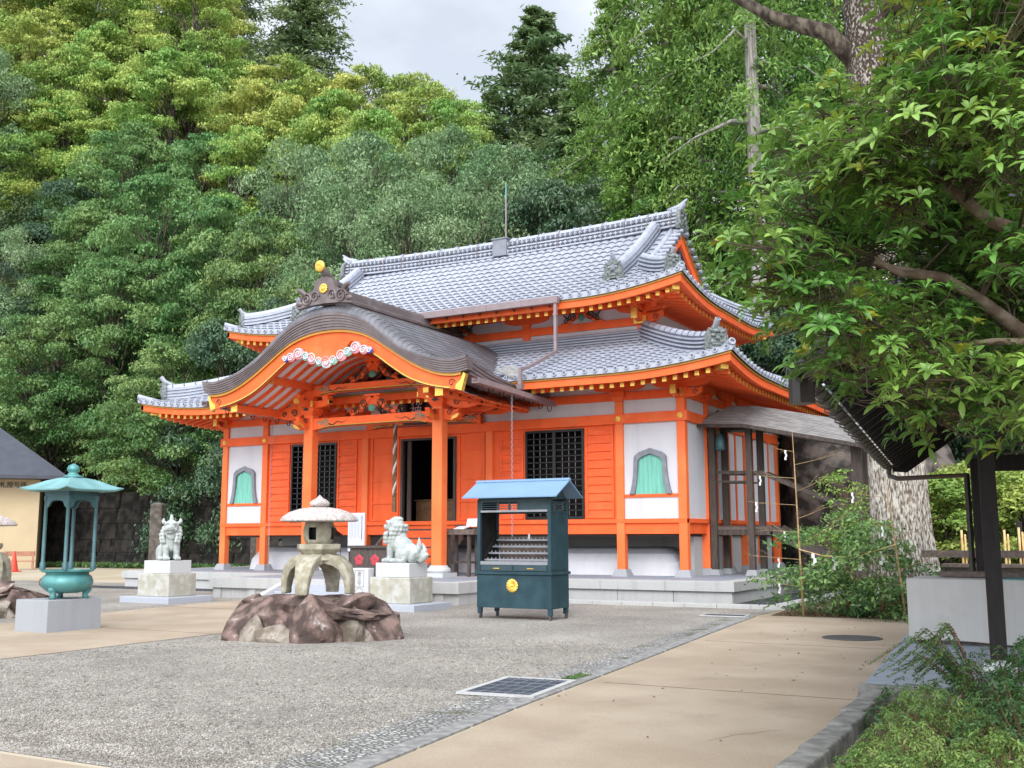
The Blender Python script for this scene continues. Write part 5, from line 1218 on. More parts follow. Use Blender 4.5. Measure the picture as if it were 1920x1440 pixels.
# roof
b=MB(); e=.60; zr,ze=2.73,2.40; L=1.07
for s in (-1,1): b.prism([(-L,0,zr),(-L,s*e,ze),(-L,s*e,ze-.022),(-L,0,zr-.03)],(2*L,0,0))
b.tube([(-L-.01,0,zr),(L+.01,0,zr)],.04,8); b.build('roof','cabr',t)
b=MB()
for x in (-w+.03,w-.06): b.prism([(x,-d+.02,2.36),(x,d-.02,2.36),(x,0,2.67)],(.03,0,0))
b.box(-w+.03,w-.03,-d+.01,d-.01,2.361,2.39); b.build('gable_end','cabd',t)
for x in (-w+.05,w-.05):
    for y in (-d+.05,d-.05):
        b=MB(); b.box(x-.04,x+.04,y-.04,y+.04,.10,.219,0); b.tube([(x,y-.015,.10),(x,y+.01,.05)],.015,6,1); b.tube([(x-.015,y+.02,.05),(x+.015,y+.02,.05)],.05,12,1); b.build('castor_leg',['cab','iron'],t)
b=MB(); b.T=Matrix.Translation((-.02,-d-.004,.66))@Matrix.Rotation(R(90),4,'X'); b.lathe([(.12,0),(.125,.01),(.10,.02)],32)
for j in range(16): a=2*PI*j/16; b.T=Matrix.Translation((-.02,-d-.004,.66))@Matrix.Rotation(R(90),4,'X')@Matrix.Rotation(a,4,'Z'); b.ball((.085,0,.015),(.058,.017,.014),None,8,6)
b.T=Matrix.Translation((-.02,-d-.004,.66))@Matrix.Rotation(R(90),4,'X'); b.ball((0,0,.02),(.034,.034,.02),None,10,6); b.build('chrysanthemum_crest','gold',t)
# ------------------------------------------------------------------ things under and by the porch
o=Vector((-18.32,27.32,0))
t=thing('offertory_box','dark wooden offertory box with red flower crests in front of the porch stair','offertory box',(o.x+.25,o.y-2.62,PZ))
b=MB(); b.box(-.88,.88,-.32,.32,.06,.76); b.box(-.94,.94,-.38,.38,.762,.84); b.box(-.80,-.70,-.30,.30,0,.06); b.box(.70,.80,-.30,.30,0,.06); bx=b.build('box','wood',t,bevel=.01)
for x in (-.55,0,.55):
    b=MB(); 
    for j in range(5): a=PI/2+2*PI*j/5; b.ball((x+.085*math.cos(a),-.325,.44+.085*math.sin(a)),(.075,.012,.075),None,8,6)
    b.build('red_crest','red',bx)
t=thing('bell_rope','brown and white twisted bell rope hanging in front of the temple doors','bell rope',(o.x+.02,o.y-1.72,2.35))
b=MB()
for k,ph in ((0,0),(1,PI*2/3),(0,PI*4/3)): b.tube([(.032*math.cos(ph+i*.55),.032*math.sin(ph+i*.55),.42+i*.052) for i in range(52)],.036,6,k)
b.build('twisted_rope',['twig','cloth'],t,smooth=True)
b=MB(); b.lathe([(.06,.0),(.07,.02),(.065,.38),(.05,.44)],8); b.build('wooden_grip','altar',t)
t=thing('notice_board','tall white notice board with fine black writing beside the porch stair','notice board',(o.x-1.42,o.y-1.62,PZ))
b=MB(); b.box(-.31,.31,-.02,.02,.66,1.80); p=b.build('board','notice',t)
b=MB(); b.box(.20,.225,-.024,-.0205,1.0,1.72); 
for i in range(8): b.box(.14-.055*i,.147-.055*i,-.023,-.0205,1.02+.03*(i%3),1.70-.04*(i%2))
b.build('lettering','ink',p)
b=MB(); b.box(-.27,-.23,-.015,.025,0,.66); b.box(.23,.27,-.015,.025,0,.66); b.box(-.28,-.22,-.2,.2,0,.03); b.box(.22,.28,-.2,.2,0,.03); b.build('stand','wood',t)
t=thing('iron_lantern','small black iron lantern on thin legs under the porch eave, behind the stone lantern','iron lantern',(o.x-2.0,o.y-1.9,PZ))
b=MB(); b.lathe([(.30,1.12),(.05,1.28),(.02,1.36)],6); b.build('roof','black',t)
for i in range(4): a=PI/4+PI/2*i; b=MB(); b.tube([(.16*math.cos(a),.16*math.sin(a),1.12),(.16*math.cos(a),.16*math.sin(a),.45),(.22*math.cos(a),.22*math.sin(a),0)],.012,5); b.build('leg','black',t)
b=MB(); b.lathe([(.17,.45),(.19,.50),(.02,.50)],12); b.build('dish','black',t)
t=thing('offering_table','weathered wooden table with papers and a sloping tray right of the porch column','table',(o.x+2.72,o.y-2.2,PZ))
b=MB(); b.box(-.52,.52,-.32,.32,1.14,1.20); b.box(-.50,.50,-.30,-.28,1.201,1.28); b.box(-.50,.50,.28,.30,1.201,1.34); b.box(.48,.50,-.28,.28,1.201,1.30); b.box(-.50,-.48,-.28,.28,1.201,1.30); b.build('table_top','woodl',t)
for x in (-.36,.30):
    b=MB(); b.box(x-.04,x+.04,-.24,-.16,0,1.14); b.build('leg','wood',t); b=MB(); b.box(x-.04,x+.04,.16,.24,0,1.14); b.box(x-.03,x+.03,-.16,.16,.35,.42); b.build('leg','wood',t)
b=MB(); b.box(-.32,.26,-.03,.03,.36,.42); b.build('stretcher','wood',t)
b=MB(); b.prism([(-.2,-.2,1.29),(.15,-.22,1.29),(.15,.1,1.36),(-.2,.1,1.36)],(0,0,.02)); tag(b.build('paper_sheet','paper',loc=t.location),'white paper sheet lying on the wooden table by the porch','paper')
b=MB(); b.prism([(.0,.12,1.36),(.34,.12,1.36),(.34,.2,1.58),(.0,.2,1.58)],(0,.02,0)); tag(b.build('small_sign','notice',loc=t.location),'small white sign standing on the wooden table by the porch','sign')
b=MB(); b.lathe([(.10,0),(.12,.02),(.13,.30),(.11,.31)],14); tag(b.build('blue_bucket','blue',loc=(o.x+3.42,o.y-1.95,PZ+.72),smooth=True,auto=40),'small blue bucket beside the wooden table, half behind the cabinet','bucket')
b=MB(); b.box(-.16,.16,-.12,.12,-.72,0); tag(b.build('small_stand','wood',loc=(o.x+3.42,o.y-1.95,PZ+.715)),'narrow dark stand under the blue bucket','stand')
b=MB(); b.box(-.9,.9,-.3,.3,0,.75,0); b.box(-.7,.7,-.32,-.3,.1,.65,0); b.box(-.95,.95,-.35,.35,.75,.80,0); tag(b.build('altar_chest','altar',loc=(o.x-.1,o.y+1.2,2.0),bevel=.01),'brown altar chest in the dark doorway of the temple','chest')
# ------------------------------------------------------------------ covered stair on the right of the hall
t=thing('covered_stair','dark timber covered stair with grey shingle roof joined to the right side of the hall','covered stair',(-9.0,29.6,0))
def L3(x,y,z): return (x+9.0,y-29.6,z)
for x,y,zt in ((-9.72,29.05,4.85),(-8.66,29.05,4.75),(-9.72,30.15,4.85),(-8.66,30.15,4.75)):
    b=MB(); c=.085; p=L3(x,y,0); b.box(p[0]-c,p[0]+c,p[1]-c,p[1]+c,PZ+.15,zt); po=b.build('post','wood',t); b=MB(); b.frustum((p[0],p[1],PZ),(.34,.34),(.24,.24),.16); b.build('base_stone','granitep',po)
for y in (29.05,30.15):
    b=MB(); p=L3(-5.75,y,0); b.box(p[0]-.13,p[0]+.13,p[1]-.1,p[1]+.1,0,4.05); b.build('post','wood',t)
b=MB()
for y in (29.05,30.15):
    yy=y+(.1 if y<29.5 else -.1)
    b.beam(L3(-9.8,yy,1.78),L3(-8.1,yy,1.78),.07,.26); b.beam(L3(-8.1,yy,1.80),L3(-5.9,yy,.62),.07,.30)
    b.beam(L3(-9.72,yy,3.42),L3(-8.4,yy,3.38),.06,.09); b.beam(L3(-8.4,yy,3.38),L3(-5.7,yy,2.2),.07,.11)
    b.beam(L3(-9.72,yy,3.16),L3(-8.66,yy,3.13),.05,.05)
    b.beam(L3(-9.9,yy-.1 if y<29.5 else yy+.1,4.80),L3(-8.6,yy-.1 if y<29.5 else yy+.1,4.74),.10,.14); b.beam(L3(-8.6,yy-.1 if y<29.5 else yy+.1,4.74),L3(-5.4,yy-.1 if y<29.5 else yy+.1,4.02),.10,.14)
b.build('rail','wood',t)
b=MB(); b.box(-.85,.75,-.5,.5,1.80,1.87)
for i in range(7): p=L3(-8.0+.30*i,29.6,1.70-.165*i); b.box(p[0]-.15,p[0]+.15,-.45,.45,p[2]-.04,p[2])
b.build('stair_tread','woodl',t)
b=MB()
for i in range(8):
    q=i/7; x=-9.7+4.2*q; z=4.84-.0-(.0 if x<-8.6 else .225*(x+8.6)); b.beam(L3(x,28.6,z-.12),L3(x,29.6,z+.38),.05,.07); b.beam(L3(x,30.6,z-.12),L3(x,29.6,z+.38),.05,.07)
b.build('roof_rafter','wood',t)
# roof: ridge, two slopes, hipped near end
b=MB(); A=[(-10.0,28.45,4.74),(-8.6,28.45,4.66),(-5.15,28.45,3.90)]; Rg=[(-9.35,29.6,5.33),(-8.6,29.6,5.30),(-5.15,29.6,4.53)]; B=[(-10.0,30.75,4.74),(-8.6,30.75,4.66),(-5.15,30.75,3.90)]
def slope(P,Q,n=14):
    for i in range(len(P)-1):
        for k in range(n):
            t0,t1=k/n,(k+1)/n; mix=lambda a,c,t:Vector(a).lerp(Vector(c),t)
            v=[mix(P[i],Q[i],t0),mix(P[i+1],Q[i+1],t0),mix(P[i+1],Q[i+1],t1),mix(P[i],Q[i],t1)]
            up=Vector((0,0,.035)); w=[v[0]+up,v[1]+up,v[2]+up*.4,v[3]+up*.4]; ww=[x-Vector((9*-1,29.6,0)) for x in w]; lo=[x-Vector((-9,29.6,.03)) for x in v]
            b.add(ww+lo,[(0,1,2,3),(7,6,5,4),(0,4,5,1),(1,5,6,2),(2,6,7,3),(3,7,4,0)])
slope(A,Rg); slope(B,Rg)
b.build('shingle_roof',mat('grey_shingle',(.20,.19,.185),.8,.2,3,.2,stretch=(1,6,1),col2=(.30,.285,.275)),t)
b=MB(); b.prism([L3(-10.0,28.45,4.74),L3(-9.35,29.6,5.33),L3(-10.0,30.75,4.74)],(-.02,0,0)); b.beam(L3(-8.6,28.44,4.63),L3(-5.15,28.44,3.87),.05,.10); b.beam(L3(-10.0,28.44,4.71),L3(-8.6,28.44,4.63),.05,.10); b.build('eave_board','wood',t)
b=MB(); p=L3(-9.45,28.95,0); b.tube([(p[0],p[1],4.68),(p[0],p[1],4.5)],.01,4); b.lathe([(.13,4.02),(.15,4.06),(.13,4.30),(.08,4.45),(.02,4.5)],14,(p[0],p[1],0)); tag(b.build('hanging_bell','bronzed',loc=t.location,smooth=True),'dark bronze bell hanging under the covered stair roof','bell')
t=thing('low_railing','low black iron railing beside the foot of the covered stair','railing',(-8.0,29.0,PZ))
for x in (0.05,.45,.85,1.25): 
    b=MB(); b.tube([(x,1.2-x*.6,-.5 if x>.1 else 0),(x,1.2-x*.6,.62)],.025,6); b.build('post','black',t)
b=MB()
for z in (.25,.60): b.tube([(.0,1.23,z),(1.3,.42,z)],.018,6)
b.build('rail','black',t)
# ------------------------------------------------------------------ big boulder and bank behind the stair
for i,(x,y,z,s,m,l) in enumerate(((-7.4,38.0,2.6,(5.2,3.5,5.6),'rock3','huge dark mossy boulder behind the covered stair'),(-4.6,36.8,1.2,(3.2,2.6,2.6),'rock3','lower dark boulder between the huge boulder and the big tree'),(-6.0,35.2,.7,(2.0,1.5,1.4),'rock2','pale flat boulder below the huge boulder by the covered stair'),(-2.0,38.2,1.8,(4.2,2.8,3.6),'rock3','dark rock bank right of the big tree trunk'),(2.8,38.5,1.6,(4.4,2.8,3.2),'rock3','dark rock bank behind the bamboo fence at right'))):
    rock('boulder',l,(x,y,z),s,m,70+i,i*.7,0,None,8,.3,'boulder')
# ------------------------------------------------------------------ water basin pavilion on the right
t=thing('water_pavilion','near-black timber water pavilion with dark roof and gutters at the right edge','pavilion',(-.30,14.2,0),R(6.8))
def P_(x,y,z=0): return (x,y,z)
# local axes: y runs away from the viewer along the path
EL=-2.35; ER=2.9; Y0,Y1=-6.1,6.6; ZE=2.92; ZR=4.75; XRG=(EL+ER)/2
b=MB()
for s,xe in ((-1,EL),(1,ER)):
    b.prism([(xe,Y0,ZE+.10),(XRG,Y0,ZR+.10),(XRG,Y0,ZR),(xe,Y0,ZE)],(0,Y1-Y0,0))
b.box(XRG-.16,XRG+.16,Y0-.05,Y1+.05,ZR+.06,ZR+.26); b.build('roof','navy',t)
for yy in (Y0+.02,Y1-.09):
    for xe in (EL,ER): b=MB(); b.prism([(xe,yy,ZE-.02),(XRG,yy,ZR-.02),(XRG,yy,ZR-.30),(xe+(.25 if xe==EL else -.25),yy,ZE-.16),(xe,yy,ZE-.14)],(0,.07,0)); b.build('bargeboard','pvdark',t)
for i in range(22):
    yy=Y0+.4+i*.58
    b=MB(); b.beam((EL+.05,yy,ZE-.06),(XRG,yy,ZR-.09),.06,.09); b.beam((ER-.05,yy,ZE-.06),(XRG,yy,ZR-.09),.06,.09); b.build('rafter','pvdark',t)
b=MB(); b.box(EL+.02,ER-.02,Y0+.2,Y1-.2,ZE-.012,ZE-.004) if False else None
for x in (-1.0,2.1): b.box(x-.10,x+.10,Y0+.5,Y1-.5,2.78,3.02)
for yy in (-1.15,3.9): b.box(-.9,2.0,yy-.09,yy+.09,2.60,2.84)
b.box(XRG-.1,XRG+.1,Y0+.5,Y1-.5,ZR-.36,ZR-.14); b.build('beam','pvdark',t)
for x in (-1.0,2.1):
    for yy in (-1.15,3.9):
        b=MB(); b.box(x-.085,x+.085,yy-.085,yy+.085,.26,2.78); po=b.build('post','pvdark',t,bevel=.012)
        b=MB(); b.frustum((x,yy,.15),(.36,.36),(.30,.30),.12); b.build('base_stone','granitew',po)
for x in (.25,):
    b=MB(); b.box(x-.16,x+.16,-1.22,-1.08,2.84,4.2); b.build('gable_strut','pvdark',t)
b=MB()
for xe,s in ((EL,-1),(ER,1)):
    pts=[(xe+s*.06+.065*math.cos(PI+PI*j/8),.0,ZE-.04+.065*math.sin(PI+PI*j/8)) for j in range(9)]
    q=[(x,z) for x,_,z in pts]; q2=[(xe+s*.06+.055*math.cos(PI+PI*j/8),ZE-.04+.055*math.sin(PI+PI*j/8)) for j in reversed(range(9))]
    b.prism([(x,Y0-.05,z) for x,z in q+q2],(0,Y1-Y0+.1,0))
for i in range(24):
    yy=Y0+.2+i*.52; b.tube([(EL+.02,yy,ZE+.02),(EL-.14,yy,ZE-.01),(EL-.15,yy,ZE-.09),(EL-.06,yy,ZE-.13),(EL+.03,yy,ZE-.08)],.012,5)
b.tube([(EL-.06,Y1-.1,ZE-.08),(EL-.06,Y1-.1,ZE-.22),(EL+.1,Y1-.25,ZE-.28),(-1.14,3.95,2.55),(-1.14,3.9,.3)],.045,8); b.tube([(EL-.06,Y0+.35,ZE-.09),(EL-.06,Y0+.35,ZE-.30)],.10,10)
b.build('gutter','gutter',t)
# paved floor slab of the pavilion
b=MB(); b.prism([(-2.26,11.2,.0),(-2.92,18.6,.0),(3,19.2,.0),(4,11.2,.0)],(0,0,.145)); 
structure(b.build('pavilion_slab',M['slab'],bevel=.01))
b=MB(); b.box(-2.29,4,11.06,11.19,-.01,.155); structure(b.build('slab_edge',M['kerbr'],bevel=.008))
b=MB(); x0,x1,y0,y1=-2.52,1.9,15.7,17.1; z0,z1=.19,1.02; n=40
V=[]; 
for j,(zz) in enumerate((z1,z1-.02,.6,z0)):
    for i in range(n+1):
        q=i/n; V.append((x0+(x1-x0)*q,y0+(0 if j<2 else .012*math.sin(i*1.7)+.01*math.sin(i*.6))-.0,zz+(0 if j<3 else .02*math.sin(i*.35))))
b.add(V,[(j*(n+1)+i,j*(n+1)+i+1,(j+1)*(n+1)+i+1,(j+1)*(n+1)+i) for j in range(3) for i in range(n)])
b.box(x0,x1,y0+.012,y1,z1-.03,z1); b.box(x0,x0+.02,y0+.02,y1,z0,z1-.031)
t=thing('water_basin','long water basin wrapped in white cloth under the dark pavilion','water basin',(0,0,0)); b.build('cloth_cover','cloth',t,smooth=True,auto=40)
b=MB(); b.box(x0+.08,x1-.05,y0+.08,y1-.05,.145,.9); b.build('stone_trough','granite',t)
b=MB(); b.box(x0+.1,x1-.1,y0+.05,y0+.075,.15,.19); b.build('wooden_skirting','wood',t)
b=MB(); b.box(-1.3,1.7,15.78,16.8,1.021,1.03); tag(b.build('teal_sheet','tealc'),'thin teal sheet lying on top of the cloth covered basin','sheet')
b=MB(); b.T=Matrix.Translation((-.72,15.95,1.12)); b.lathe([(.10,0),(.13,.02),(.16,.16),(.165,.18)],18); b.tube([(.16,0,.17),(.12,0,.30),(-.12,0,.30),(-.16,0,.17)],.012,6); tag(b.build('teal_bucket','tealc',smooth=True,auto=40),'small teal bucket standing on the basin at the right edge','bucket')
b=MB(); b.box(-2.2,1.9,16.4,16.9,1.032,1.10); tag(b.build('ladle_rest','woodl',loc=(0,0,0)),'long grey wooden plank along the back of the water basin','plank')
# ------------------------------------------------------------------ bamboo fence behind the basin
t=thing('bamboo_fence','yellow bamboo fence with dark posts in front of bushes behind the basin','fence',(-3.2,27.5,0))
b=MB()
for i in range(30): x=.1+i*.31; hgt=1.75+.06*math.sin(i*2.1); b.tube([(x,0,.0),(x,0,hgt)],.028,7); b.tube([(x+.07,.03,.0),(x+.07,.03,hgt-.1)],.024,7)
for i in range(len(b.f)): pass
b.build('bamboo_cane','bamboo',t,smooth=True)
b=MB(); b.tube([(0,-.05,1.15),(9.4,-.05,1.15)],.03,7); b.tube([(0,-.05,.5),(9.4,-.05,.5)],.03,7); b.build('bamboo_rail','bamboo',t,smooth=True)
for x in (1.35,3.6,5.9,8.2): b=MB(); b.box(x-.06,x+.06,.06,.18,0,1.95); b.build('post','pvdark',t)
b=MB(); b.box(-3.4,3.0,23.2,23.35,1.18,1.32); tag(b.build('wooden_rail','woodl'),'grey horizontal wooden rail behind the water basin','rail')
b=MB(); b.box(-3.1,4,24.6,25.0,.0,.95,0); b.box(-3.2,4,24.5,25.1,.951,1.02,0); tag(b.build('low_wall','woodl'),'low weathered wooden wall behind the basin, right of the big trunk','wall')
# ------------------------------------------------------------------ far left: cream building, cone, bench, posts, retaining wall
t=thing('cream_building','cream walled building with dark hipped roof at the far left edge','building',(-50.8,38.0,0),R(51))
b=MB(); b.box(-12,0,0,.3,0,5.0); b.box(-.3,0,.301,7,0,5.0); b.box(-12,-11.7,.301,7,0,5.0); b.build('wall','cream',t)
b=MB(); 
zb,zt=4.95,8.6; A=[(-13.4,-1.3),(1.35,-1.3),(1.35,8.3),(-13.4,8.3)]; Tp=[(-8.6,3.5),(-3.4,3.5)]
b.add([(x,y,zb) for x,y in A]+[(x,y,zt) for x,y in Tp]+[(x,y,zb-.18) for x,y in A],[(0,1,5,4),(1,2,5),(2,3,4,5),(3,0,4),(0,6,7,1),(1,7,8,2),(2,8,9,3),(3,9,6,0),(9,8,7,6)]); b.build('roof','navy',t)
text('御札授与所',.34,.02,'ink',t,(-1.5,-.03,4.45),(R(90),0,0))
b=MB(); b.box(-6.0,-4.8,-.06,-.001,0,2.1); b.build('door','wood',t)
t=thing('traffic_cone','red traffic cone in front of the cream building','traffic cone',(-46.5,33.6,0))
b=MB(); b.box(-.26,.26,-.26,.26,0,.05); b.build('base','cone',t); b=MB(); b.lathe([(.20,.05),(.04,.98),(.03,1.0)],18); b.build('cone','cone',t,smooth=True,auto=40)
t=thing('wooden_bench','pinkish wooden bench against the cream building','bench',(-48.9,35.6,0),R(51))
b=MB(); b.box(-.75,.75,-.2,.2,.42,.48); b.build('seat','benchw',t)
for x in (-.65,.65): b=MB(); b.box(x-.05,x+.05,-.18,.18,0,.42); b.box(x-.05,x+.05,.14,.2,.48,.95); b.build('leg','benchw',t)
b=MB(); b.box(-.75,.75,.201,.23,.70,.95); b.build('backrest','benchw',t)
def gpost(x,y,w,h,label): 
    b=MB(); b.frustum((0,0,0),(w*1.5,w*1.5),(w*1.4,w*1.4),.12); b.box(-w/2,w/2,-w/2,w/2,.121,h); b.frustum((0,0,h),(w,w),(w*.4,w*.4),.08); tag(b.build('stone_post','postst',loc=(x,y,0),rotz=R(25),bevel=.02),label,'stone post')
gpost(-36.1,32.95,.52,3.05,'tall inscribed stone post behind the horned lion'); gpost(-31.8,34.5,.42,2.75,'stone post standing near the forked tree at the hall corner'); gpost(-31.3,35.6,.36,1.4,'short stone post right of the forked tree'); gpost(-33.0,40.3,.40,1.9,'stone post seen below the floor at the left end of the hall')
t=thing('dark_sign','narrow black sign with white writing against the shaded stone wall','sign',(-43.6,39.6,0),R(28))
b=MB(); b.box(-.26,.26,-.03,.03,1.7,3.5); bo=b.build('board','black',t); b=MB(); b.tube([(0,.04,0),(0,.04,3.4)],.04,6); b.build('post','wood',t)
text('本\n社\n↓\n道',.30,.01,'slate',t,(0,-.04,2.7),(R(90),0,0),sp=.95)
t=thing('retaining_wall','stone retaining wall, near-black with painted tree shade, at the foot of the wooded slope, far left','wall',(-47,41.6,0))
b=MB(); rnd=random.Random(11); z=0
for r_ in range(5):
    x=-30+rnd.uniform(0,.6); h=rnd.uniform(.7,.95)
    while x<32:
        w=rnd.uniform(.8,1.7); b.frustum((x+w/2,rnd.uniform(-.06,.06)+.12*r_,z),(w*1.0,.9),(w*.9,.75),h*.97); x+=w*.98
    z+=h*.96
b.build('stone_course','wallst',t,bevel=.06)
# ------------------------------------------------------------------ vegetation
def unit(v): return v/(np.linalg.norm(v,axis=-1,keepdims=True)+1e-9)
def crown(rnd,C,Rad,n,size,up=.55,flat=.62,shell=.5,asp=.5,spray=0.,droop=.25):
    # leaves over clumps: C (m,3) centres, Rad (m,) radii; spray stretches each clump outwards into a drooping pad
    m=len(C); w=Rad**2; idx=rnd.choice(m,size=n,p=w/w.sum()); d=unit(rnd.normal(size=(n,3))+np.array([0,0,up])); r=Rad[idx]*(shell+(1-shell)*rnd.random(n)**.6)*(1+.35*(rnd.random(n)<.18)*rnd.random(n))
    ph=rnd.random(m)*6.28; lump=1+.28*np.sin(d[:,0]*7+ph[idx])*np.cos(d[:,1]*6+idx*2)+.15*np.sin(d[:,2]*11+d[:,0]*9+idx)
    o=C[idx]*np.array([1,1,0])-C.mean(0)*np.array([1,1,0]); o=unit(o); an=rnd.normal(size=m)*.5; ca,sa=np.cos(an[idx]),np.sin(an[idx]); o=np.stack([o[:,0]*ca-o[:,1]*sa,o[:,0]*sa+o[:,1]*ca,0*ca],1)
    off=d*(r*lump)[:,None]*np.array([1,1,flat]); al=(off*o).sum(1); off=off+o*(al*spray)[:,None]; off[:,2]-=droop*spray*np.maximum(0,al)*1.2
    P=C[idx]+off+rnd.normal(size=(n,3))*.03*Rad[idx][:,None]; N=unit(d*.75+rnd.normal(size=(n,3))*.55+np.array([0,0,.55]))
    return leaf_quads(P,N,size*(.6+.8*rnd.random(n)),rnd,asp)
def limb_pts(p,q,sag,n=5,rnd=None):
    p=Vector(p);q=Vector(q); out=[]
    for i in range(n+1):
        t=i/n; x=p.lerp(q,t); x.z+=sag*math.sin(PI*t); 
        if rnd is not None and 0<i<n: x+=Vector(rnd.normal(size=3)*.04*(q-p).length)
        out.append(x)
    return out
def broadleaf(seed,H,Rc,base,nclump,nleaf,size,lm,bark='barkd',trunk=.22,cl=(.22,.36),flat=.62,lean=0,asp=.5,name='crown',spray=.7,droop=.3):
    rnd=np.random.default_rng(seed); b=MB(); top=H*.8
    bend=rnd.normal(size=2)*.04*H
    tp=[(bend[0]*math.sin(t*3)+lean*t,bend[1]*math.sin(t*2.4),H*.8*t) for t in (0,.15,.3,.5,.7,.85,1)]
    b.tube(tp,[trunk*1.35,trunk,trunk*.9,trunk*.7,trunk*.5,trunk*.32,trunk*.1],9)
    C=[];Rr=[]
    for i in range(nclump):
        z=base+(1-base)*(rnd.random()**.8); f=(z-base)/(1-base); rad=Rc*math.sin(PI*min(.97,.22+.78*f*.95))**.7
        a=i*2.399+rnd.random()*.6; rr=rad*(.45+.55*rnd.random()**.5); cr=Rc*(cl[0]+(cl[1]-cl[0])*rnd.random())*(1.1-.4*f)
        c=(rr*math.cos(a)+lean*z,rr*math.sin(a),H*z-cr*.5); C.append(c); Rr.append(cr)
        if i%2==0: 
            st=max(.12,z-.30); k=st/.8; o=Vector((bend[0]*math.sin(k*3)+lean*k,bend[1]*math.sin(k*2.4),H*st)); b.tube(limb_pts(o,c,.04*H,5,rnd),[trunk*.32,trunk*.26,trunk*.2,trunk*.13,trunk*.08,trunk*.03],5)
    V,F=crown(rnd,np.array(C),np.array(Rr),nleaf,size,flat=flat,asp=asp,spray=spray,droop=droop)
    return b,V,F,lm,bark,name
def conifer(seed,H,Rc,base,nb,nleaf,size,lm,droop=.25,bark='barkd',trunk=.3,asp=.35,name='crown',tuft=.30):
    rnd=np.random.default_rng(seed); b=MB(); b.tube([(0,0,0),(rnd.normal()*.1,0,H*.3),(0,rnd.normal()*.1,H*.7),(0,0,H*.99)],[trunk*1.2,trunk*.85,trunk*.45,.03],9)
    Ps=[];Ns=[]
    per=nleaf//nb
    for i in range(nb):
        f=base+(1-base)*(i+.5*rnd.random())/nb; z=H*f; L=Rc*(1-((f-base)/(1-base))**1.9)*(.5+.65*rnd.random())+.3; a=i*2.399+rnd.random()*.8
        d=np.array([math.cos(a),math.sin(a),0]); q=np.array([0,0,z])+d*L+np.array([0,0,L*(.12-droop)]); p=np.array([0,0,z])
        if i%2==0: b.tube(limb_pts(p,q,L*.10,3,rnd),[.07*trunk/.3,.05*trunk/.3,.03,.012],4)
        t=rnd.random(per)**.6; c=p+(q-p)*t[:,None]+np.array([0,0,1])*(L*.1*np.sin(PI*t))[:,None]
        sp=tuft*L*(.35+.65*t)*.9+.12
        off=rnd.normal(size=(per,3))*np.array([1,1,.45])*sp[:,None]*.6; off[:,2]-=np.abs(off[:,0]+off[:,1])*droop*.6
        Ps.append(c+off); Ns.append(unit(rnd.normal(size=(per,3))*.6+np.array([0,0,.8])+d*.3))
    P=np.concatenate(Ps);N=np.concatenate(Ns); V,F=leaf_quads(P,N,size*(.7+.6*rnd.random(len(P))),rnd,asp)
    return b,V,F,lm,bark,name
def make_tree(spec,nm,label,cat,group,loc,rot,sc):
    b,V,F,lm,bark,cn=spec; t=thing(nm,label,cat,loc,rot,group); t.scale=sc
    b.build('trunk',bark,t,smooth=True); npmesh(cn,V,F,[lm],parent=t); return t
SPEC={
 'maple':lambda i:broadleaf(100+i,12,4.6,.22,110,46000,.175,'l_maple',trunk=.2,cl=(.11,.23),flat=.36,spray=1.0,droop=.25),
 'fresh':lambda i:broadleaf(120+i,11,4.2,.34,100,46000,.165,'l_mid',trunk=.20,cl=(.12,.24),flat=.38,spray=.9,droop=.35),
 'camphor':lambda i:broadleaf(140+i,12,5.0,.20,80,46000,.17,'l_camph',trunk=.26,cl=(.13,.28),flat=.6,asp=.4,spray=.45,droop=.5),
 'dark':lambda i:broadleaf(160+i,10,3.9,.10,70,36000,.16,'l_dark',trunk=.2,cl=(.15,.30),flat=.55,spray=.5,droop=.4),
 'cedar':lambda i:conifer(180+i,17,3.2,.25,70,18000,.34,'l_con',droop=.22),
 'cypress':lambda i:conifer(200+i,17,3.6,.12,120,42000,.20,'l_hin',droop=.46,bark='barkg',trunk=.33,tuft=.24),
 'bare':lambda i:conifer(240+i,30,3.4,.40,60,18000,.22,'l_hin',droop=.45,bark='barkg',trunk=.42,tuft=.24),
 'low':lambda i:broadleaf(220+i,5,2.3,.08,36,16000,.15,'l_maple',trunk=.10,cl=(.22,.36),flat=.6),
}
SIZE={'maple':(12,4.6),'fresh':(11,4.2),'camphor':(12,5.0),'dark':(10,3.9),'cedar':(17,3.2),'cypress':(17,3.6),'low':(5,2.3),'bare':(30,3.4)}
NAME={'bare':('cypress_tree','cypress','bright green cypresses right of the roof'),'maple':('maple_tree','maple','yellow-green maples on the upper hillside'),'fresh':('broadleaf_tree','tree','fresh green trees at the foot of the slope'),'camphor':('camphor_tree','tree','silvery green trees behind the temple roof'),'dark':('evergreen_tree','evergreen','dark evergreens on the hillside'),'cedar':('cedar_tree','conifer','dark conifers on the skyline'),'cypress':('cypress_tree','cypress','bright green cypresses right of the roof'),'low':('bush','bush','green bushes behind the basin')}
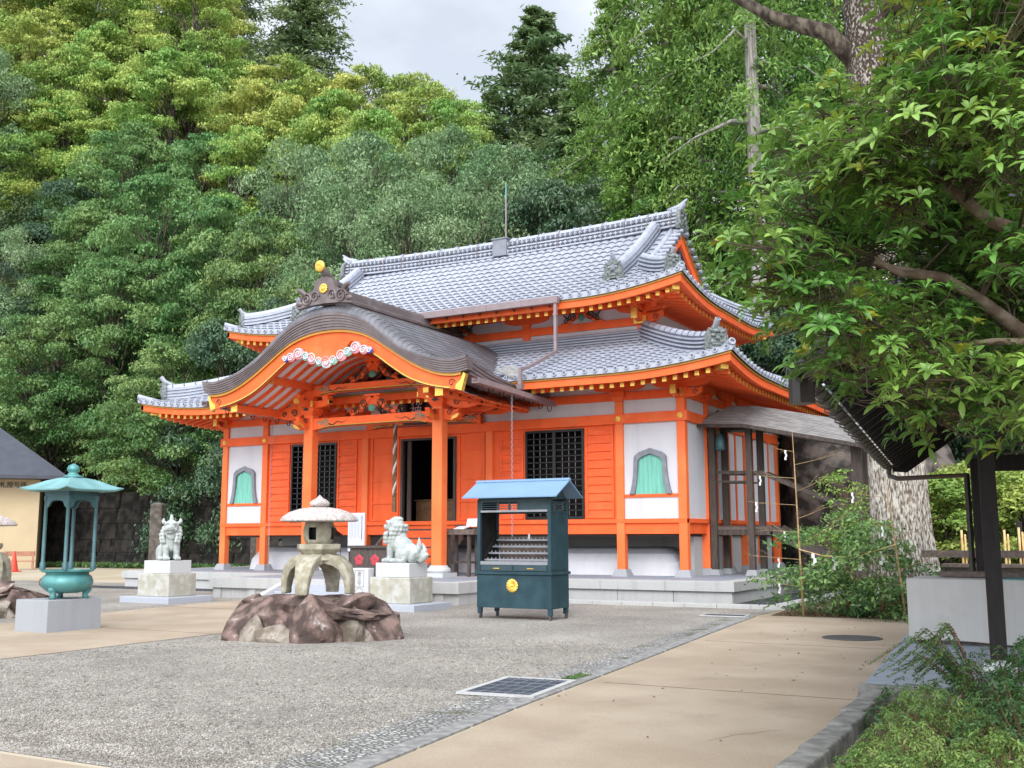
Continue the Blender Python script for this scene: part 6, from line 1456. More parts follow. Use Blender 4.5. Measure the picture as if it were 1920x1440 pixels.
TREES=[
('camphor', -69.5, 45, 3.63, 17.1, 5.0, 'silvery tree cut by the left photo edge, above the cream building'),
('camphor', -69.3, 48, 7.52, 16.7, 5.2, 'silvery green tree at the left edge, second row'),
('camphor', -89.5, 58, 25.8, 21.7, 6.5, 'tall silvery tree at the left edge below the yellow-green crowns'),
('fresh', -58.8, 44.5, 1.57, 15.5, 4.6, 'fresh green tree whose low branches hang over the censer roof'),
('fresh', -55.5, 46, 2.43, 17.4, 4.4, 'fresh green tree left of the hall, above the censer'),
('fresh', -45.9, 42.6, -0.14, 12.9, 4.2, 'forked green tree standing behind the left end of the hall'),
('fresh', -56.1, 50, 5.38, 21.3, 5.0, 'bright green tree in the middle of the left slope'),
('fresh', -50.0, 50, 4.98, 19.1, 4.8, 'fresh green tree above the left hall eave'),
('fresh', -66.3, 53, 12.05, 14.7, 4.6, 'fresh green tree on the left slope under the maples'),
('fresh', -43.9, 48, 3.66, 17.8, 4.2, 'fresh green tree behind the gold ridge ball'),
('fresh', -37.5, 46, 2.34, 14.5, 4.4, 'fresh green tree just left of the main ridge end'),
('fresh', -68.5, 58, 16.35, 19.5, 5.2, 'light green tree halfway up the left slope'),
('fresh', -62.6, 60, 15.0, 19.5, 5.0, 'light green tree above the middle of the left slope'),
('dark', -42.7, 43.5, 0.32, 13.5, 3.8, 'dark evergreen behind the left hall eave'),
('dark', -39.3, 43.6, 0.39, 14.3, 3.6, 'dark evergreen behind the left upper eave'),
('dark', -72.3, 55, 16.05, 14.9, 4.6, 'dark evergreen in the shaded gap of the left slope'),
('dark', -66.7, 47, 5.64, 12.9, 4.0, 'dark evergreen behind the left edge tree'),
('dark', -48.8, 56, 8.94, 18.3, 4.6, 'dark evergreen between the green and silvery crowns'),
('camphor', -45.4, 52, 6.3, 21.3, 5.2, 'silvery tree left of centre above the temple ridge'),
('camphor', -40.4, 53, 6.96, 20.6, 5.4, 'silvery tree above the left part of the temple ridge'),
('camphor', -35.2, 54, 7.62, 19.6, 5.6, 'silvery tree directly behind the lightning rod'),
('camphor', -29.8, 52, 6.3, 18.3, 5.0, 'silvery tree right of the lightning rod'),
('camphor', -37.3, 47, 3.0, 18.8, 4.6, 'lower silvery tree behind the left ridge end'),
('camphor', -32.8, 47, 3.0, 18.4, 4.6, 'lower silvery tree behind the middle of the ridge'),
('camphor', -28.6, 47, 3.0, 17.0, 4.2, 'lower silvery tree just left of the lightning rod tip'),
('maple', -90.6, 65, 32.71, 22, 6.4, 'yellow-green maple below the top left corner'),
('maple', -83.4, 67, 30.04, 22, 6.4, 'yellow-green maple in the upper left, under the top edge crowns'),
('maple', -111.9, 70, 43.14, 22, 6.6, 'maple cut by the left photo edge near the top'),
('maple', -84.2, 74, 35.16, 22, 6.6, 'yellow-green maple left of the dark see-through conifer'),
('maple', -83.3, 76, 44.5, 22, 6.6, 'maple at the top edge beside the dark see-through conifer'),
('maple', -106.9, 76, 57.1, 22, 7, 'topmost maple in the left corner'),
('maple', -53.1, 66, 16.15, 22, 5.6, 'maple just under the skyline right of the orange one'),
('maple', -66.2, 74, 25.55, 22, 6.2, 'maple on the skyline in front of the dark conifers'),
('maple', -103.6, 70, 47.39, 22, 7.0, 'yellow-green maple in the top left corner'),
('maple', -95.9, 72, 53.23, 22, 7.2, 'yellow-green maple at the top edge, left'),
('maple', -85.7, 72, 48.02, 22, 7.2, 'yellow-tinged maple at the top, second from the left corner'),
('maple', -75.0, 70, 34.32, 22, 6.6, 'yellow-green maple below the dark skyline conifer'),
('maple', -71.2, 64, 23.11, 22, 6.2, 'yellow-green maple in the middle of the upper left slope'),
('maple', -62.6, 66, 19.44, 22, 6.0, 'yellow-green maple left of the sky gap'),
('maple', -57.7, 68, 19.13, 22, 6.2, 'orange-tinged maple under the skyline left of centre'),
('maple', -53.5, 70, 19.95, 22, 6.2, 'yellow-green maple below the sky, left of centre'),
('maple', -47.9, 70, 18.19, 22, 6.0, 'yellow-green maple on the skyline at centre'),
('maple', -42.1, 66, 15.54, 19.6, 5.4, 'yellow-green maple at the right end of the skyline row'),
('maple', -84.3, 63, 26.75, 17.3, 5.6, 'yellow-green maple on the left slope'),
('maple', -79.4, 65, 25.88, 20.5, 5.6, 'maple in the middle of the upper left crowns'),
('maple', -46.8, 62, 12.9, 20.9, 5.2, 'maple just above the silvery crowns'),
('maple', -57.9, 60, 12.9, 21.3, 4.8, 'maple above the silvery crown left of centre'),
('cedar', -83.8, 84, 44.86, 26, 4.8, 'dark conifer on the skyline left, with see-through branches'),
('cedar', -73.0, 84, 42.27, 26, 6.0, 'dark conifer at the top edge left of the sky gap'),
('cedar', -39.0, 74, 19.72, 26, 6.4, 'tall dark conifer against the sky above the temple ridge'),
('cedar', -30.6, 64, 14.22, 19.3, 4.2, 'dark conifer right of the tall skyline conifer'),
('cedar', -42.3, 72, 18.06, 20.3, 3.6, 'small conifer below the tall skyline conifer'),
('dark', -21.8, 48, 3.66, 16.4, 4.4, 'dark evergreen behind the right half of the ridge'),
('dark', -24.9, 48, 3.66, 16.6, 4.2, 'dark evergreen behind the temple ridge right of the rod'),
('dark', -17.3, 44, 0.69, 14.8, 3.6, 'dark evergreen behind the right ridge end'),
('dark', -11.5, 42.6, -0.14, 10.6, 3.6, 'round green evergreen right of the hall eave'),
('dark', -9.9, 43.5, 0.32, 11.0, 3.6, 'dark evergreen between the hall eave and the pavilion roof'),
('dark', -8.8, 46, 2.34, 12.7, 4.4, 'dark evergreen behind the pavilion roof'),
('dark', -5.5, 46, 2.34, 13.1, 4.6, 'dark evergreen behind the glossy tree'),
('dark', -2.9, 46, 2.34, 11.8, 4.6, 'dark evergreen at the right edge behind the pavilion'),
('cypress', -23.3, 54, 7.62, 27.3, 4.6, 'cypress at the top edge right of the sky gap'),
('cypress', -18.5, 50, 4.98, 37.9, 5.2, 'bright green cypress above the right ridge end'),
('cypress', -15.9, 47, 3.0, 30.4, 4.4, 'drooping cypress just right of the ridge end'),
('cypress', -12.5, 48, 3.66, 37.9, 5.4, 'tall cypress with pale grey trunk right of the ridge end'),
('cypress', -10.4, 52, 6.3, 33.7, 5.2, 'cypress left of the big dark trunk'),
('cypress', -18.8, 46, 2.34, 20.1, 4.2, 'lower cypress with hanging green sprays above the ridge end'),
('cypress', -7.4, 56, 8.94, 30.0, 5.2, 'cypress behind the big mottled trunk'),
('cypress', -3.5, 56, 8.94, 28.6, 5.2, 'cypress behind the glossy tree at the right'),
('bare', -12.2, 43.2, 0.14, 43.4, 3.4, 'bare pale grey cypress trunk standing right of the ridge end'),
('low', -3.8, 31, -0.3, 3.6, 2.2, 'light green bush behind the bamboo fence, left'),
('low', -2.9, 33, -0.3, 4.1, 2.4, 'light green bush behind the bamboo fence, middle'),
('low', -1.9, 31, -0.3, 3.6, 2.3, 'light green bush behind the fence at the right edge'),
('low', -5.0, 34, -0.3, 3.6, 2.2, 'green bush right of the big trunk'),
]

def plant_forest():
    proto={}; count={}
    for kind,x,y,z,h,w,label in TREES:
        c=count.get(kind,0); count[kind]=c+1; v=c%2; H0,R0=SIZE[kind]; s=h/H0; sw=w/R0
        rot=(c*2.399)%(2*PI); key=(kind,v); nm,cat,grp=NAME[kind]
        if key not in proto:
            t=make_tree(SPEC[kind](v),nm,label,cat,grp,(x,y,z),rot,(sw,sw,s)); proto[key]=(t,[(k,[]) for k in t.children])
        else:
            t,tree=proto[key]; dup(t,(x,y,z),rot,(sw,sw,s),label,grp,tree)
plant_forest()
# ------------------------------------------------------------------ giant trunk, glossy foreground tree, shrubs, bamboo
def giant():
    t=thing('giant_tree','huge old tree with pale mottled bark, dark higher up, at the right behind the pavilion','tree',(-3.92,24.2,0))
    b=MB(); n=28; prof=[(0,.98),(.35,.82),(.9,.70),(1.8,.62),(3.2,.585),(5,.56),(7.5,.53),(10,.50),(13,.46),(16,.40)]
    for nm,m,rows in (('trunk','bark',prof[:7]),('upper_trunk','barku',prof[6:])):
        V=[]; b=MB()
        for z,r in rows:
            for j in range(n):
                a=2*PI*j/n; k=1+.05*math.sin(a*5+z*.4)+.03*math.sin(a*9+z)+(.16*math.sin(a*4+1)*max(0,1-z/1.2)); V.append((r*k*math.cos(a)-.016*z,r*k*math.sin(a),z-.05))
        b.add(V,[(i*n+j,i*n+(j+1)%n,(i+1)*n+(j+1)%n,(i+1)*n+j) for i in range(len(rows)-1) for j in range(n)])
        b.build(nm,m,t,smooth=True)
    b=MB(); L=[[(-.2,0,12.2),(-1.0,-.4,13.2),(-2.2,-.6,13.8),(-4.2,-.8,15.4)],[(-.25,0,15.5),(.8,-.6,17.5),(2.5,-1,20)],[(-.25,0,15.8),(-.8,.6,18),(-1.2,1.5,21)],[(-.2,0,13.5),(1.6,.4,14.6),(3.6,.2,17)],[(-.25,0,14.6),(-.9,-1.6,16.5),(-1.5,-3,18.5)]]
    for l in L: b.tube(l,[.26,.21,.15,.06][:len(l)] if len(l)==4 else [.36,.26,.08],9)
    b.build('limb','barkd',t,smooth=True)
    rnd=np.random.default_rng(77); C=[];Rr=[]
    for i in range(34):
        a=rnd.random()*2*PI; r=4.6*rnd.random()**.5; C.append((r*math.cos(a)-.3,r*math.sin(a),16.2+rnd.random()*6-.12*r)); Rr.append(.9+.7*rnd.random())
    V,F=crown(rnd,np.array(C),np.array(Rr),8000,.30); npmesh('crown',V,F,['l_dark'],parent=t)
giant()
FORE_C=[(-0.81, 4.91, 3.28), (-0.28, 5.7, 4.37), (-0.25, 5.8, 4.22), (-0.63, 5.42, 4.25), (-0.63, 6.12, 3.41), (-1.72, 6.32, 3.47), (-0.76, 5.41, 2.45), (-0.43, 5.26, 3.98), (-0.65, 5.51, 2.57), (-0.44, 6.46, 4.2), (-1.3, 4.77, 2.8), (-1.28, 4.56, 2.88), (-1.05, 5.88, 3.56), (-0.63, 5.2, 3.88), (-0.2, 5.92, 3.84), (-0.71, 6.21, 3.06), (-0.41, 6.21, 3.04), (-0.17, 4.73, 2.7), (-0.42, 5.55, 3.52), (-1.25, 5.2, 3.27), (-0.47, 6.1, 3.25), (-1.13, 6.53, 4.28), (-0.98, 4.95, 2.64), (-0.3, 4.79, 3.39), (-0.18, 6.59, 4.27), (-1.25, 6.51, 3.13), (-0.71, 4.78, 2.52), (-1.08, 6.13, 2.77), (-0.55, 5.66, 2.21), (-0.84, 5.9, 4.15), (-0.33, 5.74, 3.02), (-0.87, 6.09, 3.86), (-1.01, 5.89, 3.3), (-0.65, 6.42, 3.0), (-0.78, 5.9, 2.77), (-1.23, 4.91, 2.8), (-1.08, 6.43, 3.32), (-0.21, 4.91, 2.21), (-0.88, 5.9, 3.61), (-0.15, 4.9, 3.93), (-0.35, 5.19, 4.03), (-1.34, 6.16, 3.98), (-0.29, 6.5, 2.53), (-0.37, 6.53, 2.3), (-0.14, 5.33, 3.95), (-1.29, 5.54, 2.95), (-1.28, 5.78, 3.39), (-0.7, 5.02, 3.14), (-0.9, 4.96, 3.42), (-0.63, 5.92, 4.2), (-1.18, 5.8, 3.42), (-1.26, 5.22, 3.03), (-0.55, 5.74, 3.72), (-0.74, 6.43, 3.68), (-0.54, 5.21, 3.36), (-1.02, 4.96, 3.3), (-0.79, 5.79, 2.27), (-0.42, 6.2, 2.79), (-0.86, 6.5, 3.27), (-0.26, 6.13, 2.1), (-0.42, 5.61, 3.36), (-0.41, 6.31, 2.57), (-0.75, 6.53, 3.33), (-1.65, 6.41, 3.88), (-1.02, 5.57, 3.75), (-0.73, 6.59, 4.64), (-0.86, 5.86, 3.91), (-0.18, 4.72, 3.16), (-0.41, 4.78, 3.52), (-0.56, 6.09, 4.44), (-0.88, 5.36, 2.28), (-0.67, 5.36, 2.15), (-0.5, 6.18, 3.18), (-0.26, 6.6, 3.61), (-1.54, 6.11, 2.97), (-0.27, 5.64, 3.85), (-0.72, 6.16, 3.37), (-0.69, 6.02, 3.77), (-0.5, 5.86, 3.28), (-0.91, 4.76, 2.36), (-0.99, 5.94, 3.04), (-1.06, 4.74, 2.53), (-0.27, 6.22, 2.72), (-0.51, 6.64, 4.4), (-0.33, 6.09, 3.69), (-0.65, 4.79, 2.28), (-1.13, 6.23, 3.52), (-0.75, 4.75, 3.4), (-1.56, 6.46, 2.86), (-0.31, 6.36, 2.94), (-0.33, 5.16, 3.86), (-0.49, 4.82, 3.62), (-0.26, 6.12, 4.23), (-1.09, 4.88, 2.69), (-0.66, 6.23, 4.74), (-1.34, 6.13, 3.8), (-0.71, 6.19, 2.35), (-0.16, 5.64, 3.22), (-1.19, 5.67, 3.0), (-0.53, 5.35, 2.29), (-0.2, 4.94, 3.63), (-0.97, 5.93, 2.58), (-0.72, 5.95, 2.88), (-1.31, 5.68, 3.22), (-0.74, 6.3, 4.2), (-1.32, 6.44, 3.47), (-0.5, 6.28, 3.05), (-0.43, 5.83, 3.86), (-0.44, 6.62, 2.45), (-0.2, 4.76, 3.33), (-0.34, 6.04, 3.49), (-1.0, 5.69, 2.79), (-0.23, 6.6, 2.94), (-0.67, 5.88, 2.42), (-0.45, 6.02, 2.46), (-1.27, 6.33, 2.82), (-0.58, 6.65, 2.24), (-0.5, 6.68, 2.99), (-1.66, 6.06, 3.66), (-0.46, 5.19, 3.27), (-1.17, 5.62, 3.86), (-0.57, 4.69, 3.39), (-1.21, 5.72, 2.5), (-0.49, 5.32, 2.37), (-0.24, 5.42, 2.99), (-0.4, 5.43, 2.21), (-0.51, 6.52, 2.79), (-1.19, 5.59, 3.12), (-0.77, 5.02, 3.12), (-0.62, 6.55, 3.19), (-0.79, 5.9, 3.29), (-0.65, 6.43, 2.89), (-0.83, 5.18, 3.25), (-0.27, 6.12, 3.32), (-0.93, 6.04, 3.28), (-0.16, 6.15, 3.83), (-0.14, 5.85, 4.08), (-1.04, 5.78, 2.44), (-0.4, 5.29, 3.52), (-1.27, 5.26, 3.58), (0.29, 4.82, 4.58), (1.36, 5.84, 3.69), (0.1, 6.64, 4.01), (1.58, 6.97, 4.63), (0.93, 4.93, 3.67), (0.33, 5.02, 4.1), (0.78, 5.87, 2.43), (1.2, 7.07, 2.58), (0.77, 6.35, 3.28), (1.36, 6.42, 3.15), (0.84, 6.72, 2.81), (0.01, 5.69, 2.32), (0.69, 4.81, 2.44), (0.88, 6.05, 3.07), (0.68, 5.75, 2.98), (0.74, 6.6, 2.65), (0.85, 6.31, 2.25), (1.06, 6.06, 3.25), (0.99, 5.89, 2.47), (0.01, 5.5, 3.88), (1.2, 6.3, 2.86), (1.13, 5.79, 3.34), (-0.01, 6.64, 4.3), (0.18, 5.41, 3.44), (0.32, 5.31, 4.15), (1.28, 6.87, 4.67), (-0.14, 6.76, 2.29), (1.04, 4.58, 3.56), (0.93, 5.04, 3.12), (1.11, 4.99, 3.64), (0.91, 5.02, 2.66), (0.4, 6.31, 3.45), (1.49, 6.89, 4.86), (0.55, 6.43, 4.96), (0.84, 6.02, 3.47), (0.92, 5.61, 3.16), (0.48, 4.93, 4.2), (0.63, 6.69, 5.35), (-0.03, 5.98, 3.36), (1.12, 5.67, 2.93), (0.2, 4.99, 3.02), (0.24, 6.82, 2.61), (1.23, 5.96, 2.27), (0.02, 6.88, 3.23), (0.08, 6.78, 4.27), (0.32, 5.39, 4.08), (1.15, 4.94, 4.28), (0.43, 5.95, 3.75), (1.31, 5.29, 4.43), (0.77, 5.34, 4.57), (1.26, 5.99, 2.13), (1.58, 6.53, 4.38), (0.84, 5.14, 2.15), (0.78, 6.56, 2.3), (1.01, 6.84, 4.03), (1.49, 6.62, 4.76), (0.32, 5.31, 2.55), (0.64, 5.09, 2.11), (0.7, 4.87, 4.04), (-0.03, 5.18, 4.07), (1.16, 5.6, 4.49), (0.07, 6.37, 5.53), (1.09, 6.09, 3.21), (-0.06, 5.28, 3.73), (0.95, 5.65, 2.88), (0.66, 5.82, 5.05), (-0.1, 4.87, 2.26), (1.11, 6.07, 3.26), (0.28, 5.68, 3.75), (0.34, 5.23, 2.85), (-0.58, 5.14, 4.61), (-0.01, 5.16, 4.5), (-0.03, 5.21, 4.56), (-0.36, 5.47, 4.51), (-0.2, 5.11, 4.81), (-0.37, 5.68, 5.12), (-0.08, 5.87, 4.56), (-0.19, 5.62, 4.55), (-0.11, 5.39, 5.18), (-0.48, 5.1, 4.59), (0.01, 6.38, 5.19), (-0.5, 6.11, 4.82), (-0.14, 5.66, 4.98), (-0.12, 5.5, 5.19), (-0.38, 5.11, 4.68), (-0.57, 6.37, 5.77), (-0.14, 6.44, 4.92), (-0.04, 5.8, 4.49), (-0.62, 5.68, 5.28), (-0.48, 5.71, 5.6), (0.07, 5.66, 5.3), (-0.67, 6.36, 5.76), (-0.3, 5.22, 4.46), (-0.36, 5.27, 4.72), (-0.49, 6.32, 5.48)]
FORE_L=[[(0.2, 6.0, 2.23), (-0.15, 5.9, 2.46), (-0.35, 5.79, 2.65), (-0.48, 5.68, 2.77), (-0.63, 5.56, 2.88), (-0.82, 5.44, 2.9), (-0.94, 5.42, 2.99)], [(0.23, 5.7, 2.7), (-0.1, 5.4, 2.91), (-0.27, 5.29, 3.0), (-0.38, 5.29, 3.06), (-0.6, 5.27, 3.3), (-0.77, 5.34, 3.48), (-1.01, 5.41, 3.67)], [(0.14, 5.4, 2.41), (-0.19, 5.3, 2.47), (-0.41, 5.28, 2.49), (-0.65, 5.36, 2.5), (-0.81, 5.44, 2.53)], [(0.29, 6.19, 3.3), (-0.05, 6.2, 3.74), (-0.29, 6.19, 4.09), (-0.54, 6.18, 4.43)], [(-0.63, 5.56, 2.88), (-0.87, 5.63, 2.97), (-1.22, 5.77, 3.15), (-1.55, 5.8, 3.26)], [(0.2, 6.2, 2.15), (-0.19, 5.8, 2.16), (-0.47, 5.48, 2.17), (-0.72, 5.35, 2.19)]]

def leaf_template():
    # one oblanceolate leaf along +x, folded along its midrib and drooping at the tip
    t=np.array([0,.18,.42,.68,.88,1.0]); w=np.array([.06,.30,.72,1.0,.62,.02]); V=[];F=[]
    for i,(a,b_) in enumerate(zip(t,w)):
        z=.10*math.sin(PI*a)-.16*a*a; V+= [(a,-b_*.5,z+.10*b_*.5),(a,0,z),(a,b_*.5,z+.10*b_*.5)]
    for i in range(5): F+=[(3*i,3*i+3,3*i+4,3*i+1),(3*i+1,3*i+4,3*i+5,3*i+2)]
    return np.array(V),np.array(F)
LV,LF=leaf_template()
def rosettes(C,D,rnd,nl=10,length=.087,width=.026,el=(.15,1.1)):
    # C centres, D axis directions
    Vs=[];Fs=[];o=0
    for c,d in zip(C,D):
        d=d/np.linalg.norm(d); a=np.cross(d,[.3,.2,.9]); a/=np.linalg.norm(a); e=np.cross(d,a); k=nl+int(rnd.integers(-2,3)); ph=rnd.random()*6.28
        for j in range(k):
            th=ph+2.399*j; q=j/k; elv=el[0]+(el[1]-el[0])*q+rnd.normal()*.12; L=length*(1.08-.45*q)*(.85+.3*rnd.random()); W=width*(.85+.3*rnd.random())*(1.05-.3*q)
            r=a*math.cos(th)+e*math.sin(th); x=r*math.cos(elv)+d*math.sin(elv); y=np.cross(d,r); z=np.cross(x,y); tw=rnd.normal()*.25; y2=y*math.cos(tw)+z*math.sin(tw); z2=np.cross(x,y2)
            Vs.append(c+x*.006+LV[:,:1]*L*x+LV[:,1:2]*W*y2+LV[:,2:3]*L*z2+np.outer(LV[:,0]**2,[0,0,-.012])); Fs.append(LF+o); o+=len(LV)
    return np.concatenate(Vs),np.concatenate(Fs)
ax_=lambda d:np.array([d[0]*.55,d[1]*.55,d[2]*.55+.75])
def foreground_tree():
    rnd=np.random.default_rng(5)
    t=thing('glossy_tree','large glossy leaved tree reaching in from the right edge in the foreground','tree',(.95,6.1,0)); off=np.array([.95,6.1,0])
    b=MB(); b.tube([(0,0,-.05),(.03,0,.7),(-.05,-.02,1.5),(-.2,-.03,2.0),(-.35,-.05,2.25)],[.15,.12,.11,.10,.085],12); b.tube([(-.05,-.02,1.5),(.05,.1,2.4),(0,0,3.4),(.1,.1,4.6)],[.10,.085,.06,.02],10)
    lp=[]
    for l in FORE_L:
        P=[np.array(p)-off for p in l]; n=len(P); r0=.048 if n>6 else .026
        b.tube([tuple(p) for p in P],[r0*(1-.75*i/(n-1)) for i in range(n)],9)
        for p,q in zip(P[:-1],P[1:]):
            for s in (0,.5): lp.append(p+(q-p)*s)
        lp.append(P[-1])
    for l in (FORE_L[0],FORE_L[1],FORE_L[2],FORE_L[3],FORE_L[5]): p=np.array(l[0])-off; b.tube([(-.03,0,max(1.2,p[2]-.5)),tuple(p*.5+np.array([0,0,p[2]*.42])),tuple(p)],[.07,.065,.055],8)
    lp=np.array(lp+[np.array([.02,.05,z]) for z in (2.4,3.0,3.6,4.2)])
    b.build('trunk','barkb',t,smooth=True); b=MB()
    RC=[];RD=[];NC=[];ND=[]
    for ci,c in enumerate(FORE_C):
        c=np.array(c)-off; k=np.argmin(((lp-c)**2).sum(1)); p=lp[k]; mid=(p+c)/2+np.array([0,0,-.05]); 
        if np.linalg.norm(p-c)<2.2: b.tube([tuple(p),tuple(mid+rnd.normal(size=3)*.03),tuple(c)],[.009,.006,.004],5)
        for j in range(19):
            d=rnd.normal(size=3)*np.array([1,1,.75])+np.array([0,0,.30]); d/=np.linalg.norm(d); e=c+d*np.array([.24,.24,.20])*(.30+.85*rnd.random())
            s0=c+(p-c)*min(.5,.30/max(.1,np.linalg.norm(p-c)))*rnd.random()+rnd.normal(size=3)*.012; b.tube([tuple(s0),tuple((s0+e)/2+rnd.normal(size=3)*.03+np.array([0,0,-.03])),tuple(e-ax_(d)*.03),tuple(e)],[.0032,.0028,.0024,.002],4)
            new=(rnd.random()<.05) or (c[2]+off[2]>3.95 and d[2]>.45 and rnd.random()<.5)
            ax=d*.55+np.array([0,0,.75]); (NC if new else RC).append(e); (ND if new else RD).append(ax)
    b.build('branchlets','twigd',t,smooth=True)
    V,F=rosettes(RC,RD,rnd); npmesh('crown',V,F,['l_fore'],parent=t,smooth=True)
    if NC: V,F=rosettes(NC,ND,rnd,8,.085,.028,(.5,1.3)); npmesh('young_leaf_crown',V,F,['l_new'],parent=t,smooth=True)
foreground_tree()
def mound(loc,r,h,n,size,seed,label,m='l_az',name='azalea_bush',cat='bush',group='low clipped bushes in the right corner bed'):
    rnd=np.random.default_rng(seed); t=thing(name,label,cat,loc,0,group); b=MB(); C=[];D=[]
    for i in range(n):
        a=rnd.random()*2*PI; q=rnd.random()**.5; x=r*q*math.cos(a)*(1+.15*math.sin(3*a+seed)); y=r*q*math.sin(a); z=h*(1-.75*q**2)*(.55+.45*rnd.random()**.5)+.05*math.sin(x*9+seed)+.04*math.sin(y*11)
        C.append((x,y,max(.03,z))); D.append(np.array([x*.7,y*.7,.9])+rnd.normal(size=3)*.35)
        if i%9==0: b.tube([(x*.15,y*.15,0),(x*.6,y*.6,z*.5),(x,y,z)],[.010,.006,.003],4)
    b.build('stem','twig',t); V,F=rosettes(np.array(C),D,rnd,8,size,size*.34,(.05,1.2)); npmesh('foliage',V,F,[m],parent=t,smooth=True)
mound((-1.18,6.75,.0),.52,.42,620,.036,1,'yellow-green azalea bush at the kerb corner, nearest the path')
mound((-.62,6.35,.0),.55,.50,620,.038,2,'yellow-green azalea bush in the bottom right corner of the photo')
mound((-1.12,7.9,.0),.60,.55,560,.036,3,'dark green azalea bush just behind the one at the kerb')
mound((-.45,7.6,.0),.62,.72,560,.040,4,'azalea bush at the right edge, taller than the kerb ones','l_shrub')
mound((-1.25,9.2,.0),.55,.50,420,.036,5,'low dark bush beside the granite edge of the pavilion slab','l_shrub')
mound((-.60,9.3,.0),.65,.85,520,.042,6,'bushy dark green shrub in front of the pavilion post','l_shrub')
mound((-.10,8.8,.0),.70,1.15,520,.055,7,'tall leafy shrub at the right edge below the glossy tree','l_shrub')
mound((-.45,10.2,.0),.6,1.0,420,.05,8,'shrub growing against the pavilion post base','l_shrub')
def fern_branches():
    rnd=np.random.default_rng(12); t=thing('arching_shrub','arching feathery shrub hanging over the blue-grey pavilion slab','shrub',(-1.0,9.9,0)); b=MB(); Vs=[];Fs=[];o=0
    for i in range(26):
        a=rnd.uniform(1.9,4.4) if i<18 else rnd.uniform(0,6.28); L=rnd.uniform(.55,1.05); h=rnd.uniform(.5,.95); d=np.array([math.cos(a),math.sin(a)*.8,0])
        P=[np.array([0,0,.05])+d*L*q+np.array([0,0,1])*h*(1-(1-q)**2 if q<.62 else (1-.38**2)-(q-.62)*.75) for q in np.linspace(0,1,9)]
        b.tube([tuple(p) for p in P],[.006-.0005*k for k in range(9)],4)
        for k in range(2,9):
            for sub in range(5):
                q=P[k-1]+(P[k]-P[k-1])*(sub/5); s=np.cross(d,[0,0,1])
                for sd in (-1,1):
                    x=s*sd*.8+d*.55+np.array([0,0,-.12+.2*rnd.normal()]); x/=np.linalg.norm(x); z=np.array([0,0,1.])+rnd.normal(size=3)*.25; y=np.cross(z,x); y/=np.linalg.norm(y); z2=np.cross(x,y)
                    ll=.068*(1-.35*k/9)*(.8+.4*rnd.random()); Vs.append(q+LV[:,:1]*ll*x+LV[:,1:2]*ll*.34*y+LV[:,2:3]*ll*z2); Fs.append(LF+o); o+=len(LV)
    b.build('stem','twig',t); npmesh('foliage',np.concatenate(Vs),np.concatenate(Fs),['l_shrub'],parent=t,smooth=True)
fern_branches()
def tree_shrubs():
    for (x,y,h,w,sd,n,lm,label) in ((-4.75,22.5,2.3,1.45,301,5200,'l_mid','airy green shrub growing at the foot of the huge trunk'),(-4.05,22.25,1.5,1.15,302,4200,'l_shrub','low dark green shrub in front of the huge trunk, by the second bamboo'),(-5.2,25.2,3.3,1.1,303,1800,'l_maple','thin yellowing shrub by the stair roof, behind the first bamboo')):
        b,V,F,lm,bark,cn=broadleaf(sd,h,w,.12,26,n,.105,lm,trunk=.03,cl=(.24,.40),flat=.45,asp=.42); t=thing('shrub',label,'shrub',(x,y,0),0); b.build('stem','twig',t,smooth=True); npmesh('foliage',V,F,[lm],parent=t)
    for k,(x0,y0,x1,z1,label) in enumerate(((-5.47,21.7,-5.55,3.75,'upright dry bamboo branch with paper streamers, nearest the temple'),(-3.48,21.5,-3.74,2.75,'leaning dry bamboo branch in front of the huge trunk'))):
        rnd=random.Random(40+k); t=thing('bamboo_branch',label,'bamboo pole',(x0,y0,0),0,'dry bamboo branches with streamers'); b=MB(); dx=x1-x0
        b.tube([(0,0,-.05),(dx*.3,0,z1*.3),(dx*.7,0,z1*.7),(dx,0,z1)],[.023,.020,.014,.004],8)
        for i in range(9): z=z1*(.08+.1*i); b.tube([(dx*z/z1,0,z-.012),(dx*z/z1,0,z+.012)],.026*(1-.6*z/z1),8)
        ends=[]
        for i in range(11 if k==0 else 7):
            z=z1*(.16+.8*i/11 if k==0 else .25+.7*i/7); s=1 if i%2 else -1; L=rnd.uniform(.5,1.5)*(1.1-.6*z/z1); up=rnd.uniform(.25,.75)*L*(1 if s>0 else .25); yv=rnd.uniform(-.3,.3); p=(dx*z/z1,0,z); q=(p[0]+s*L,yv,z+up); m=(p[0]+s*L*.5,yv*.4,z+up*.42)
            b.tube([p,m,q],[.007,.005,.002],5); ends.append((p,q))
            for j in range(3): f=.45+.2*j; a=(p[0]+(q[0]-p[0])*f,yv*f,p[2]+(q[2]-p[2])*f); b.tube([a,(a[0]+s*rnd.uniform(.1,.35),a[1]+rnd.uniform(-.1,.1),a[2]+rnd.uniform(-.05,.25))],[.004,.0015],4)
        b.build('cane','bamboob',t,smooth=True)
        for i,(p,q) in enumerate(ends):
            if i%2 or i>11: continue
            f=.35+.5*rnd.random(); x=p[0]+(q[0]-p[0])*f; z=p[2]+(q[2]-p[2])*f; y=p[1]+(q[1]-p[1])*f; b=MB(); w=.018
            zs=[0,-.07,-.075,-.13,-.135,-.20]; xs=[0,0,.016,.016,-.002,-.002]
            V=[]
            for zz,xx in zip(zs,xs): V+=[(x+xx-w,y+.01*math.sin(zz*40),z+zz),(x+xx+w,y+.01*math.cos(zz*40),z+zz)]
            b.add(V,[(2*j,2*j+1,2*j+3,2*j+2) for j in range(5)]); b.build('paper_streamer','paper',t)
tree_shrubs()
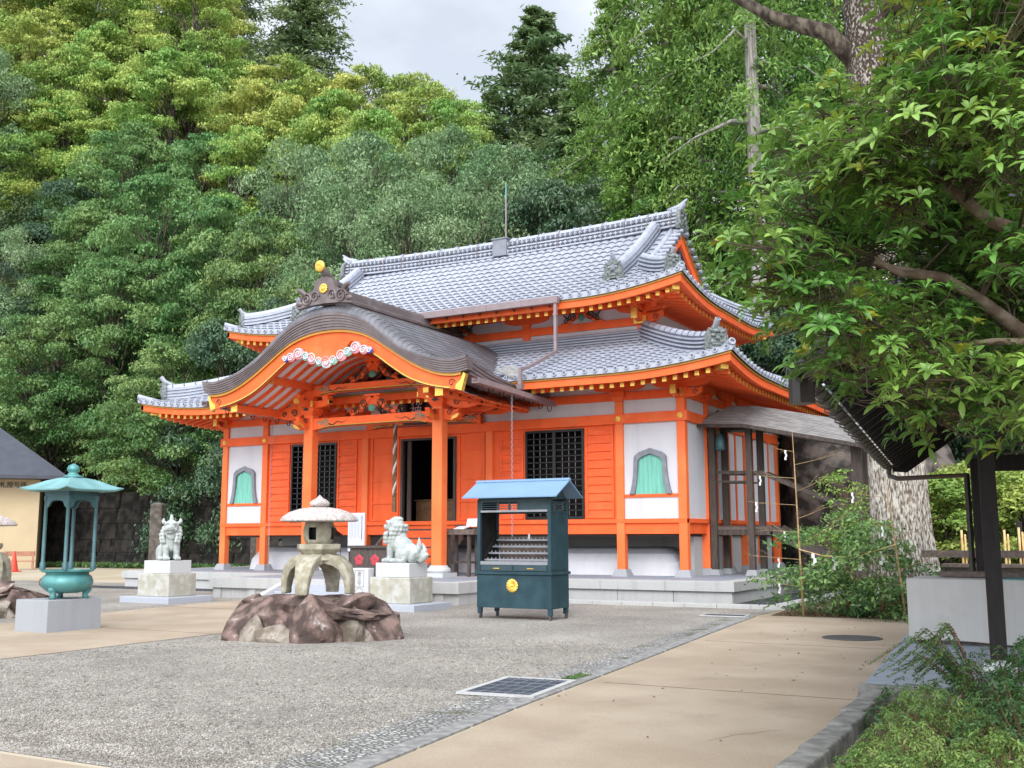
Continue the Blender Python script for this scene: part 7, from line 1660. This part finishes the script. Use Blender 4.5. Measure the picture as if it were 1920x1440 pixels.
b=MB(); b.tube([(-5.5,21.66,1.35),(-5.0,21.6,1.22),(-4.4,21.55,1.2),(-3.6,21.46,1.45)],.009,5); o=b.build('straw_rope','bamboo'); tag(o,'thin straw rope strung between the two bamboo branches','rope')
for i,(x,z) in enumerate(((-5.2,1.27),(-4.8,1.21),(-4.3,1.205),(-3.9,1.32))):
    b=MB(); V=[]
    for zz,xx in zip([0,-.09,-.095,-.18,-.185,-.26],[0,0,.035,.035,-.005,-.005]): V+=[(xx-.032,.004*i,zz),(xx+.032,-.01,zz)]
    b.add(V,[(2*j,2*j+1,2*j+3,2*j+2) for j in range(5)]); o=b.build('paper_streamer','paper',loc=(x,21.56,z)); tag(o,['white paper streamer on the straw rope nearest the upright bamboo','second white paper streamer on the straw rope from the upright bamboo','white paper streamer in the sagging middle of the straw rope','white paper streamer on the straw rope nearest the leaning bamboo'][i],'paper streamer','paper streamers on the straw rope')
def ground_cover():
    rnd=np.random.default_rng(8)
    n=34000; y=5.5+9.5*rnd.random(n)**1.7; xr=-4.95-.115*(y-6)-.25; xl=np.maximum(-12.9,-1.35*y-1.5); x=xl+(xr-xl)*rnd.random(n)
    k=((x+11.37)/1.7)**2+((y-13.8)/1.3)**2>1; x=x[k];y=y[k];n=len(x); s=.006+.009*rnd.random(n)**2
    O=np.array([[1,0,0],[0,1,0],[-1,0,0],[0,-1,0],[0,0,1],[0,0,-1]],float); a=rnd.random(n)*6.28; A=np.stack([np.cos(a),np.sin(a)],1)
    V=np.repeat(O[None],n,0)*(1+.35*rnd.normal(size=(n,6,1)).clip(-1,1)); V[:,:,0]*=1.3; X=V[:,:,0]*A[:,:1]-V[:,:,1]*A[:,1:]; Y=V[:,:,0]*A[:,1:]+V[:,:,1]*A[:,:1]
    V=np.stack([X*s[:,None]+x[:,None],Y*s[:,None]+y[:,None],V[:,:,2]*s[:,None]*.7+.006],2).reshape(-1,3)
    T=np.array([[0,1,4],[1,2,4],[2,3,4],[3,0,4],[1,0,5],[2,1,5],[3,2,5],[0,3,5]]); F=(T[None]+np.arange(n)[:,None,None]*6).reshape(-1,3)
    tag(npmesh('loose_gravel',V,F,['pebble'],smooth=True),'loose gravel stones lying on the court',kind='stuff')
    # moss and weeds at the kerb, fallen leaves, grass foot of the wall
    n=260; P=np.stack([-5.35-.16*rnd.random(n)-.07*(0),10.95+.5*rnd.random(n),.015+.02*rnd.random(n)],1); V,F=leaf_quads(P,unit(rnd.normal(size=(n,3))+[0,0,.3]),.035+.03*rnd.random(n),rnd,.3); tag(npmesh('kerb_weeds',V,F,['l_shrub']),kind='stuff',label='yellowish weeds along the kerb by the drain')
    n=500; P=np.stack([-6.2+2.6*rnd.random(n),21.95+1.8*rnd.random(n),.012+.01*rnd.random(n)],1); V,F=leaf_quads(P,unit(rnd.normal(size=(n,3))*.3+[0,0,1]),.05+.04*rnd.random(n),rnd,.5); tag(npmesh('fallen_leaves',V,F,['altar']),kind='stuff',label='brown fallen leaves on the soil by the bamboo')
    n=9000; P=np.stack([-76+50*rnd.random(n),39.9+1.3*rnd.random(n),.10+.12*rnd.random(n)],1); V,F=leaf_quads(P,unit(rnd.normal(size=(n,3))+[0,-.3,.2]),.22+.16*rnd.random(n),rnd,.3); tag(npmesh('grass',V,F,['l_shrub']),kind='stuff',label='strip of grass at the foot of the far stone wall')
    n=60; P=np.stack([-5.0+2.6*rnd.random(n),8+12*rnd.random(n),.02+0*rnd.random(n)],1); V,F=leaf_quads(P,unit(rnd.normal(size=(n,3))*.2+[0,0,1]),.03+.03*rnd.random(n),rnd,.5); tag(npmesh('scattered_leaves',V,F,['twig']),kind='stuff',label='a few small fallen leaves scattered on the tan path')
ground_cover()
